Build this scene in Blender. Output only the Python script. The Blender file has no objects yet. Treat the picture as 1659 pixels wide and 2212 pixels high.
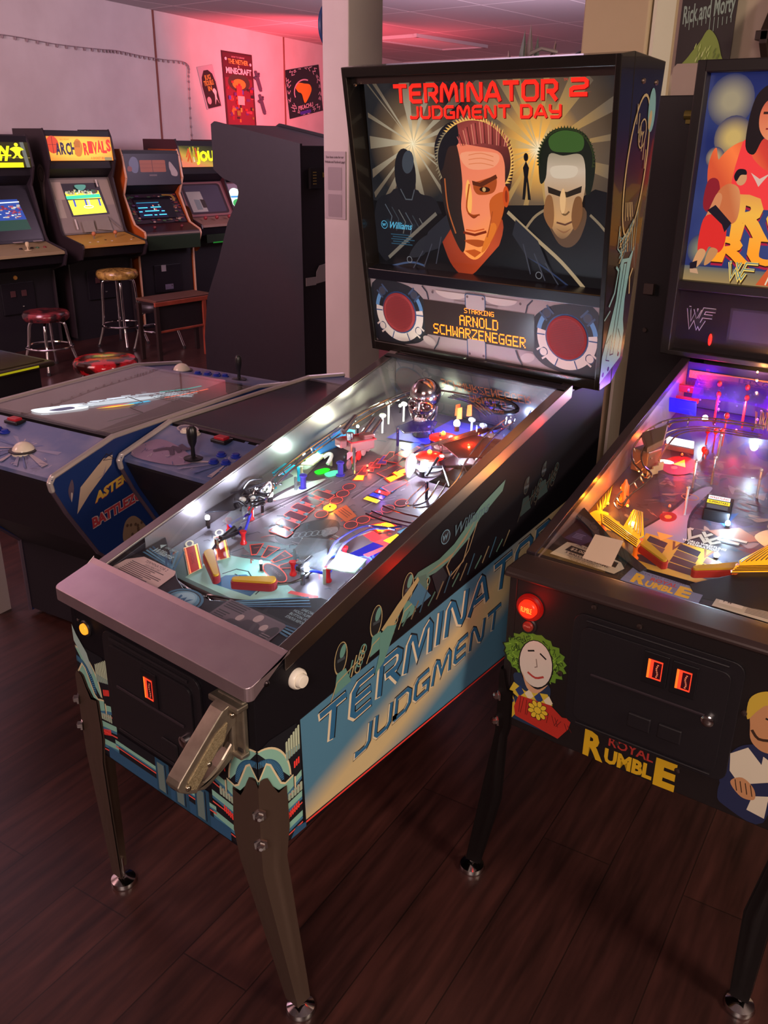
import bpy, bmesh, math, random
from mathutils import Vector, Matrix
from mathutils.geometry import tessellate_polygon
random.seed(7)
SC = bpy.context.scene
COL = SC.collection
PI = math.pi

# ---------------------------------------------------------------- camera, world, lights, exposure
CAM, YAW, PITCH, ROLL, FPX = Vector((1.2808, -0.879, 1.7171)), 0.679, 0.3939, 0.0137, 1921.05
fwd = Vector((-math.sin(YAW) * math.cos(PITCH), math.cos(YAW) * math.cos(PITCH), -math.sin(PITCH)))
rt = Vector((math.cos(YAW), math.sin(YAW), 0))
up = rt.cross(fwd)
cr, sr = math.cos(ROLL), math.sin(ROLL)
rt, up = cr * rt + sr * up, -sr * rt + cr * up
cd = bpy.data.cameras.new('camera')
cam = bpy.data.objects.new('camera', cd)
COL.objects.link(cam)
M = Matrix.Identity(4)
for i in range(3):
    M[i][0], M[i][1], M[i][2], M[i][3] = rt[i], up[i], -fwd[i], CAM[i]
cam.matrix_world = M
cd.sensor_fit = 'VERTICAL'
cd.sensor_height = 36.0
cd.lens = 36.0 * FPX / 2212.0
cd.clip_start = 0.02
SC.camera = cam
SC.view_settings.view_transform = 'Standard'
SC.view_settings.look = 'None'
SC.view_settings.exposure = 0.0
SC.view_settings.gamma = 1.0
SC.view_settings.use_curve_mapping = False
SC.cycles.max_bounces = 8
SC.cycles.transparent_max_bounces = 12
SC.cycles.caustics_reflective = False
SC.cycles.caustics_refractive = False
SC.cycles.sample_clamp_indirect = 4.0


def lin(h):
    h = h.lstrip('#')
    c = [int(h[i:i + 2], 16) / 255 for i in (0, 2, 4)]
    return tuple(x / 12.92 if x <= .04045 else ((x + .055) / 1.055) ** 2.4 for x in c) + (1,)


W = bpy.data.worlds.new('world')
SC.world = W
W.use_nodes = True
W.node_tree.nodes['Background'].inputs[0].default_value = lin('#a07a86')
W.node_tree.nodes['Background'].inputs[1].default_value = 0.03


def lamp(name, kind, loc, power, col, size=.5, target=None, sy=None, spread=None):
    d = bpy.data.lights.new(name, kind)
    d.energy = power
    d.color = lin(col)[:3]
    if kind == 'AREA':
        d.size = size
        if sy:
            d.shape = 'RECTANGLE'
            d.size_y = sy
        if spread:
            d.spread = spread
    else:
        d.shadow_soft_size = size
    o = bpy.data.objects.new(name, d)
    COL.objects.link(o)
    o.location = loc
    if target is not None:
        o.rotation_euler = (Vector(target) - Vector(loc)).to_track_quat('-Z', 'Y').to_euler()
    return o


# bare lamps for the hall without troffers or strips; the fills are added, unseen
lamp('warm_ceiling_lamp', 'AREA', (3.9, 0.5, 2.85), 150, '#ffe6cc', .9, (0.0, 2.6, 1.9))
lamp('front_ceiling_lamp', 'AREA', (1.9, -2.6, 2.9), 95, '#ffe2d4', 1.4, (0.6, -0.3, 0.5), spread=2.2)
lamp('pink_fill_lamp', 'AREA', (-3.2, -1.6, 2.9), 140, '#ffc4c2', 1.8, (-5.4, 3.2, 1.6))  # unseen pink fill added from the left
lamp('ceiling_fill_uplight', 'AREA', (-4.2, 0.6, 2.3), 110, '#f0c4dc', 1.0, (-5.0, 3.0, 3.2))  # unseen fill added to brighten the ceiling and upper wall
lamp('back_fill_uplight', 'AREA', (-2.6, 5.6, 2.1), 190, '#e4c8e4', 1.0, (-3.6, 7.0, 3.2))  # unseen fill added to brighten the far ceiling
lamp('red_wall_lamp', 'AREA', (-6.5, 7.6, 1.9), 60, '#ff5060', .6, (-7.8, 8.2, 2.9), spread=2.4)
lamp('red_back_lamp', 'POINT', (-6.2, 9.3, 2.2), 26, '#ff5462', .15)
lamp('red_glow_spot', 'SPOT', (-3.2, 2.35, .9), 14, '#ff1838', .1, (-3.6, 3.62, .55))  # unseen spot added for the red reflection on the black cabinet's side

# ---------------------------------------------------------------- materials
MATS = {}


def m(name, col, rough=.5, metal=0.0, em=None, es=1.0, trans=0.0, alpha=1.0, coat=0.0, spec=.5):
    if name in MATS:
        return MATS[name]
    k = bpy.data.materials.new(name)
    k.use_nodes = True
    b = k.node_tree.nodes['Principled BSDF']
    b.inputs['Base Color'].default_value = lin(col)
    b.inputs['Roughness'].default_value = rough
    b.inputs['Metallic'].default_value = metal
    b.inputs['Specular IOR Level'].default_value = spec
    if em:
        b.inputs['Emission Color'].default_value = lin(em)
        b.inputs['Emission Strength'].default_value = es
    b.inputs['Transmission Weight'].default_value = trans
    b.inputs['Alpha'].default_value = alpha
    b.inputs['Coat Weight'].default_value = coat
    MATS[name] = k
    return k


def E(hexc, s=1.0):
    return m('lit_%s_%d' % (hexc[1:], int(s * 100)), '#050505', .35, em=hexc, es=s)


def P(hexc, rough=.55):
    return m('ink_%s_%d' % (hexc[1:], int(rough * 100)), hexc, rough)


def nodes(k):
    return k.node_tree.nodes, k.node_tree.links


def ramp(nt, stops):
    r = nt.nodes.new('ShaderNodeValToRGB')
    el = r.color_ramp.elements
    while len(el) < len(stops):
        el.new(.5)
    for e, (p, c) in zip(el, stops):
        e.position = p
        e.color = lin(c)
    return r


def mth(nt, op, a, b=None, c=None, clamp=False):
    n = nt.nodes.new('ShaderNodeMath')
    n.operation = op
    n.use_clamp = clamp
    for i, x in enumerate((a, b, c)):
        if x is None:
            continue
        if isinstance(x, (int, float)):
            n.inputs[i].default_value = x
        else:
            nt.links.new(x, n.inputs[i])
    return n.outputs[0]


def mgrad(name, kind, prm, stops, em=0.0, rough=.4):
    """ink or backlit colour that runs along the sheet's own UV: lin (au,av,c), abs (au,av,c) or rad (cu,cv,r)"""
    if name in MATS:
        return MATS[name]
    k = m(name, '#111111', rough)
    nt = k.node_tree
    uv = nt.nodes.new('ShaderNodeUVMap').outputs[0]
    s = nt.nodes.new('ShaderNodeSeparateXYZ')
    nt.links.new(uv, s.inputs[0])
    u, v = s.outputs[0], s.outputs[1]
    if kind == 'rad':
        du = mth(nt, 'SUBTRACT', u, prm[0])
        dv = mth(nt, 'SUBTRACT', v, prm[1])
        f = mth(nt, 'DIVIDE', mth(nt, 'SQRT', mth(nt, 'ADD', mth(nt, 'MULTIPLY', du, du), mth(nt, 'MULTIPLY', dv, dv))), prm[2])
    else:
        f = mth(nt, 'ADD', mth(nt, 'ADD', mth(nt, 'MULTIPLY', u, prm[0]), mth(nt, 'MULTIPLY', v, prm[1])), prm[2])
        if kind == 'abs':
            f = mth(nt, 'ABSOLUTE', f)
    r = ramp(nt, stops)
    nt.links.new(f, r.inputs[0])
    b = nt.nodes['Principled BSDF']
    if em > 0:
        nt.links.new(r.outputs[0], b.inputs['Emission Color'])
        b.inputs['Emission Strength'].default_value = em
        b.inputs['Base Color'].default_value = (.01, .01, .01, 1)
    else:
        nt.links.new(r.outputs[0], b.inputs['Base Color'])
    return k


def mnoise(name, c1, c2, scale=8, rough=.6, metal=0, detail=4, stretch=(1, 1, 1), bump=0.0, em=0, lo=.35, hi=.65):
    if name in MATS:
        return MATS[name]
    k = m(name, c1, rough, metal)
    nt = k.node_tree
    tc = nt.nodes.new('ShaderNodeTexCoord')
    mp = nt.nodes.new('ShaderNodeMapping')
    mp.inputs['Scale'].default_value = stretch
    n = nt.nodes.new('ShaderNodeTexNoise')
    n.inputs['Scale'].default_value = scale
    n.inputs['Detail'].default_value = detail
    nt.links.new(tc.outputs['Object'], mp.inputs[0])
    nt.links.new(mp.outputs[0], n.inputs['Vector'])
    r = ramp(nt, [(lo, c1), (hi, c2)])
    nt.links.new(n.outputs[0], r.inputs[0])
    b = nt.nodes['Principled BSDF']
    nt.links.new(r.outputs[0], b.inputs['Emission Color' if em else 'Base Color'])
    if em:
        b.inputs['Emission Strength'].default_value = em
    if bump:
        bp = nt.nodes.new('ShaderNodeBump')
        bp.inputs['Strength'].default_value = bump
        bp.inputs['Distance'].default_value = .004
        nt.links.new(n.outputs[0], bp.inputs['Height'])
        nt.links.new(bp.outputs[0], b.inputs['Normal'])
    return k


def mglass(name='pane_glass', tint='#ffffff', ior=1.7, rough=0.01):
    if name in MATS:
        return MATS[name]
    k = bpy.data.materials.new(name)
    k.use_nodes = True
    nt = k.node_tree
    for n in list(nt.nodes):
        nt.nodes.remove(n)
    o = nt.nodes.new('ShaderNodeOutputMaterial')
    mx = nt.nodes.new('ShaderNodeMixShader')
    t = nt.nodes.new('ShaderNodeBsdfTransparent')
    t.inputs[0].default_value = lin(tint)
    g = nt.nodes.new('ShaderNodeBsdfGlossy')
    g.inputs['Roughness'].default_value = rough
    lw = nt.nodes.new('ShaderNodeLayerWeight')
    lw.inputs[0].default_value = .5
    f0 = ((ior - 1) / (ior + 1)) ** 2
    fr = mth(nt, 'ADD', mth(nt, 'MULTIPLY', mth(nt, 'POWER', lw.outputs['Facing'], 5.0), 1 - f0), f0)
    nt.links.new(fr, mx.inputs[0])
    nt.links.new(t.outputs[0], mx.inputs[1])
    nt.links.new(g.outputs[0], mx.inputs[2])
    nt.links.new(mx.outputs[0], o.inputs[0])
    MATS[name] = k
    return k


BLACK = m('black_paint', '#17121a', .38)
BLACKSIDE = m('black_cabinet_paint', '#120f15', .5, spec=.2)
GLOSS = m('black_gloss', '#17120f', .26, coat=.35)
BLACK2 = m('matte_black', '#121013', .65)
DARKWOOD = mnoise('black_laminate', '#1b1720', '#221d27', 30, .55)
CHROME = m('chrome', '#d8d4d6', .12, 1)
STEEL = mnoise('brushed_steel', '#9a9094', '#aaa2a4', 12, .34, 1, stretch=(1, 30, 1))
DARKSTEEL = m('dark_chrome_leg', '#6e5a50', .4, .7)
WHITEP = m('white_plastic', '#e6dfd2', .35)
GLASS = mglass()
CLEAR = mglass('clear_plastic', '#f0f4ff', 1.35, .05)


# ---------------------------------------------------------------- mesh helpers
class Fr:
    """a flat sheet's own axes: origin, u, v and the side it faces"""

    def __init__(s, o, u, v, n=None):
        s.o, s.u, s.v = Vector(o), Vector(u), Vector(v)
        s.n = Vector(n) if n else s.u.cross(s.v).normalized()

    def p(s, a, b, c=0.0):
        return s.o + s.u * a + s.v * b + s.n * c


class MB:
    def __init__(s, *mats):
        s.bm = bmesh.new()
        s.mats = list(mats)
        s.mi = 0
        s.uv = None

    def mat(s, k):
        if k not in s.mats:
            s.mats.append(k)
        s.mi = s.mats.index(k)
        return s

    def face(s, vs):
        try:
            f = s.bm.faces.new(vs)
            f.material_index = s.mi
            return f
        except ValueError:
            return None

    def box(s, c, d, M=None):
        c = Vector(c)
        q = []
        for k in range(8):
            p = Vector(((k & 1) - .5, (k >> 1 & 1) - .5, (k >> 2) - .5))
            p = Vector((p.x * d[0], p.y * d[1], p.z * d[2]))
            if M is not None:
                p = M @ p
            q.append(s.bm.verts.new(c + p))
        for f in ((0, 2, 3, 1), (4, 5, 7, 6), (0, 1, 5, 4), (2, 6, 7, 3), (0, 4, 6, 2), (1, 3, 7, 5)):
            s.face([q[i] for i in f])
        return s

    def prism(s, pts, vec):
        pts = [Vector(p) for p in pts]
        vec = Vector(vec)
        tri = tessellate_polygon([pts])
        a = [s.bm.verts.new(p) for p in pts]
        b = [s.bm.verts.new(p + vec) for p in pts]
        n = len(pts)
        for t in tri:
            s.face([a[i] for i in t])
            s.face([b[i] for i in reversed(t)])
        for i in range(n):
            s.face([a[i], a[(i + 1) % n], b[(i + 1) % n], b[i]])
        return s

    def rings(s, rs, cap=True, closed=True):
        R = [[s.bm.verts.new(p) for p in r] for r in rs]
        n = len(R[0])
        for a, b in zip(R, R[1:]):
            for i in range(n if closed else n - 1):
                s.face([a[i], a[(i + 1) % n], b[(i + 1) % n], b[i]])
        if cap and closed:
            s.face(list(reversed(R[0])))
            s.face(R[-1])
        return s

    def lathe(s, prof, o=(0, 0, 0), ax=(0, 0, 1), n=20):
        o, ax = Vector(o), Vector(ax).normalized()
        a = ax.orthogonal().normalized()
        b = ax.cross(a)
        return s.rings([[o + ax * h + (a * math.cos(2 * PI * i / n) + b * math.sin(2 * PI * i / n)) * max(r, 1e-5) for i in range(n)] for r, h in prof])

    def cyl(s, p, q, r, n=14, r2=None):
        p, q = Vector(p), Vector(q)
        return s.lathe([(r, 0), (r if r2 is None else r2, (q - p).length)], p, q - p, n)

    def ball(s, c, r, sc=(1, 1, 1), n=14, M=None, lo=-1.0):
        c = Vector(c)
        k = max(6, n // 2)
        R = []
        for j in range(k + 1):
            t = -PI / 2 + PI * j / k
            z = math.sin(t)
            if z < lo:
                z = lo
            q = max(math.cos(t), 1e-4) if z > lo or lo == -1 else math.sqrt(max(1 - lo * lo, 0))
            row = []
            for i in range(n):
                p = Vector((r * sc[0] * q * math.cos(2 * PI * i / n), r * sc[1] * q * math.sin(2 * PI * i / n), r * sc[2] * z))
                row.append(c + (M @ p if M is not None else p))
            R.append(row)
        return s.rings(R)

    def tube(s, pts, r, n=8, closed=False, sub=0):
        pts = [Vector(p) for p in pts]
        if sub:
            pts = spline(pts, sub, closed)
        N = len(pts)
        R = []
        pa = None
        for i, p in enumerate(pts):
            t = (pts[(i + 1) % N] if closed or i < N - 1 else p) - (pts[i - 1] if closed or i > 0 else p)
            t.normalize()
            a = t.orthogonal().normalized() if pa is None else (pa - t * pa.dot(t)).normalized()
            pa = a
            b = t.cross(a)
            R.append([p + (a * math.cos(2 * PI * k / n) + b * math.sin(2 * PI * k / n)) * r for k in range(n)])
        if closed:
            R.append(R[0])
        return s.rings(R, cap=not closed)

    def build(s, name, parent=None, bevel=0, smooth=False, seg=2):
        bm = s.bm
        bmesh.ops.recalc_face_normals(bm, faces=bm.faces[:])
        me = bpy.data.meshes.new(name)
        bm.to_mesh(me)
        bm.free()
        for k in s.mats:
            me.materials.append(k)
        if smooth:
            me.shade_smooth()
            try:
                me.set_sharp_from_angle(angle=math.radians(40))
            except Exception:
                pass
        o = bpy.data.objects.new(name, me)
        COL.objects.link(o)
        if parent:
            o.parent = parent
        if bevel:
            b = o.modifiers.new('bevel', 'BEVEL')
            b.width = bevel
            b.segments = seg
            b.limit_method = 'ANGLE'
            b.angle_limit = math.radians(35)
        return o


def spline(pts, k, closed=False):
    out = []
    n = len(pts)
    for i in range(n if closed else n - 1):
        p1, p2 = pts[i], pts[(i + 1) % n]
        p0 = pts[i - 1] if closed or i > 0 else p1
        p3 = pts[(i + 2) % n] if closed or i < n - 2 else p2
        for j in range(k):
            t = j / k
            out.append(.5 * ((2 * p1) + (p2 - p0) * t + (2 * p0 - 5 * p1 + 4 * p2 - p3) * t * t + (3 * p1 - p0 - 3 * p2 + p3) * t ** 3))
    if not closed:
        out.append(pts[-1])
    return out


TXT = {}


def textmesh(t, bold=0.0):
    if (t, bold) in TXT:
        return TXT[(t, bold)]
    c = bpy.data.curves.new('t', 'FONT')
    c.body = t
    c.resolution_u = 2
    c.offset = bold
    c.fill_mode = 'FRONT'
    o = bpy.data.objects.new('t', c)
    COL.objects.link(o)
    dg = bpy.context.evaluated_depsgraph_get()
    me = bpy.data.meshes.new_from_object(o.evaluated_get(dg))
    vs = [(v.co.x, v.co.y) for v in me.vertices]
    fs = [tuple(p.vertices) for p in me.polygons]
    bpy.data.objects.remove(o)
    bpy.data.curves.remove(c)
    bpy.data.meshes.remove(me)
    x0 = min(v[0] for v in vs)
    x1 = max(v[0] for v in vs)
    TXT[(t, bold)] = ([(v[0] - x0, v[1]) for v in vs], fs, x1 - x0)
    return TXT[(t, bold)]


class Art:
    """printed or backlit artwork: layers of flat ink on one sheet, one mesh"""

    def __init__(s, fr, dz=8e-6, z0=3e-4):
        s.f, s.dz, s.z = fr, dz, z0
        s.map = None
        s.b = MB()
        s.b.mats = []
        s.uv = s.b.bm.loops.layers.uv.new('UVMap')

    def _add(s, pts, faces, k):
        s.z += s.dz
        s.b.mat(k)
        vs = [s.b.bm.verts.new(s.f.p(*(s.map(a, b) if s.map else (a, b)), s.z)) for a, b in pts]
        for f in faces:
            fc = s.b.face([vs[i] for i in f])
            if fc:
                for l, i in zip(fc.loops, f):
                    l[s.uv].uv = pts[i]
        return s

    def poly(s, pts, k):
        tri = tessellate_polygon([[Vector((a, b, 0)) for a, b in pts]])
        return s._add(pts, tri, k)

    def rect(s, a, b, c, d, k):
        return s._add([(a, b), (c, b), (c, d), (a, d)], [(0, 1, 2, 3)], k)

    def rrect(s, a, b, c, d, r, k):
        pts = []
        for cx, cy, t0 in ((c - r, d - r, 0), (a + r, d - r, 90), (a + r, b + r, 180), (c - r, b + r, 270)):
            for i in range(5):
                t = math.radians(t0 + 22.5 * i)
                pts.append((cx + r * math.cos(t), cy + r * math.sin(t)))
        return s.poly(pts, k)

    def ell(s, cu, cv, ru, rv, k, n=24, rot=0, a0=0, a1=360):
        c, q = math.cos(math.radians(rot)), math.sin(math.radians(rot))
        pts = []
        full = a1 - a0 >= 360
        for i in range(n if full else n + 1):
            t = math.radians(a0 + (a1 - a0) * i / n)
            x, y = ru * math.cos(t), rv * math.sin(t)
            pts.append((cu + c * x - q * y, cv + q * x + c * y))
        return s.poly(pts, k)

    def blob(s, pts, k, n=5):
        v = spline([Vector((a, b, 0)) for a, b in pts], n, True)
        return s.poly([(p.x, p.y) for p in v], k)

    def ring(s, cu, cv, ru, rv, w, k, n=28, rot=0, a0=0, a1=360):
        c, q = math.cos(math.radians(rot)), math.sin(math.radians(rot))
        pts = []
        for i in range(n + 1):
            t = math.radians(a0 + (a1 - a0) * i / n)
            for e in (0, w):
                x, y = (ru - e) * math.cos(t), (rv - e) * math.sin(t)
                pts.append((cu + c * x - q * y, cv + q * x + c * y))
        return s._add(pts, [(2 * i, 2 * i + 1, 2 * i + 3, 2 * i + 2) for i in range(n)], k)

    def line(s, pts, w, k, closed=False, sm=0):
        if sm:
            pts = [(p.x, p.y) for p in spline([Vector((a, b, 0)) for a, b in pts], sm, closed)]
        if closed:
            pts = list(pts) + [pts[0]]
        V, F = [], []
        n = len(pts)
        for i, (a, b) in enumerate(pts):
            pa = pts[i - 1] if i > 0 else (pts[-2] if closed else None)
            pb = pts[i + 1] if i < n - 1 else (pts[1] if closed else None)
            d = []
            for q0, q1 in ((pa, (a, b)), ((a, b), pb)):
                if q0 and q1:
                    e = Vector((q1[0] - q0[0], q1[1] - q0[1]))
                    if e.length > 1e-9:
                        d.append(e.normalized())
            if not d:
                d = [Vector((1, 0))]
            t = (d[0] + d[-1])
            t = t.normalized() if t.length > 1e-6 else d[0]
            nn = Vector((-t.y, t.x))
            cs = max(.45, nn.dot(Vector((-d[0].y, d[0].x))))
            V += [(a + nn.x * w / 2 / cs, b + nn.y * w / 2 / cs), (a - nn.x * w / 2 / cs, b - nn.y * w / 2 / cs)]
            if i:
                F.append((2 * i - 2, 2 * i - 1, 2 * i + 1, 2 * i))
        return s._add(V, F, k)

    def text(s, t, u, v, h, k, w=None, bold=0.0, shear=0.0, al='l', rot=0, slope=0.0):
        vs, fs, tw = textmesh(t, bold)
        q = h / .7
        qx = (w / tw) if w else q
        off = {'l': 0, 'c': -tw * qx / 2, 'r': -tw * qx}[al]
        c, sn = math.cos(math.radians(rot)), math.sin(math.radians(rot))
        pts = []
        for x, y in vs:
            a, b = x * qx + shear * y * q + off, y * q
            b += slope * a
            pts.append((u + c * a - sn * b, v + sn * a + c * b))
        return s._add(pts, fs, k)

    def lines(s, u0, u1, v0, v1, n, k, fill=.45, rag=.3):
        st = (v1 - v0) / n
        for i in range(n):
            e = u1 - (u1 - u0) * rag * random.random()
            s.rect(u0, v0 + i * st, e, v0 + i * st + abs(st) * fill, k)
        return s

    def build(s, name, parent=None):
        me = bpy.data.meshes.new(name)
        s.b.bm.to_mesh(me)
        s.b.bm.free()
        for k in s.b.mats:
            me.materials.append(k)
        o = bpy.data.objects.new(name, me)
        COL.objects.link(o)
        if parent:
            o.parent = parent
        return o


def tag(o, label=None, cat=None, group=None, kind=None):
    if label:
        o['label'] = label
    if cat:
        o['category'] = cat
    if group:
        o['group'] = group
    if kind:
        o['kind'] = kind
    return o


def thing(name, label, cat, loc=(0, 0, 0), rot=0.0, group=None):
    o = bpy.data.objects.new(name, None)
    o.empty_display_size = .1
    COL.objects.link(o)
    o.location = loc
    o.rotation_euler = (0, 0, rot)
    return tag(o, label, cat, group)


# wide techno letters drawn as strokes on a 0-1 grid: (advance, strokes)
LET = {
    'T': (1.0, [[(0, .93), (.95, .93)], [(.5, .93), (.5, 0)]]),
    'E': (.9, [[(.85, .93), (.25, .93), (.08, .78), (.08, .2), (.22, .07), (.85, .07)], [(.08, .5), (.78, .5)]]),
    'R': (.95, [[(.08, 0), (.08, .93), (.7, .93), (.85, .8), (.85, .58), (.72, .45), (.3, .45)], [(.5, .45), (.88, 0)]]),
    'M': (1.2, [[(.06, 0), (.12, .8), (.22, .93), (.34, .85), (.58, .25), (.84, .85), (.96, .93), (1.06, .8), (1.12, 0)]]),
    'I': (.3, [[(.12, 0), (.12, 1)]]),
    'N': (1.0, [[(.07, 0), (.07, .82), (.18, .93), (.3, .85), (.68, .14), (.8, .07), (.9, .18), (.9, 1)]]),
    'A': (1.0, [[(.02, 0), (.4, .85), (.5, .93), (.6, .85), (.95, 0)], [(.24, .3), (.74, .3)]]),
    'O': (1.0, [[(.22, .07), (.08, .22), (.08, .78), (.22, .93), (.76, .93), (.9, .78), (.9, .22), (.76, .07), (.22, .07), (.08, .22)]]),
    '2': (.95, [[(.06, .93), (.74, .93), (.86, .82), (.86, .6), (.74, .5), (.2, .46), (.08, .36), (.08, .07), (.9, .07)]]),
    'J': (.8, [[(.7, 1), (.7, .22), (.56, .07), (.06, .07), (.06, .24)]]),
    'U': (.95, [[(.08, 1), (.08, .22), (.22, .07), (.72, .07), (.86, .22), (.86, 1)]]),
    'D': (.95, [[(.08, .07), (.08, .93), (.66, .93), (.86, .74), (.86, .26), (.66, .07), (.08, .07), (.08, .3)]]),
    'G': (.95, [[(.85, .93), (.22, .93), (.08, .78), (.08, .22), (.22, .07), (.85, .07), (.85, .46), (.5, .46)]]),
    'Y': (.95, [[(.08, 1), (.08, .58), (.2, .46), (.74, .46)], [(.85, 1), (.85, .2), (.72, .07), (.1, .07)]]),
    ' ': (.5, []),
}


def techno(art, s, u, v, w, h, th, k, slope=0.0, shear=0.0, du=0, dv=0):
    tot = sum(LET[c][0] + .14 for c in s) - .14
    q = w / tot
    x = 0
    for c in s:
        adv, st = LET[c]
        for ln in st:
            pts = []
            for a, b in ln:
                uu = (x + a) * q + shear * b * h
                pts.append((u + uu + du, v + b * h + slope * uu + dv))
            art.line(pts, th, k)
        x += adv + .14


DOT = {'S': '01111 10000 10000 01110 00001 00001 11110', 'T': '11111 00100 00100 00100 00100 00100 00100', 'A': '01110 10001 10001 11111 10001 10001 10001',
       'R': '11110 10001 10001 11110 10100 10010 10001', 'I': '11111 00100 00100 00100 00100 00100 11111', 'N': '10001 11001 11001 10101 10011 10011 10001',
       'G': '01111 10000 10000 10111 10001 10001 01111', 'O': '01110 10001 10001 10001 10001 10001 01110', 'L': '10000 10000 10000 10000 10000 10000 11111',
       'D': '11110 10001 10001 10001 10001 10001 11110', 'C': '01111 10000 10000 10000 10000 10000 01111', 'H': '10001 10001 10001 11111 10001 10001 10001',
       'W': '10001 10001 10001 10101 10101 11011 10001', 'Z': '11111 00001 00010 00100 01000 10000 11111', 'E': '11111 10000 10000 11110 10000 10000 11111'}


def dots(art, s, u, v, w, h, k, bold=1):
    n = len(s) * 6 - 1
    pu, pv = w / n, h / 7
    for i, c in enumerate(s):
        if c not in DOT:
            continue
        for r, row in enumerate(DOT[c].split()):
            for q, b in enumerate(row):
                if b == '1':
                    a, bb = u + (i * 6 + q) * pu, v + (6 - r) * pv
                    for e in range(bold):
                        for g in range(bold):
                            x0, y0 = a + pu / bold * e, bb + pv / bold * g
                            art._add([(x0, y0), (x0 + pu / bold * .8, y0), (x0 + pu / bold * .8, y0 + pv / bold * .8), (x0, y0 + pv / bold * .8)], [(0, 1, 2, 3)], k)
                            art.z -= art.dz
    art.z += art.dz


# ---------------------------------------------------------------- the hall
def mfloor():
    k = m('plank_floor', '#3a1c18', .42)
    nt = k.node_tree
    tc = nt.nodes.new('ShaderNodeTexCoord')
    mp = nt.nodes.new('ShaderNodeMapping')
    mp.inputs['Rotation'].default_value = (0, 0, math.radians(-97.5))
    nt.links.new(tc.outputs['Object'], mp.inputs[0])
    br = nt.nodes.new('ShaderNodeTexBrick')
    br.offset = .37
    br.inputs['Color1'].default_value = lin('#4a2a27')
    br.inputs['Color2'].default_value = lin('#3a201f')
    br.inputs['Mortar'].default_value = lin('#241412')
    br.inputs['Scale'].default_value = 1
    br.inputs['Mortar Size'].default_value = .0016
    br.inputs['Brick Width'].default_value = 1.25
    br.inputs['Row Height'].default_value = .185
    nt.links.new(mp.outputs[0], br.inputs['Vector'])
    n = nt.nodes.new('ShaderNodeTexNoise')
    n.inputs['Scale'].default_value = 5
    n.inputs['Detail'].default_value = 8
    mp2 = nt.nodes.new('ShaderNodeMapping')
    mp2.inputs['Scale'].default_value = (.7, 7, 1)
    nt.links.new(mp.outputs[0], mp2.inputs[0])
    nt.links.new(mp2.outputs[0], n.inputs['Vector'])
    r = ramp(nt, [(.25, '#7a706c'), (.7, '#fff4ec')])
    nt.links.new(n.outputs[0], r.inputs[0])
    mx = nt.nodes.new('ShaderNodeMix')
    mx.data_type = 'RGBA'
    mx.blend_type = 'MULTIPLY'
    mx.inputs[0].default_value = 1
    nt.links.new(br.outputs[0], mx.inputs[6])
    nt.links.new(r.outputs[0], mx.inputs[7])
    nt.links.new(mx.outputs[2], nt.nodes['Principled BSDF'].inputs['Base Color'])
    return k


def mceil():
    k = m('ceiling_tiles', '#b9b0b0', .85)
    nt = k.node_tree
    tc = nt.nodes.new('ShaderNodeTexCoord')
    mp = nt.nodes.new('ShaderNodeMapping')
    mp.inputs['Location'].default_value = (4.41, -7.61, 0)
    nt.links.new(tc.outputs['Object'], mp.inputs[0])
    br = nt.nodes.new('ShaderNodeTexBrick')
    br.offset = 0
    br.inputs['Color1'].default_value = lin('#b4abab')
    br.inputs['Color2'].default_value = lin('#a89fa2')
    br.inputs['Mortar'].default_value = lin('#e4dcda')
    br.inputs['Scale'].default_value = 1
    br.inputs['Mortar Size'].default_value = .012
    br.inputs['Brick Width'].default_value = .9
    br.inputs['Row Height'].default_value = 1.70
    nt.links.new(mp.outputs[0], br.inputs['Vector'])
    nt.links.new(br.outputs[0], nt.nodes['Principled BSDF'].inputs['Base Color'])
    return k


def slab(name, pts, vec, k):
    return tag(MB(k).prism(pts, vec).build(name), kind='structure')


CZ = 3.0
slab('floor', [(-10, -5, 0), (5, -5, 0), (5, 13, 0), (-10, 13, 0)], (0, 0, -.1), mfloor())
slab('ceiling', [(-10, -5, CZ), (5, -5, CZ), (5, 13, CZ), (-10, 13, CZ)], (0, 0, .1), mceil())
WALL = mnoise('painted_wall', '#c9bcb8', '#d2c6c2', 2.5, .75, bump=.05)
TH = math.radians(104.8)
WO = Vector((-7.36, 5.25, 0))
WD = Vector((math.cos(TH), math.sin(TH), 0))
WN = Vector((math.sin(TH), -math.cos(TH), 0))          # into the hall


def wl(s, z, off=0.0):
    return WO + WD * s + Vector((0, 0, z)) + WN * off


slab('wall_left', [wl(-8, 0), wl(8, 0), wl(8, CZ), wl(-8, CZ)], -WN * .12, WALL)
slab('wall_back', [(-10, 12.6, 0), (5, 12.6, 0), (5, 12.6, CZ), (-10, 12.6, CZ)], (0, .12, 0), WALL)
slab('wall_right', [(4.6, -5, 0), (4.6, 12.6, 0), (4.6, 12.6, CZ), (4.6, -5, CZ)], (.12, 0, 0), WALL)
slab('wall_front', [(-10, -4.6, 0), (5, -4.6, 0), (5, -4.6, CZ), (-10, -4.6, CZ)], (0, -.12, 0), WALL)
# partition behind the right machine
slab('wall_partition', [(-.52, 3.30, 0), (1.6, 3.42, 0), (1.6, 3.42, CZ), (-.52, 3.30, CZ)], (0, .1, 0), mnoise('partition_paint', '#b5a691', '#bcae99', 3, .8))
SEAM = m('panel_seam', '#7c4a40', .7)
for s in (.74, 3.51):
    slab('trim_%d' % (1 if s < 1 else 2), [wl(s, 0, .001), wl(s + .022, 0, .001), wl(s + .022, CZ, .001), wl(s, CZ, .001)], WN * .012, SEAM)


def column(name, x, y, w, d, k):
    # near corner is (x, y); the column runs to -x and +y
    return tag(MB(k).box((x - w / 2, y + d / 2, CZ / 2), (w, d, CZ)).build(name, bevel=.006), kind='structure')


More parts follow.
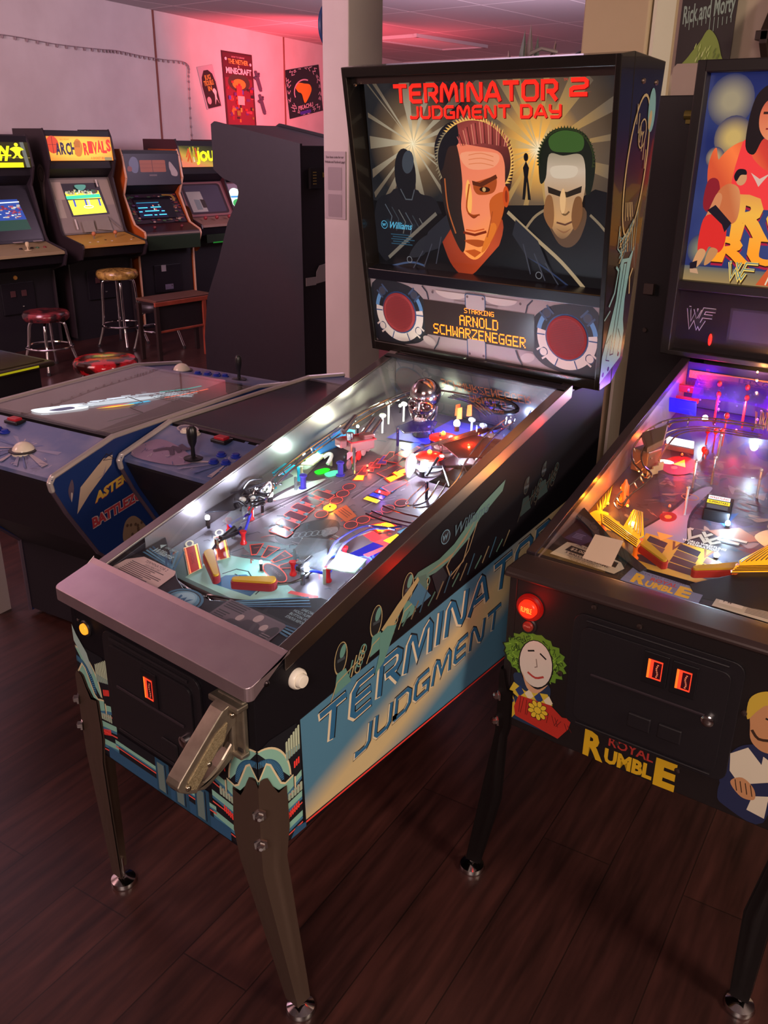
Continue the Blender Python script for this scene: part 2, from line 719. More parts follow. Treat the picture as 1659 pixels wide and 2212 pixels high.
column('wall_column', -2.03, 2.89, .18, .27, mnoise('column_paint', '#c2b4b0', '#cabdb8', 3, .7))
c2 = column('wall_column', -.19, 2.33, .245, .245, mnoise('column_paint_warm', '#b8a284', '#bfaa8c', 3, .7))
slab('trim_3', [(-.182, 2.345, 0), (-.182, 2.50, 0), (-.182, 2.50, CZ), (-.182, 2.345, CZ)], (.012, 0, 0), m('trim_paint', '#d9d2c4', .6))

# troffer set in the ceiling, seen red over the far machines
t = thing('ceiling_light', 'unlit square ceiling light panel washed red above the black cabinet', 'ceiling light', (-6.88, 10.1, CZ))
MB(m('light_diffuser', '#e6dcdc', .5)).box((0, 0, -.015), (.70, 1.5, .02)).build('diffuser', t)
f = MB(m('light_frame', '#bdb4b4', .5))
for sx in (-1, 1):
    f.box((sx * .37, 0, -.02), (.05, 1.66, .04))
    f.box((0, sx * .78, -.02), (.78, .05, .04))
f.build('frame', t)


# ---------------------------------------------------------------- things on the walls and columns
def sheet(name, label, cat, corners, k, th=.004):
    """a poster: corners bottom-left, bottom-right, top-left on the wall; returns its object and artwork frame (0-1)"""
    a, b, c = [Vector(q) for q in corners]
    n = (b - a).cross(c - a).normalized()
    o = MB(k).prism([a, b, b + c - a, c], -n * th).build(name)
    tag(o, label, cat)
    return o, Fr(a, b - a, c - a, n)


# small poster on the wall, tilted
o, fr = sheet('poster', 'small tilted black and white poster beside the tall red poster', 'poster', (wl(1.66, 2.05, .008), wl(1.98, 2.10, .008), wl(1.50, 2.50, .008)), m('poster_grey', '#a8a2a6', .4))
a = Art(fr, 2e-4)
a.poly([(.1, .02), (.95, .02), (.95, .6), (.85, .8), (.62, .9), (.35, .9), (.14, .75), (.05, .55)], P('#1a1518'))
for i, t in enumerate(('JUG', 'TROUBLE', 'IN')):
    a.text(t, .5, .68 - i * .13, .11, P('#b99a3a'), w=[.4, .62, .25][i], bold=.03, al='c')
a.blob([(.62, .08), (.7, .3), (.62, .4), (.75, .46), (.86, .38), (.8, .25), (.88, .08), (.76, .2)], P('#d8cfc6'))
a.ell(.28, .2, .13, .09, P('#b8a2a2'))
a.build('artwork', o)

# tall poster
o, fr = sheet('poster', 'tall red and purple game poster with blocky lettering at its top', 'poster', (wl(2.07, 1.88, .008), wl(2.76, 1.88, .008), wl(2.02, 2.72, .008)), m('poster_dark', '#3a1a22', .4))
a = Art(fr, 2e-4)
a.rect(.03, .02, .97, .98, P('#4a1c26'))
a.rect(.06, .0, .94, .66, P('#6d2430'))
a.ell(.5, .6, .36, .12, P('#3a3428'))
a.ell(.5, .58, .22, .07, P('#d98a30'))
for i in range(46):
    u, v = random.uniform(.08, .9), random.uniform(.02, .6)
    w, h = random.uniform(.04, .13), random.uniform(.02, .07)
    a.rect(u, v, u + w, v + h, P(random.choice(['#c8322c', '#e07a2a', '#8a1f2c', '#7a7a2c', '#caa23a', '#5a2a6a', '#a8404a', '#4a4a9a', '#2a2226'])))
a.rect(.38, .3, .56, .56, P('#c83838'))
a.rect(.4, .3, .62, .42, P('#d8b0a8'))
a.text('HOW TO SURVIVE', .5, .925, .022, P('#c8a0a0'), w=.42, al='c')
a.text('THE NETHER', .5, .845, .06, P('#e8a050'), w=.66, bold=.03, al='c')
a.text('&', .5, .80, .03, P('#e8d0b0'), al='c', w=.05)
a.text('MINECRAFT', .5, .715, .075, P('#e0c8c8'), w=.84, bold=.04, al='c')
a.ell(.1, .9, .035, .02, P('#e0c8c8'))
a.ell(.9, .86, .035, .02, P('#e0c8c8'))
a.build('artwork', o)

# square burst poster
o, fr = sheet('poster', 'square black poster with white zigzag bursts and a yellow shape beside the column', 'poster', (wl(3.64, 2.0, .008), wl(4.62, 2.14, .008), wl(3.52, 2.60, .008)), m('poster_black', '#1d1620', .35))
a = Art(fr, 2e-4)
for i in range(22):
    t = 2 * PI * i / 22 + random.uniform(-.08, .08)
    r0, r1 = random.uniform(.4, .46), random.uniform(.5, .62)
    c, q = math.cos(t), math.sin(t)
    pts = []
    for j in range(5):
        rr = r0 + (r1 - r0) * j / 4
        e = .035 * (1 if j % 2 else -1)
        pts.append((min(.98, max(.02, .5 + rr * c - e * q)), min(.98, max(.02, .52 + rr * q + e * c))))
    a.line(pts, .012, P('#d8c4cc'))
a.blob([(.46, .26), (.58, .34), (.7, .5), (.66, .62), (.52, .66), (.34, .7), (.24, .64), (.3, .52), (.4, .46)], P('#e89428'))
a.ring(.48, .5, .3, .26, .03, P('#c8a8b4'), a0=60, a1=200)
a.text('PIKACHU', .48, .14, .09, P('#d8b8c0'), w=.44, bold=.03, al='c', slope=.05)
a.rect(.3, .03, .62, .1, P('#4a34a8'))
a.build('artwork', o)

# two toy swords pinned on the wall
SW = m('foam_sword', '#4d4358', .7)


def sword(s, z, ln, lab):
    o = MB(SW)
    ang = math.radians(-62)
    ca, sa = math.cos(ang), math.sin(ang)
    fr = Fr(wl(s, z, .01), WD, (0, 0, 1), WN)

    def bx(x0, y0, x1, y1):
        pts = [fr.p(ca * x - sa * y, sa * x + ca * y) for x, y in ((x0, y0), (x1, y0), (x1, y1), (x0, y1))]
        o.prism(pts, WN * .025)
    bx(0, -.014, .07, .014)
    bx(.06, -.05, .09, .05)
    bx(.05, -.065, .07, -.04)
    bx(.05, .04, .07, .065)
    bx(.088, -.022, ln - .02, .022)
    bx(ln - .02, -.012, ln, .012)
    return tag(o.build('toy_sword'), lab, 'toy sword', 'toy swords beside the tall poster')


sword(2.76, 2.54, .26, 'upper of two grey foam swords pinned right of the tall red poster')
sword(2.84, 2.27, .26, 'lower of two grey foam swords pinned right of the tall red poster')

# round blue plaque on the far side of the left column
t = thing('wall_plaque', 'round dark blue plaque on the far side of the left column, its rim showing', 'wall plaque', (-2.212, 3.02, 2.27))
MB(m('plaque_blue', '#26406e', .4)).lathe([(.10, 0), (.125, .012), (.13, .026), (.12, .036), (.10, .040)], (0, 0, 0), (-1, 0, 0), 40).build('rim', t, smooth=True)
MB(m('plaque_face', '#30436b', .5)).lathe([(.10, 0), (.10, .043), (.001, .045)], (0, 0, 0), (-1, 0, 0), 40).build('face', t)

# string of unlit lights
pts = [wl(s * 1.0845, 1.717 + 1.0845 * (z - 1.717), .02) for s, z in ((-2.2, 2.46), (-1.32, 2.49), (-.7, 2.475), (-.16, 2.482), (.1, 2.49), (.43, 2.475), (.8, 2.468), (1.19, 2.46), (1.21, 2.3), (1.20, 1.86), (1.22, 1.5))]
o = MB(m('cord_grey', '#8d7a7c', .6))
sp = spline([Vector(p) for p in pts], 10)
o.tube(sp, .004, 5)
for i, p in enumerate(sp[::2]):
    o.ball(p + Vector((0, 0, -.014)), .011, (1, 1, 1.5), 6)
tag(o.build('string_lights'), 'thin cord of small unlit bulbs strung along the pale wall', 'string lights')

# notice on the left column (its two code squares left blank)
o = MB(m('notice_paper', '#a99a9c', .6)).box((-2.124, 2.886, 1.50), (.15, .003, .34)).build('paper_notice')
tag(o, 'small paper notice with two blank grey squares taped on the left column', 'notice')
a = Art(Fr((-2.199, 2.8840, 1.33), (.15, 0, 0), (0, 0, .34), (0, -1, 0)), 1e-4)
a.text('Scan these codes for our', .5, .90, .035, P('#4a3538'), w=.84, al='c', bold=.02)
a.text('Website and Facebook page!', .5, .83, .035, P('#4a3538'), w=.95, al='c', bold=.02)
a.rrect(.17, .43, .83, .77, .03, P('#8c7d80'))
a.rrect(.17, .03, .83, .37, .03, P('#8c7d80'))
a.build('print', o)

# black banner with dripping lettering on the partition
o, fr = sheet('poster', 'black banner with dripping lettering and a green blob above the right machine', 'poster', ((-.47, 3.26, 2.02), (-.24, 3.275, 2.02), (-.47, 3.26, 2.62)), m('banner_black', '#2a2422', .6))
a = Art(fr, 2e-4)
a.text('Rick and Morty', .05, .30, .11, P('#8fa69a'), w=.92, bold=.02, rot=4)
for i in range(12):
    u = .1 + .075 * i
    a.line([(u, .33), (u + .008, .31 - random.uniform(.01, .07))], .012, P('#8fa69a'))
a.blob([(.12, .0), (.24, .09), (.42, .18), (.55, .255), (.72, .20), (.84, .09), (.9, .0)], P('#7f9440'))
for i in range(26):
    u, v = random.uniform(.28, .78), random.uniform(.01, .15)
    a.line([(u, v), (u + .03, v + .03)], .015, P(random.choice(['#a8bc6a', '#5f7430', '#c2cf8a'])))
a.build('artwork', o)

# dark shelf bracket at the far right
t = thing('wall_shelf', 'dark wooden wall shelf at the top right beyond the machines', 'shelf', (-.05, 3.22, 2.1))
MB(m('dark_wood', '#2b1d18', .5)).box((.16, .05, .03), (.44, .22, .035)).build('board', t, bevel=.003)
b = MB(m('dark_wood', '#2b1d18', .5))
b.prism([(-.04, .12, .2), (-.04, .12, -.12), (-.04, .06, -.12), (-.04, -.06, .0), (-.04, -.06, .05), (-.04, .06, .2)], (.03, 0, 0))
b.build('bracket', t, bevel=.003)
MB(m('jar_dark', '#3a2c26', .3)).lathe([(.03, 0), (.045, .02), (.045, .07), (.02, .1), (.02, .12)], (.05, .04, .05)).build('ornament', t)


# ---------------------------------------------------------------- pinball machines: shared pieces
def leg(par, x, y, sx, sy, zt, k, spl=(0, 0), peak=True, fw=1.0):
    """sheet-steel corner leg; flanges run to -sx and -sy from the corner (x, y)"""
    secs = [(0.035, .036), (.10, .041), (.25, .051), (.42, .064), (zt - .15, .076), (zt - .05, .072), (zt, .05)]
    b = MB(k)
    for inner in (0, 1):
        R = []
        for z, w in secs:
            t = max(0, 1 - z / .43)
            ox, oy = x + spl[0] * t, y + spl[1] * t
            row = []
            for q in (-1, -.72, -.6, -.48, -.3, -.12, 0, .12, .3, .48, .6, .72, 1):
                rib = .0025 if abs(abs(q) - .6) < .05 and .1 < z < zt - .16 else 0
                d = .006 + rib - inner * .004
                a = abs(q) * w
                zz = z
                if z == zt and peak:
                    zz = z - {1: .055, .72: .03, .6: .016, .48: .004, .3: 0, .12: -.0, 0: -.012}.get(abs(q), 0) if abs(q) != 0 else z - .014
                if q <= 0:
                    row.append((ox + sx * (d - a * (fw if z > .3 else 1) if q else d), oy + sy * d, zz))
                else:
                    row.append((ox + sx * d, oy + sy * (d - a), zz))
            R.append(row)
        b.rings(R, closed=False)
    L = b.build('leg', par, smooth=True)
    fx, fy = x + spl[0] - sx * .010, y + spl[1] - sy * .010
    f = MB(CHROME)
    f.lathe([(.006, .012), (.006, .08)], (fx, fy, 0), (0, 0, 1), 10)
    f.lathe([(.031, 0), (.033, .005), (.030, .014), (.012, .022), (.006, .024)], (fx, fy, 0), (0, 0, 1), 24)
    f.build('leveler_foot', L, smooth=True)
    d = Vector((sx, sy, 0)).normalized()
    for dz in (.075, .145):
        c = Vector((x + sx * .004 + 0, y + sy * .004 + 0, zt - dz))
        MB(CHROME).lathe([(.014, 0), (.014, .004), (.009, .005), (.009, .012), (.004, .015)], c, d, 6).build('bolt', L, smooth=False)
    return L


def button(par, name, c, ax, r, k, kring=None, depth=.012):
    b = MB(kring or k)
    b.lathe([(r * 1.5, 0), (r * 1.5, depth * .5), (r * 1.3, depth * .8), (r * 1.05, depth * .8), (r * 1.05, depth * .3)], c, ax, 26)
    o = b.build(name, par, smooth=True)
    MB(k).lathe([(r, 0), (r, depth * 1.2), (r * .9, depth * 1.42), (.0005, depth * 1.5)], c, ax, 26).build('plunger_cap', o, smooth=True)
    return o


def bulb(par, p, kem, power=0, col='#dfeaff', h=.02, r=.006):
    o = MB(m('lamp_socket', '#2a2a2e', .5)).cyl(Vector(p) - Vector((0, 0, h)), Vector(p) - Vector((0, 0, r * .5)), r * .8, 10).build('lamp', par)
    MB(kem).ball(p, r, (1, 1, 1.2), 12).build('glowing_bulb', o, smooth=True)
    if power:
        l = lamp('bulb_light', 'POINT', (0, 0, 0), power, col, r)
        l.parent = par
        l.location = Vector(p) + Vector((0, 0, r * 1.9))
    return o


def flipper(par, p, q, z, sl, kt, kr):
    # bat: rounded taper from pivot p to tip q on the playfield plane
    p, q = Vector(p), Vector(q)
    d = (q - p)
    L = d.length
    d.normalize()
    nn = Vector((-d.y, d.x))
    r0, r1 = .0105, .006

    def outline(g):
        pts = []
        for i in range(9):
            t = PI / 2 + PI * i / 8
            pts.append(p + (d * math.cos(t) + nn * math.sin(t)) * (r0 + g))
        for i in range(9):
            t = -PI / 2 + PI * i / 8
            pts.append(q + (d * math.cos(t) + nn * math.sin(t)) * (r1 + g))
        return [(a.x, a.y, z(a.y)) for a in pts]
    o = MB(kr).prism([(a, b, c + .006) for a, b, c in outline(.003)], (0, 0, .016)).build('flipper', par, bevel=.002)
    MB(kt).prism([(a, b, c + .0222) for a, b, c in outline(0)], (0, 0, .005)).build('flipper_bat', o, bevel=.002)
    return o


def bumper(par, x, y, z0, kc, r=.036):
    o = MB(m('bumper_body', '#dfe2e8', .3)).lathe([(.03, 0), (.032, .004), (.024, .012), (.022, .036)], (x, y, z0), n=20).build('pop_bumper', par, smooth=True)
    MB(m('bumper_skirt', '#8a8f9a', .3)).lathe([(.034, .012), (.036, .016), (.024, .018)], (x, y, z0), n=24).build('skirt', o, smooth=True)
    MB(kc).lathe([(r * .8, .038), (r, .041), (r, .046), (r * .6, .051), (.004, .053)], (x, y, z0), n=28).build('cap', o, smooth=True)
    MB(E('#ffb030', 6)).ball((x, y, z0 + .055), .006, n=10).build('glowing_bulb', o)
    return o


def wires(par, paths, r=.0022, k=None, name='wire_ramp', sub=8, hoops=0):
    b = MB(k or CHROME)
    for pts in paths:
        b.tube([Vector(p) for p in pts], r, 6, sub=sub)
    if hoops and len(paths) > 1:
        A, B = [spline([Vector(p) for p in q], sub) for q in paths[:2]]
        n = min(len(A), len(B))
        for i in range(2, n, max(1, n // hoops)):
            c = (A[i] + B[i]) / 2 - Vector((0, 0, (A[i] - B[i]).length * .55))
            b.tube([A[i], c, B[i]], r * .8, 5, sub=4)
    return b.build(name, par, smooth=True)


def coin_door(par, x0, z0, x1, z1, y, slots, lockp, returns):
    """black pressed-steel door in a rounded frame on the front at y (faces -y)"""
    fr = Fr((0, y, 0), (1, 0, 0), (0, 0, 1), (0, -1, 0))

    def rr(a, b, c, d, r):
        pts = []
        for cx, cz, t0 in ((c - r, d - r, 0), (a + r, d - r, 90), (a + r, b + r, 180), (c - r, b + r, 270)):
            for i in range(6):
                t = math.radians(t0 + 18 * i)
                pts.append(fr.p(cx + r * math.cos(t), cz + r * math.sin(t)))
        return pts
    KD = m('coin_door_black', '#1b171c', .42)
    o = MB(KD).prism(rr(x0, z0, x1, z1, .025), (0, -.006, 0)).build('coin_door', par, bevel=.003)
    MB(KD).prism([p + Vector((0, -.0065, 0)) for p in rr(x0 + .022, z0 + .02, x1 - .022, z1 - .025, .018)], (0, -.005, 0)).build('door_panel', o, bevel=.002)
    for zz in (z1 - .012, z0 + .010):
        MB(KD).tube([fr.p(x0 + .03, zz, .008), fr.p(x1 - .03, zz, .008)], .003, 8).build('hinge_rib', o, smooth=True)
    for sx, sz, w, h in slots:
        s = MB(m('slot_bezel', '#141116', .4)).box((sx, y - .013, sz), (w + .022, .006, h + .03)).build('coin_slot', o, bevel=.0015)
        a = Art(Fr((sx, y - .0164, sz), (1, 0, 0), (0, 0, 1), (0, -1, 0)), 6e-5)
        a.rect(-w / 2, -h / 2, w / 2, h / 2, E('#ff3a20', 1.6))
        a.rect(-w * .12, -h * .42, w * .44, h * .42, E('#3a0610', .8))
        for i in range(8):
            a.ring(w * .16 + w * .05 * math.sin(i), -h * .34 + i * h * .09, w * .06, h * .03, w * .025, E('#ff8a60', 1.2), 8)
        a.rect(-w * .5, -h / 2, -w * .34, h / 2, E('#ff6a20', 1.6))
        a.build('lit_price_plate', s)
    for cx, cz, w in returns:
        MB(KD).box((cx, y - .014, cz), (w, .006, .035)).build('coin_return', o, bevel=.004)
    for cx, cz, w in [(x0 + (x1 - x0) * .5, z0 + (z1 - z0) * .52, (x1 - x0) * .7)]:
        MB(m('door_strip', '#4a4048', .3, .6)).box((cx, y - .0135, cz), (w, .004, .006)).build('trim_strip', o, bevel=.0015)
    MB(CHROME).lathe([(.013, 0), (.013, .008), (.009, .011), (.004, .0115)], (lockp[0], y - .011, lockp[1]), (0, -1, 0), 20).build('lock', o, smooth=True)
    return o


def cabinet_body(par, w, prof, th, k, name='cabinet'):
    """open-topped wooden box; prof = (y, z) side outline"""
    b = MB(k)
    for x in (0, w - th):
        b.prism([(x, y, z) for y, z in prof], (th, 0, 0))
    (y0, zb), (y1, zb1), (_, zr), (_, zf) = prof[0], prof[1], prof[2], prof[-1]
    b.box((w / 2, y0 + th / 2, (zb + zf) / 2), (w - 2 * th, th, zf - zb))
    b.box((w / 2, y1 - th / 2, (zb1 + zr) / 2), (w - 2 * th, th, zr - zb1))
    b.prism([(th, y0 + th, zb), (th, y1 - th, zb1), (th, y1 - th, zb1 + .016), (th, y0 + th, zb + .016)], (w - 2 * th, 0, 0))
    return b.build(name, par, bevel=.002)


def script_logo(a, t, u, v, w, h, k, slope=0.0):
    a.text(t, u, v, h, k, w=w, shear=.35, bold=.012, slope=slope)


def round_w(a, cu, cv, r, ko, ki, kw, slope=0):
    a.ell(cu, cv, r, r, ko)
    a.ell(cu, cv, r * .86, r * .86, ki)
    pts = [(-.62, .42), (-.4, -.5), (-.02, .12), (.12, -.5), (.62, .46), (.36, .32), (.18, -.02), (.0, .42), (-.3, -.02), (-.4, .36)]
    a.poly([(cu + x * r, cv + y * r + slope * x * r) for x, y in pts], kw)


# ---------------------------------------------------------------- the middle pinball machine
T = thing('pinball_machine', 'silver-railed pinball machine with red-lettered lit backglass and blue side panel, nearest the camera', 'pinball machine', (0, 0, 0))
HW = .2846
body = cabinet_body(T, 2 * HW, [(0, .442), (1.28, .515), (1.28, 1.15), (1.085, 1.15), (0, .831)], .019, BLACKSIDE)
body.location.x = -HW
LK = mnoise('lockbar_steel', '#d2bcc8', '#d8c4ce', 20, .34, .9)


def gz(y):
    return .872 + .296 * (y - .076)


def pz(y):
    return .835 + .21 * (y - .2)


# lockdown bar
pts = []
for cx, t0 in ((.283, -90), (-.283, -180)):
    for i in range(7):
        t = math.radians(t0 + 15 * i)
        pts.append((cx + .014 * math.cos(t), -.010 + .014 * math.sin(t)))
order = [(.297, .078)] + list(reversed(pts[:7]))[0:7] + list(reversed(pts[7:])) + [(-.297, .078)]
b = MB(LK)
top = [(x, y, .8505 + .27 * (y + .02)) for x, y in order]
bot = [(x, y, .8215 + (.05 if y > .05 else .0) + .1 * (y + .02)) for x, y in order]
n = len(top)
tv, bv = [b.bm.verts.new(p) for p in top], [b.bm.verts.new(p) for p in bot]
b.face(tv)
b.face(list(reversed(bv)))
for i in range(n):
    b.face([tv[i], tv[(i + 1) % n], bv[(i + 1) % n], bv[i]])
b.build('lockdown_bar', T, bevel=.006, seg=3)

# side rails
RAIL = mnoise('rail_steel', '#8f8684', '#a39a96', 9, .3, 1, stretch=(1, .3, 1))
for s in (-1, 1):
    b = MB(RAIL)
    b.prism([(s * .262, .074, gz(.074)), (s * .2895, .074, gz(.074)), (s * .2895, .074, gz(.074) - .034), (s * .286, .074, gz(.074) - .034), (s * .286, .074, gz(.074) - .006), (s * .262, .074, gz(.074) - .006)], (0, 1.012, 1.012 * .296))
    b.build('side_rail', T, bevel=.0015)
    # inner steel blade
    b = MB(mnoise('inner_blade', '#7a7478', '#948c8c', 7, .36, .85))
    b.prism([(s * .2645, .19, pz(.19) - .03), (s * .2645, 1.083, pz(1.083) - .03), (s * .2645, 1.083, gz(1.083) - .008), (s * .2645, .19, gz(.19) - .008)], (s * .0012, 0, 0))
    b.build('side_blade', T)
g = MB(GLASS)
g.face([g.bm.verts.new(p) for p in ((-.2625, .079, gz(.079) - .003), (.2625, .079, gz(.079) - .003), (.2625, 1.086, gz(1.086) - .003), (-.2625, 1.086, gz(1.086) - .003))])
g.build('playfield_glass', T)

# legs
for sx, y, sy in ((1, 0, -1), (-1, 0, -1), (1, 1.28, 1), (-1, 1.28, 1)):
    leg(T, sx * HW, y, sx, sy, .640, DARKSTEEL, ((.032 if sx > 0 else .006) * sx, (.058 if sx > 0 else .030) if y == 0 else .01))

# ---- side artwork
side = Art(Fr((HW, 0, 0), (0, 1, 0), (0, 0, 1), (1, 0, 0)))
BLU, TAN, TEAL, CRM, RED, NAVY = '#4f7f9c', '#cdb98c', '#86b8a8', '#d9c9a2', '#e8443c', '#1f4a6e'
PANEL = mgrad('side_panel_ink', 'abs', (-.40, 1, -.385), [(0, TAN), (.03, TAN), (.10, BLU), (1, BLU)])
side.poly([(.110, .712), (.119, .461), (1.262, .512), (1.262, .872)], P('#0f1118'))
side.poly([(.112, .710), (.121, .466), (1.26, .518), (1.26, .868)], PANEL)
side.line([(.121, .460), (1.26, .512)], .005, P(RED))
for th, dx, dz, k in ((.024, 0, 0, P('#121820')), (.018, -.003, -.001, P('#dccfb2')), (.0135, .0015, .0005, P('#2b6590'))):
    techno(side, 'TERMINATOR', .155, .610, .885, .082, th, k, .15, .12, dx, dz)
for th, dx, dz, k in ((.017, 0, 0, P('#121820')), (.012, -.002, -.001, P('#dccfb2')), (.0095, .001, .0005, P('#2b6590'))):
    techno(side, 'JUDGMENT DAY', .268, .527, .80, .058, th, k, .15, .12, dx, dz)
# row of plain machine domes with pistons above the panel
for i, (y, z, q) in enumerate(((.227, .790, 1), (.334, .826, 1), (.437, .860, 1), (.90, .955, .6), (.98, .975, .5))):
    dim = i > 2
    c1, c2, c3 = ('#5c8c84', '#a8966c', '#10141a') if not dim else ('#2c3a3c', '#3a3430', '#0e1014')
    side.ell(y, z, .019 * q, .036 * q, P(c2), rot=-8)
    side.ell(y, z + .001, .0165 * q, .033 * q, P(c3), rot=-8)
    side.ell(y + .006, z + .014, .008 * q, .015 * q, P(c1), rot=-20)
    side.rect(y - .010, z - .006, y + .012, z + .001, P('#39424a'))
    side.poly([(y - .02, z - .075), (y - .012, z - .03), (y + .014, z - .028), (y + .03, z - .066)], P(c1))
    for j in range(4):
        side.line([(y + .018 + .012 * j, z - .066 + .009 * j), (y + .035 + .012 * j, z - .02 + .006 * j)], .004, P([c1, c2][j % 2]))
        side.ring(y + .05 + .006 * j, z - .046 + .012 * j, .010, .012, .003, P([c2, c1][j % 2]), 12)
    side.line([(y - .03, z - .085), (y - .012, z - .05), (y + .05, z - .03)], .003, P(c2))
# angular flying machine
side.poly([(.455, .875), (.47, .885), (.545, .888), (.60, .905), (.65, .935), (.70, .965), (.80, 1.0), (.79, .975), (.70, .935), (.66, .90), (.60, .875), (.54, .86), (.50, .862)], P('#547a72'))
side.poly([(.50, .868), (.60, .885), (.65, .915), (.69, .945), (.64, .90), (.58, .874)], P('#8a785c'))
side.poly([(.465, .875), (.475, .835), (.495, .815), (.505, .84), (.50, .87)], P('#4a6a64'))
side.ring(.487, .828, .010, .012, .003, P('#7ea69a'))
side.poly([(.52, .858), (.56, .865), (.58, .835), (.545, .80)], P('#1a232c'))
side.line([(.60, .885), (.575, .86), (.59, .83), (.64, .85), (.66, .90)], .004, P('#8a785c'))
side.line([(.69, .93), (.66, .87), (.60, .82)], .003, P('#8a785c'))
side.poly([(.35, .80), (.40, .835), (.47, .875), (.475, .865), (.42, .82), (.37, .78)], P('#a8966c'))
side.poly([(.345, .79), (.37, .80), (.40, .79), (.36, .72), (.33, .70), (.345, .745)], P('#5c8c84'))
side.poly([(.44, .83), (.475, .86), (.52, .81), (.47, .80)], P('#3b6c8c'))
for i in range(14):
    y = .42 + .03 * i
    side.line([(y, .775 + .125 * (y - .4)), (y + .025, .80 + .125 * (y - .4) + .01 * (i % 3))], .005, P(['#46685f', '#6b5f4a', '#2b4a60'][i % 3]))
round_w(side, .566, .934, .017, P('#5f8296'), P('#15141c'), P('#5f8296'), .15)
script_logo(side, 'Williams', .592, .922, .14, .026, P('#44606e'), .15)


def corner_art(a, c, sg, wide):
    """arched pipes and banded plates printed round the front corner; c = corner, sg = direction away from it"""
    X = lambda e: c + sg * e
    K = P('#10111a')
    a.poly([(X(0), .445), (X(wide), .455), (X(wide), .66), (X(.10), .71), (X(.03), .71), (X(0), .70)], K)
    a.ell(X(0), .600, .083, .103, P(CRM), 14, a0=0 if sg > 0 else 90, a1=90 if sg > 0 else 180)
    a.ell(X(0), .600, .079, .099, P(TEAL), 14, a0=0 if sg > 0 else 90, a1=90 if sg > 0 else 180)
    a.ell(X(0), .600, .064, .079, P(NAVY), 14, a0=0 if sg > 0 else 90, a1=90 if sg > 0 else 180)
    for i in range(22):
        t = math.radians(4 + 4 * i)
        a.line([(X(.052 * math.cos(t)), .600 + .064 * math.sin(t)), (X(.062 * math.cos(t)), .600 + .077 * math.sin(t))], .0012, P('#5a9ac0'))
    a.ell(X(0), .600, .052, .064, K, 14, a0=0 if sg > 0 else 90, a1=90 if sg > 0 else 180)
    a.rect(min(X(.0), X(.085)), .595, max(X(0), X(.085)), .601, K)
    # wavy collar behind the leg top
    col = [(0, .636), (.02, .664), (.03, .656), (.055, .600), (.066, .592), (.088, .598)]
    a.poly([(X(e), z) for e, z in col + [(.088, .565), (.066, .545), (.03, .53), (0, .53)]], P(TEAL))
    a.poly([(X(e), z) for e, z in ((.03, .555), (.066, .562), (.088, .572), (.088, .562), (.066, .548), (.03, .54))], P('#3f7394'))
    a.line([(X(e), z) for e, z in col], .004, P(CRM))
    for z in (.570, .520, .472):
        e0 = .09 if z > .56 else .06
        a.poly([(X(e0), z), (X(wide), z + .012), (X(wide), z + .027), (X(e0), z + .018)], P(TEAL))
        a.poly([(X(e0), z - .005), (X(wide), z + .006), (X(wide), z + .013), (X(e0), z + .003)], P('#3f7394'))
        a.line([(X(e0 - .015), z - .014), (X(e0 + .012), z - .008), (X(wide), z - .002)], .0035, P('#e85a52'))
        a.rect(min(X(e0), X(e0 + .004)), z - .012, max(X(e0), X(e0 + .004)), z + .022, P(CRM))
    for i in range(7):
        e = .070 + .0064 * i
        if e + .005 > wide:
            break
        a.rrect(min(X(e), X(e + .0052)), .640 + .0015 * i, max(X(e), X(e + .0052)), .684 + .004 * i, .0024, P('#b5c2a8'))
        a.rect(min(X(e + .0015), X(e + .0038)), .640 + .0015 * i, max(X(e + .0015), X(e + .0038)), .66, P('#5b8a94'))
    for z in (.612, .502):
        for i in range(6):
            e = .090 + .0055 * i - (.02 if z < .55 else 0)
            if e + .004 < wide:
                a.rrect(min(X(e), X(e + .0042)), z + .002 * i, max(X(e), X(e + .0042)), z + .016 + .002 * i, .0015, P('#f0403a'))
    for i in range(5):
        e = .072 + .008 * i
        a.rrect(min(X(e), X(e + .0068)), .545 + .001 * i, max(X(e), X(e + .0068)), .562 + .002 * i, .002, P('#9fb09c'))
    return a


corner_art(side, 0, 1, .110)
side.poly([(.075, .449), (.119, .452), (.119, .464), (.09, .470)], P('#2c5478'))
side.build('side_artwork', body).location.x = HW
button(T, 'flipper_button', (HW, .105, .806), (1, 0, 0), .0135, WHITEP, depth=.014)
MB(m('dark_screw', '#3a3236', .4, 1)).lathe([(.006, 0), (.006, .002), (.003, .004)], (.297, .02, .842), (1, 0, 0), 12).build('screw', T)

# ---- front artwork
fa = Art(Fr((0, 0, 0), (1, 0, 0), (0, 0, 1), (0, -1, 0)))
corner_art(fa, HW, -1, .135)
corner_art(fa, -HW, 1, .125)
fa.poly([(-.16, .45), (.15, .45), (.15, .535), (-.16, .535)], P('#10111a'))
fa.poly([(-.20, .448), (.20, .448), (.20, .478), (-.20, .478)], P('#2c5478'))
fa.line([(-.17, .492), (.16, .492)], .0035, P('#e85a52'))
fa.rect(-.17, .498, .16, .510, P(TEAL))
fa.rect(-.17, .496, .16, .5005, P('#3f7394'))
for x in (-.03, .03, .095):
    fa.rect(x, .448, x + .045, .535, P('#234a66'))
    fa.rect(x + .006, .455, x + .028, .525, P('#6a7c7a'))
    fa.line([(x + .033, .455), (x + .033, .53)], .003, P('#0f1420'))
fa.poly([(-HW, .755), (-HW + .012, .735), (-HW + .045, .70), (-HW + .06, .655), (-HW + .05, .65), (-HW + .02, .69), (-HW, .715)], P('#9fb8b4'))
fa.build('front_artwork', body).location.x = HW
button(T, 'start_button', (-.227, -.0, .766), (0, -1, 0), .0125, E('#ff9a28', 1.5), m('ring_black', '#1c181c', .4), .008)
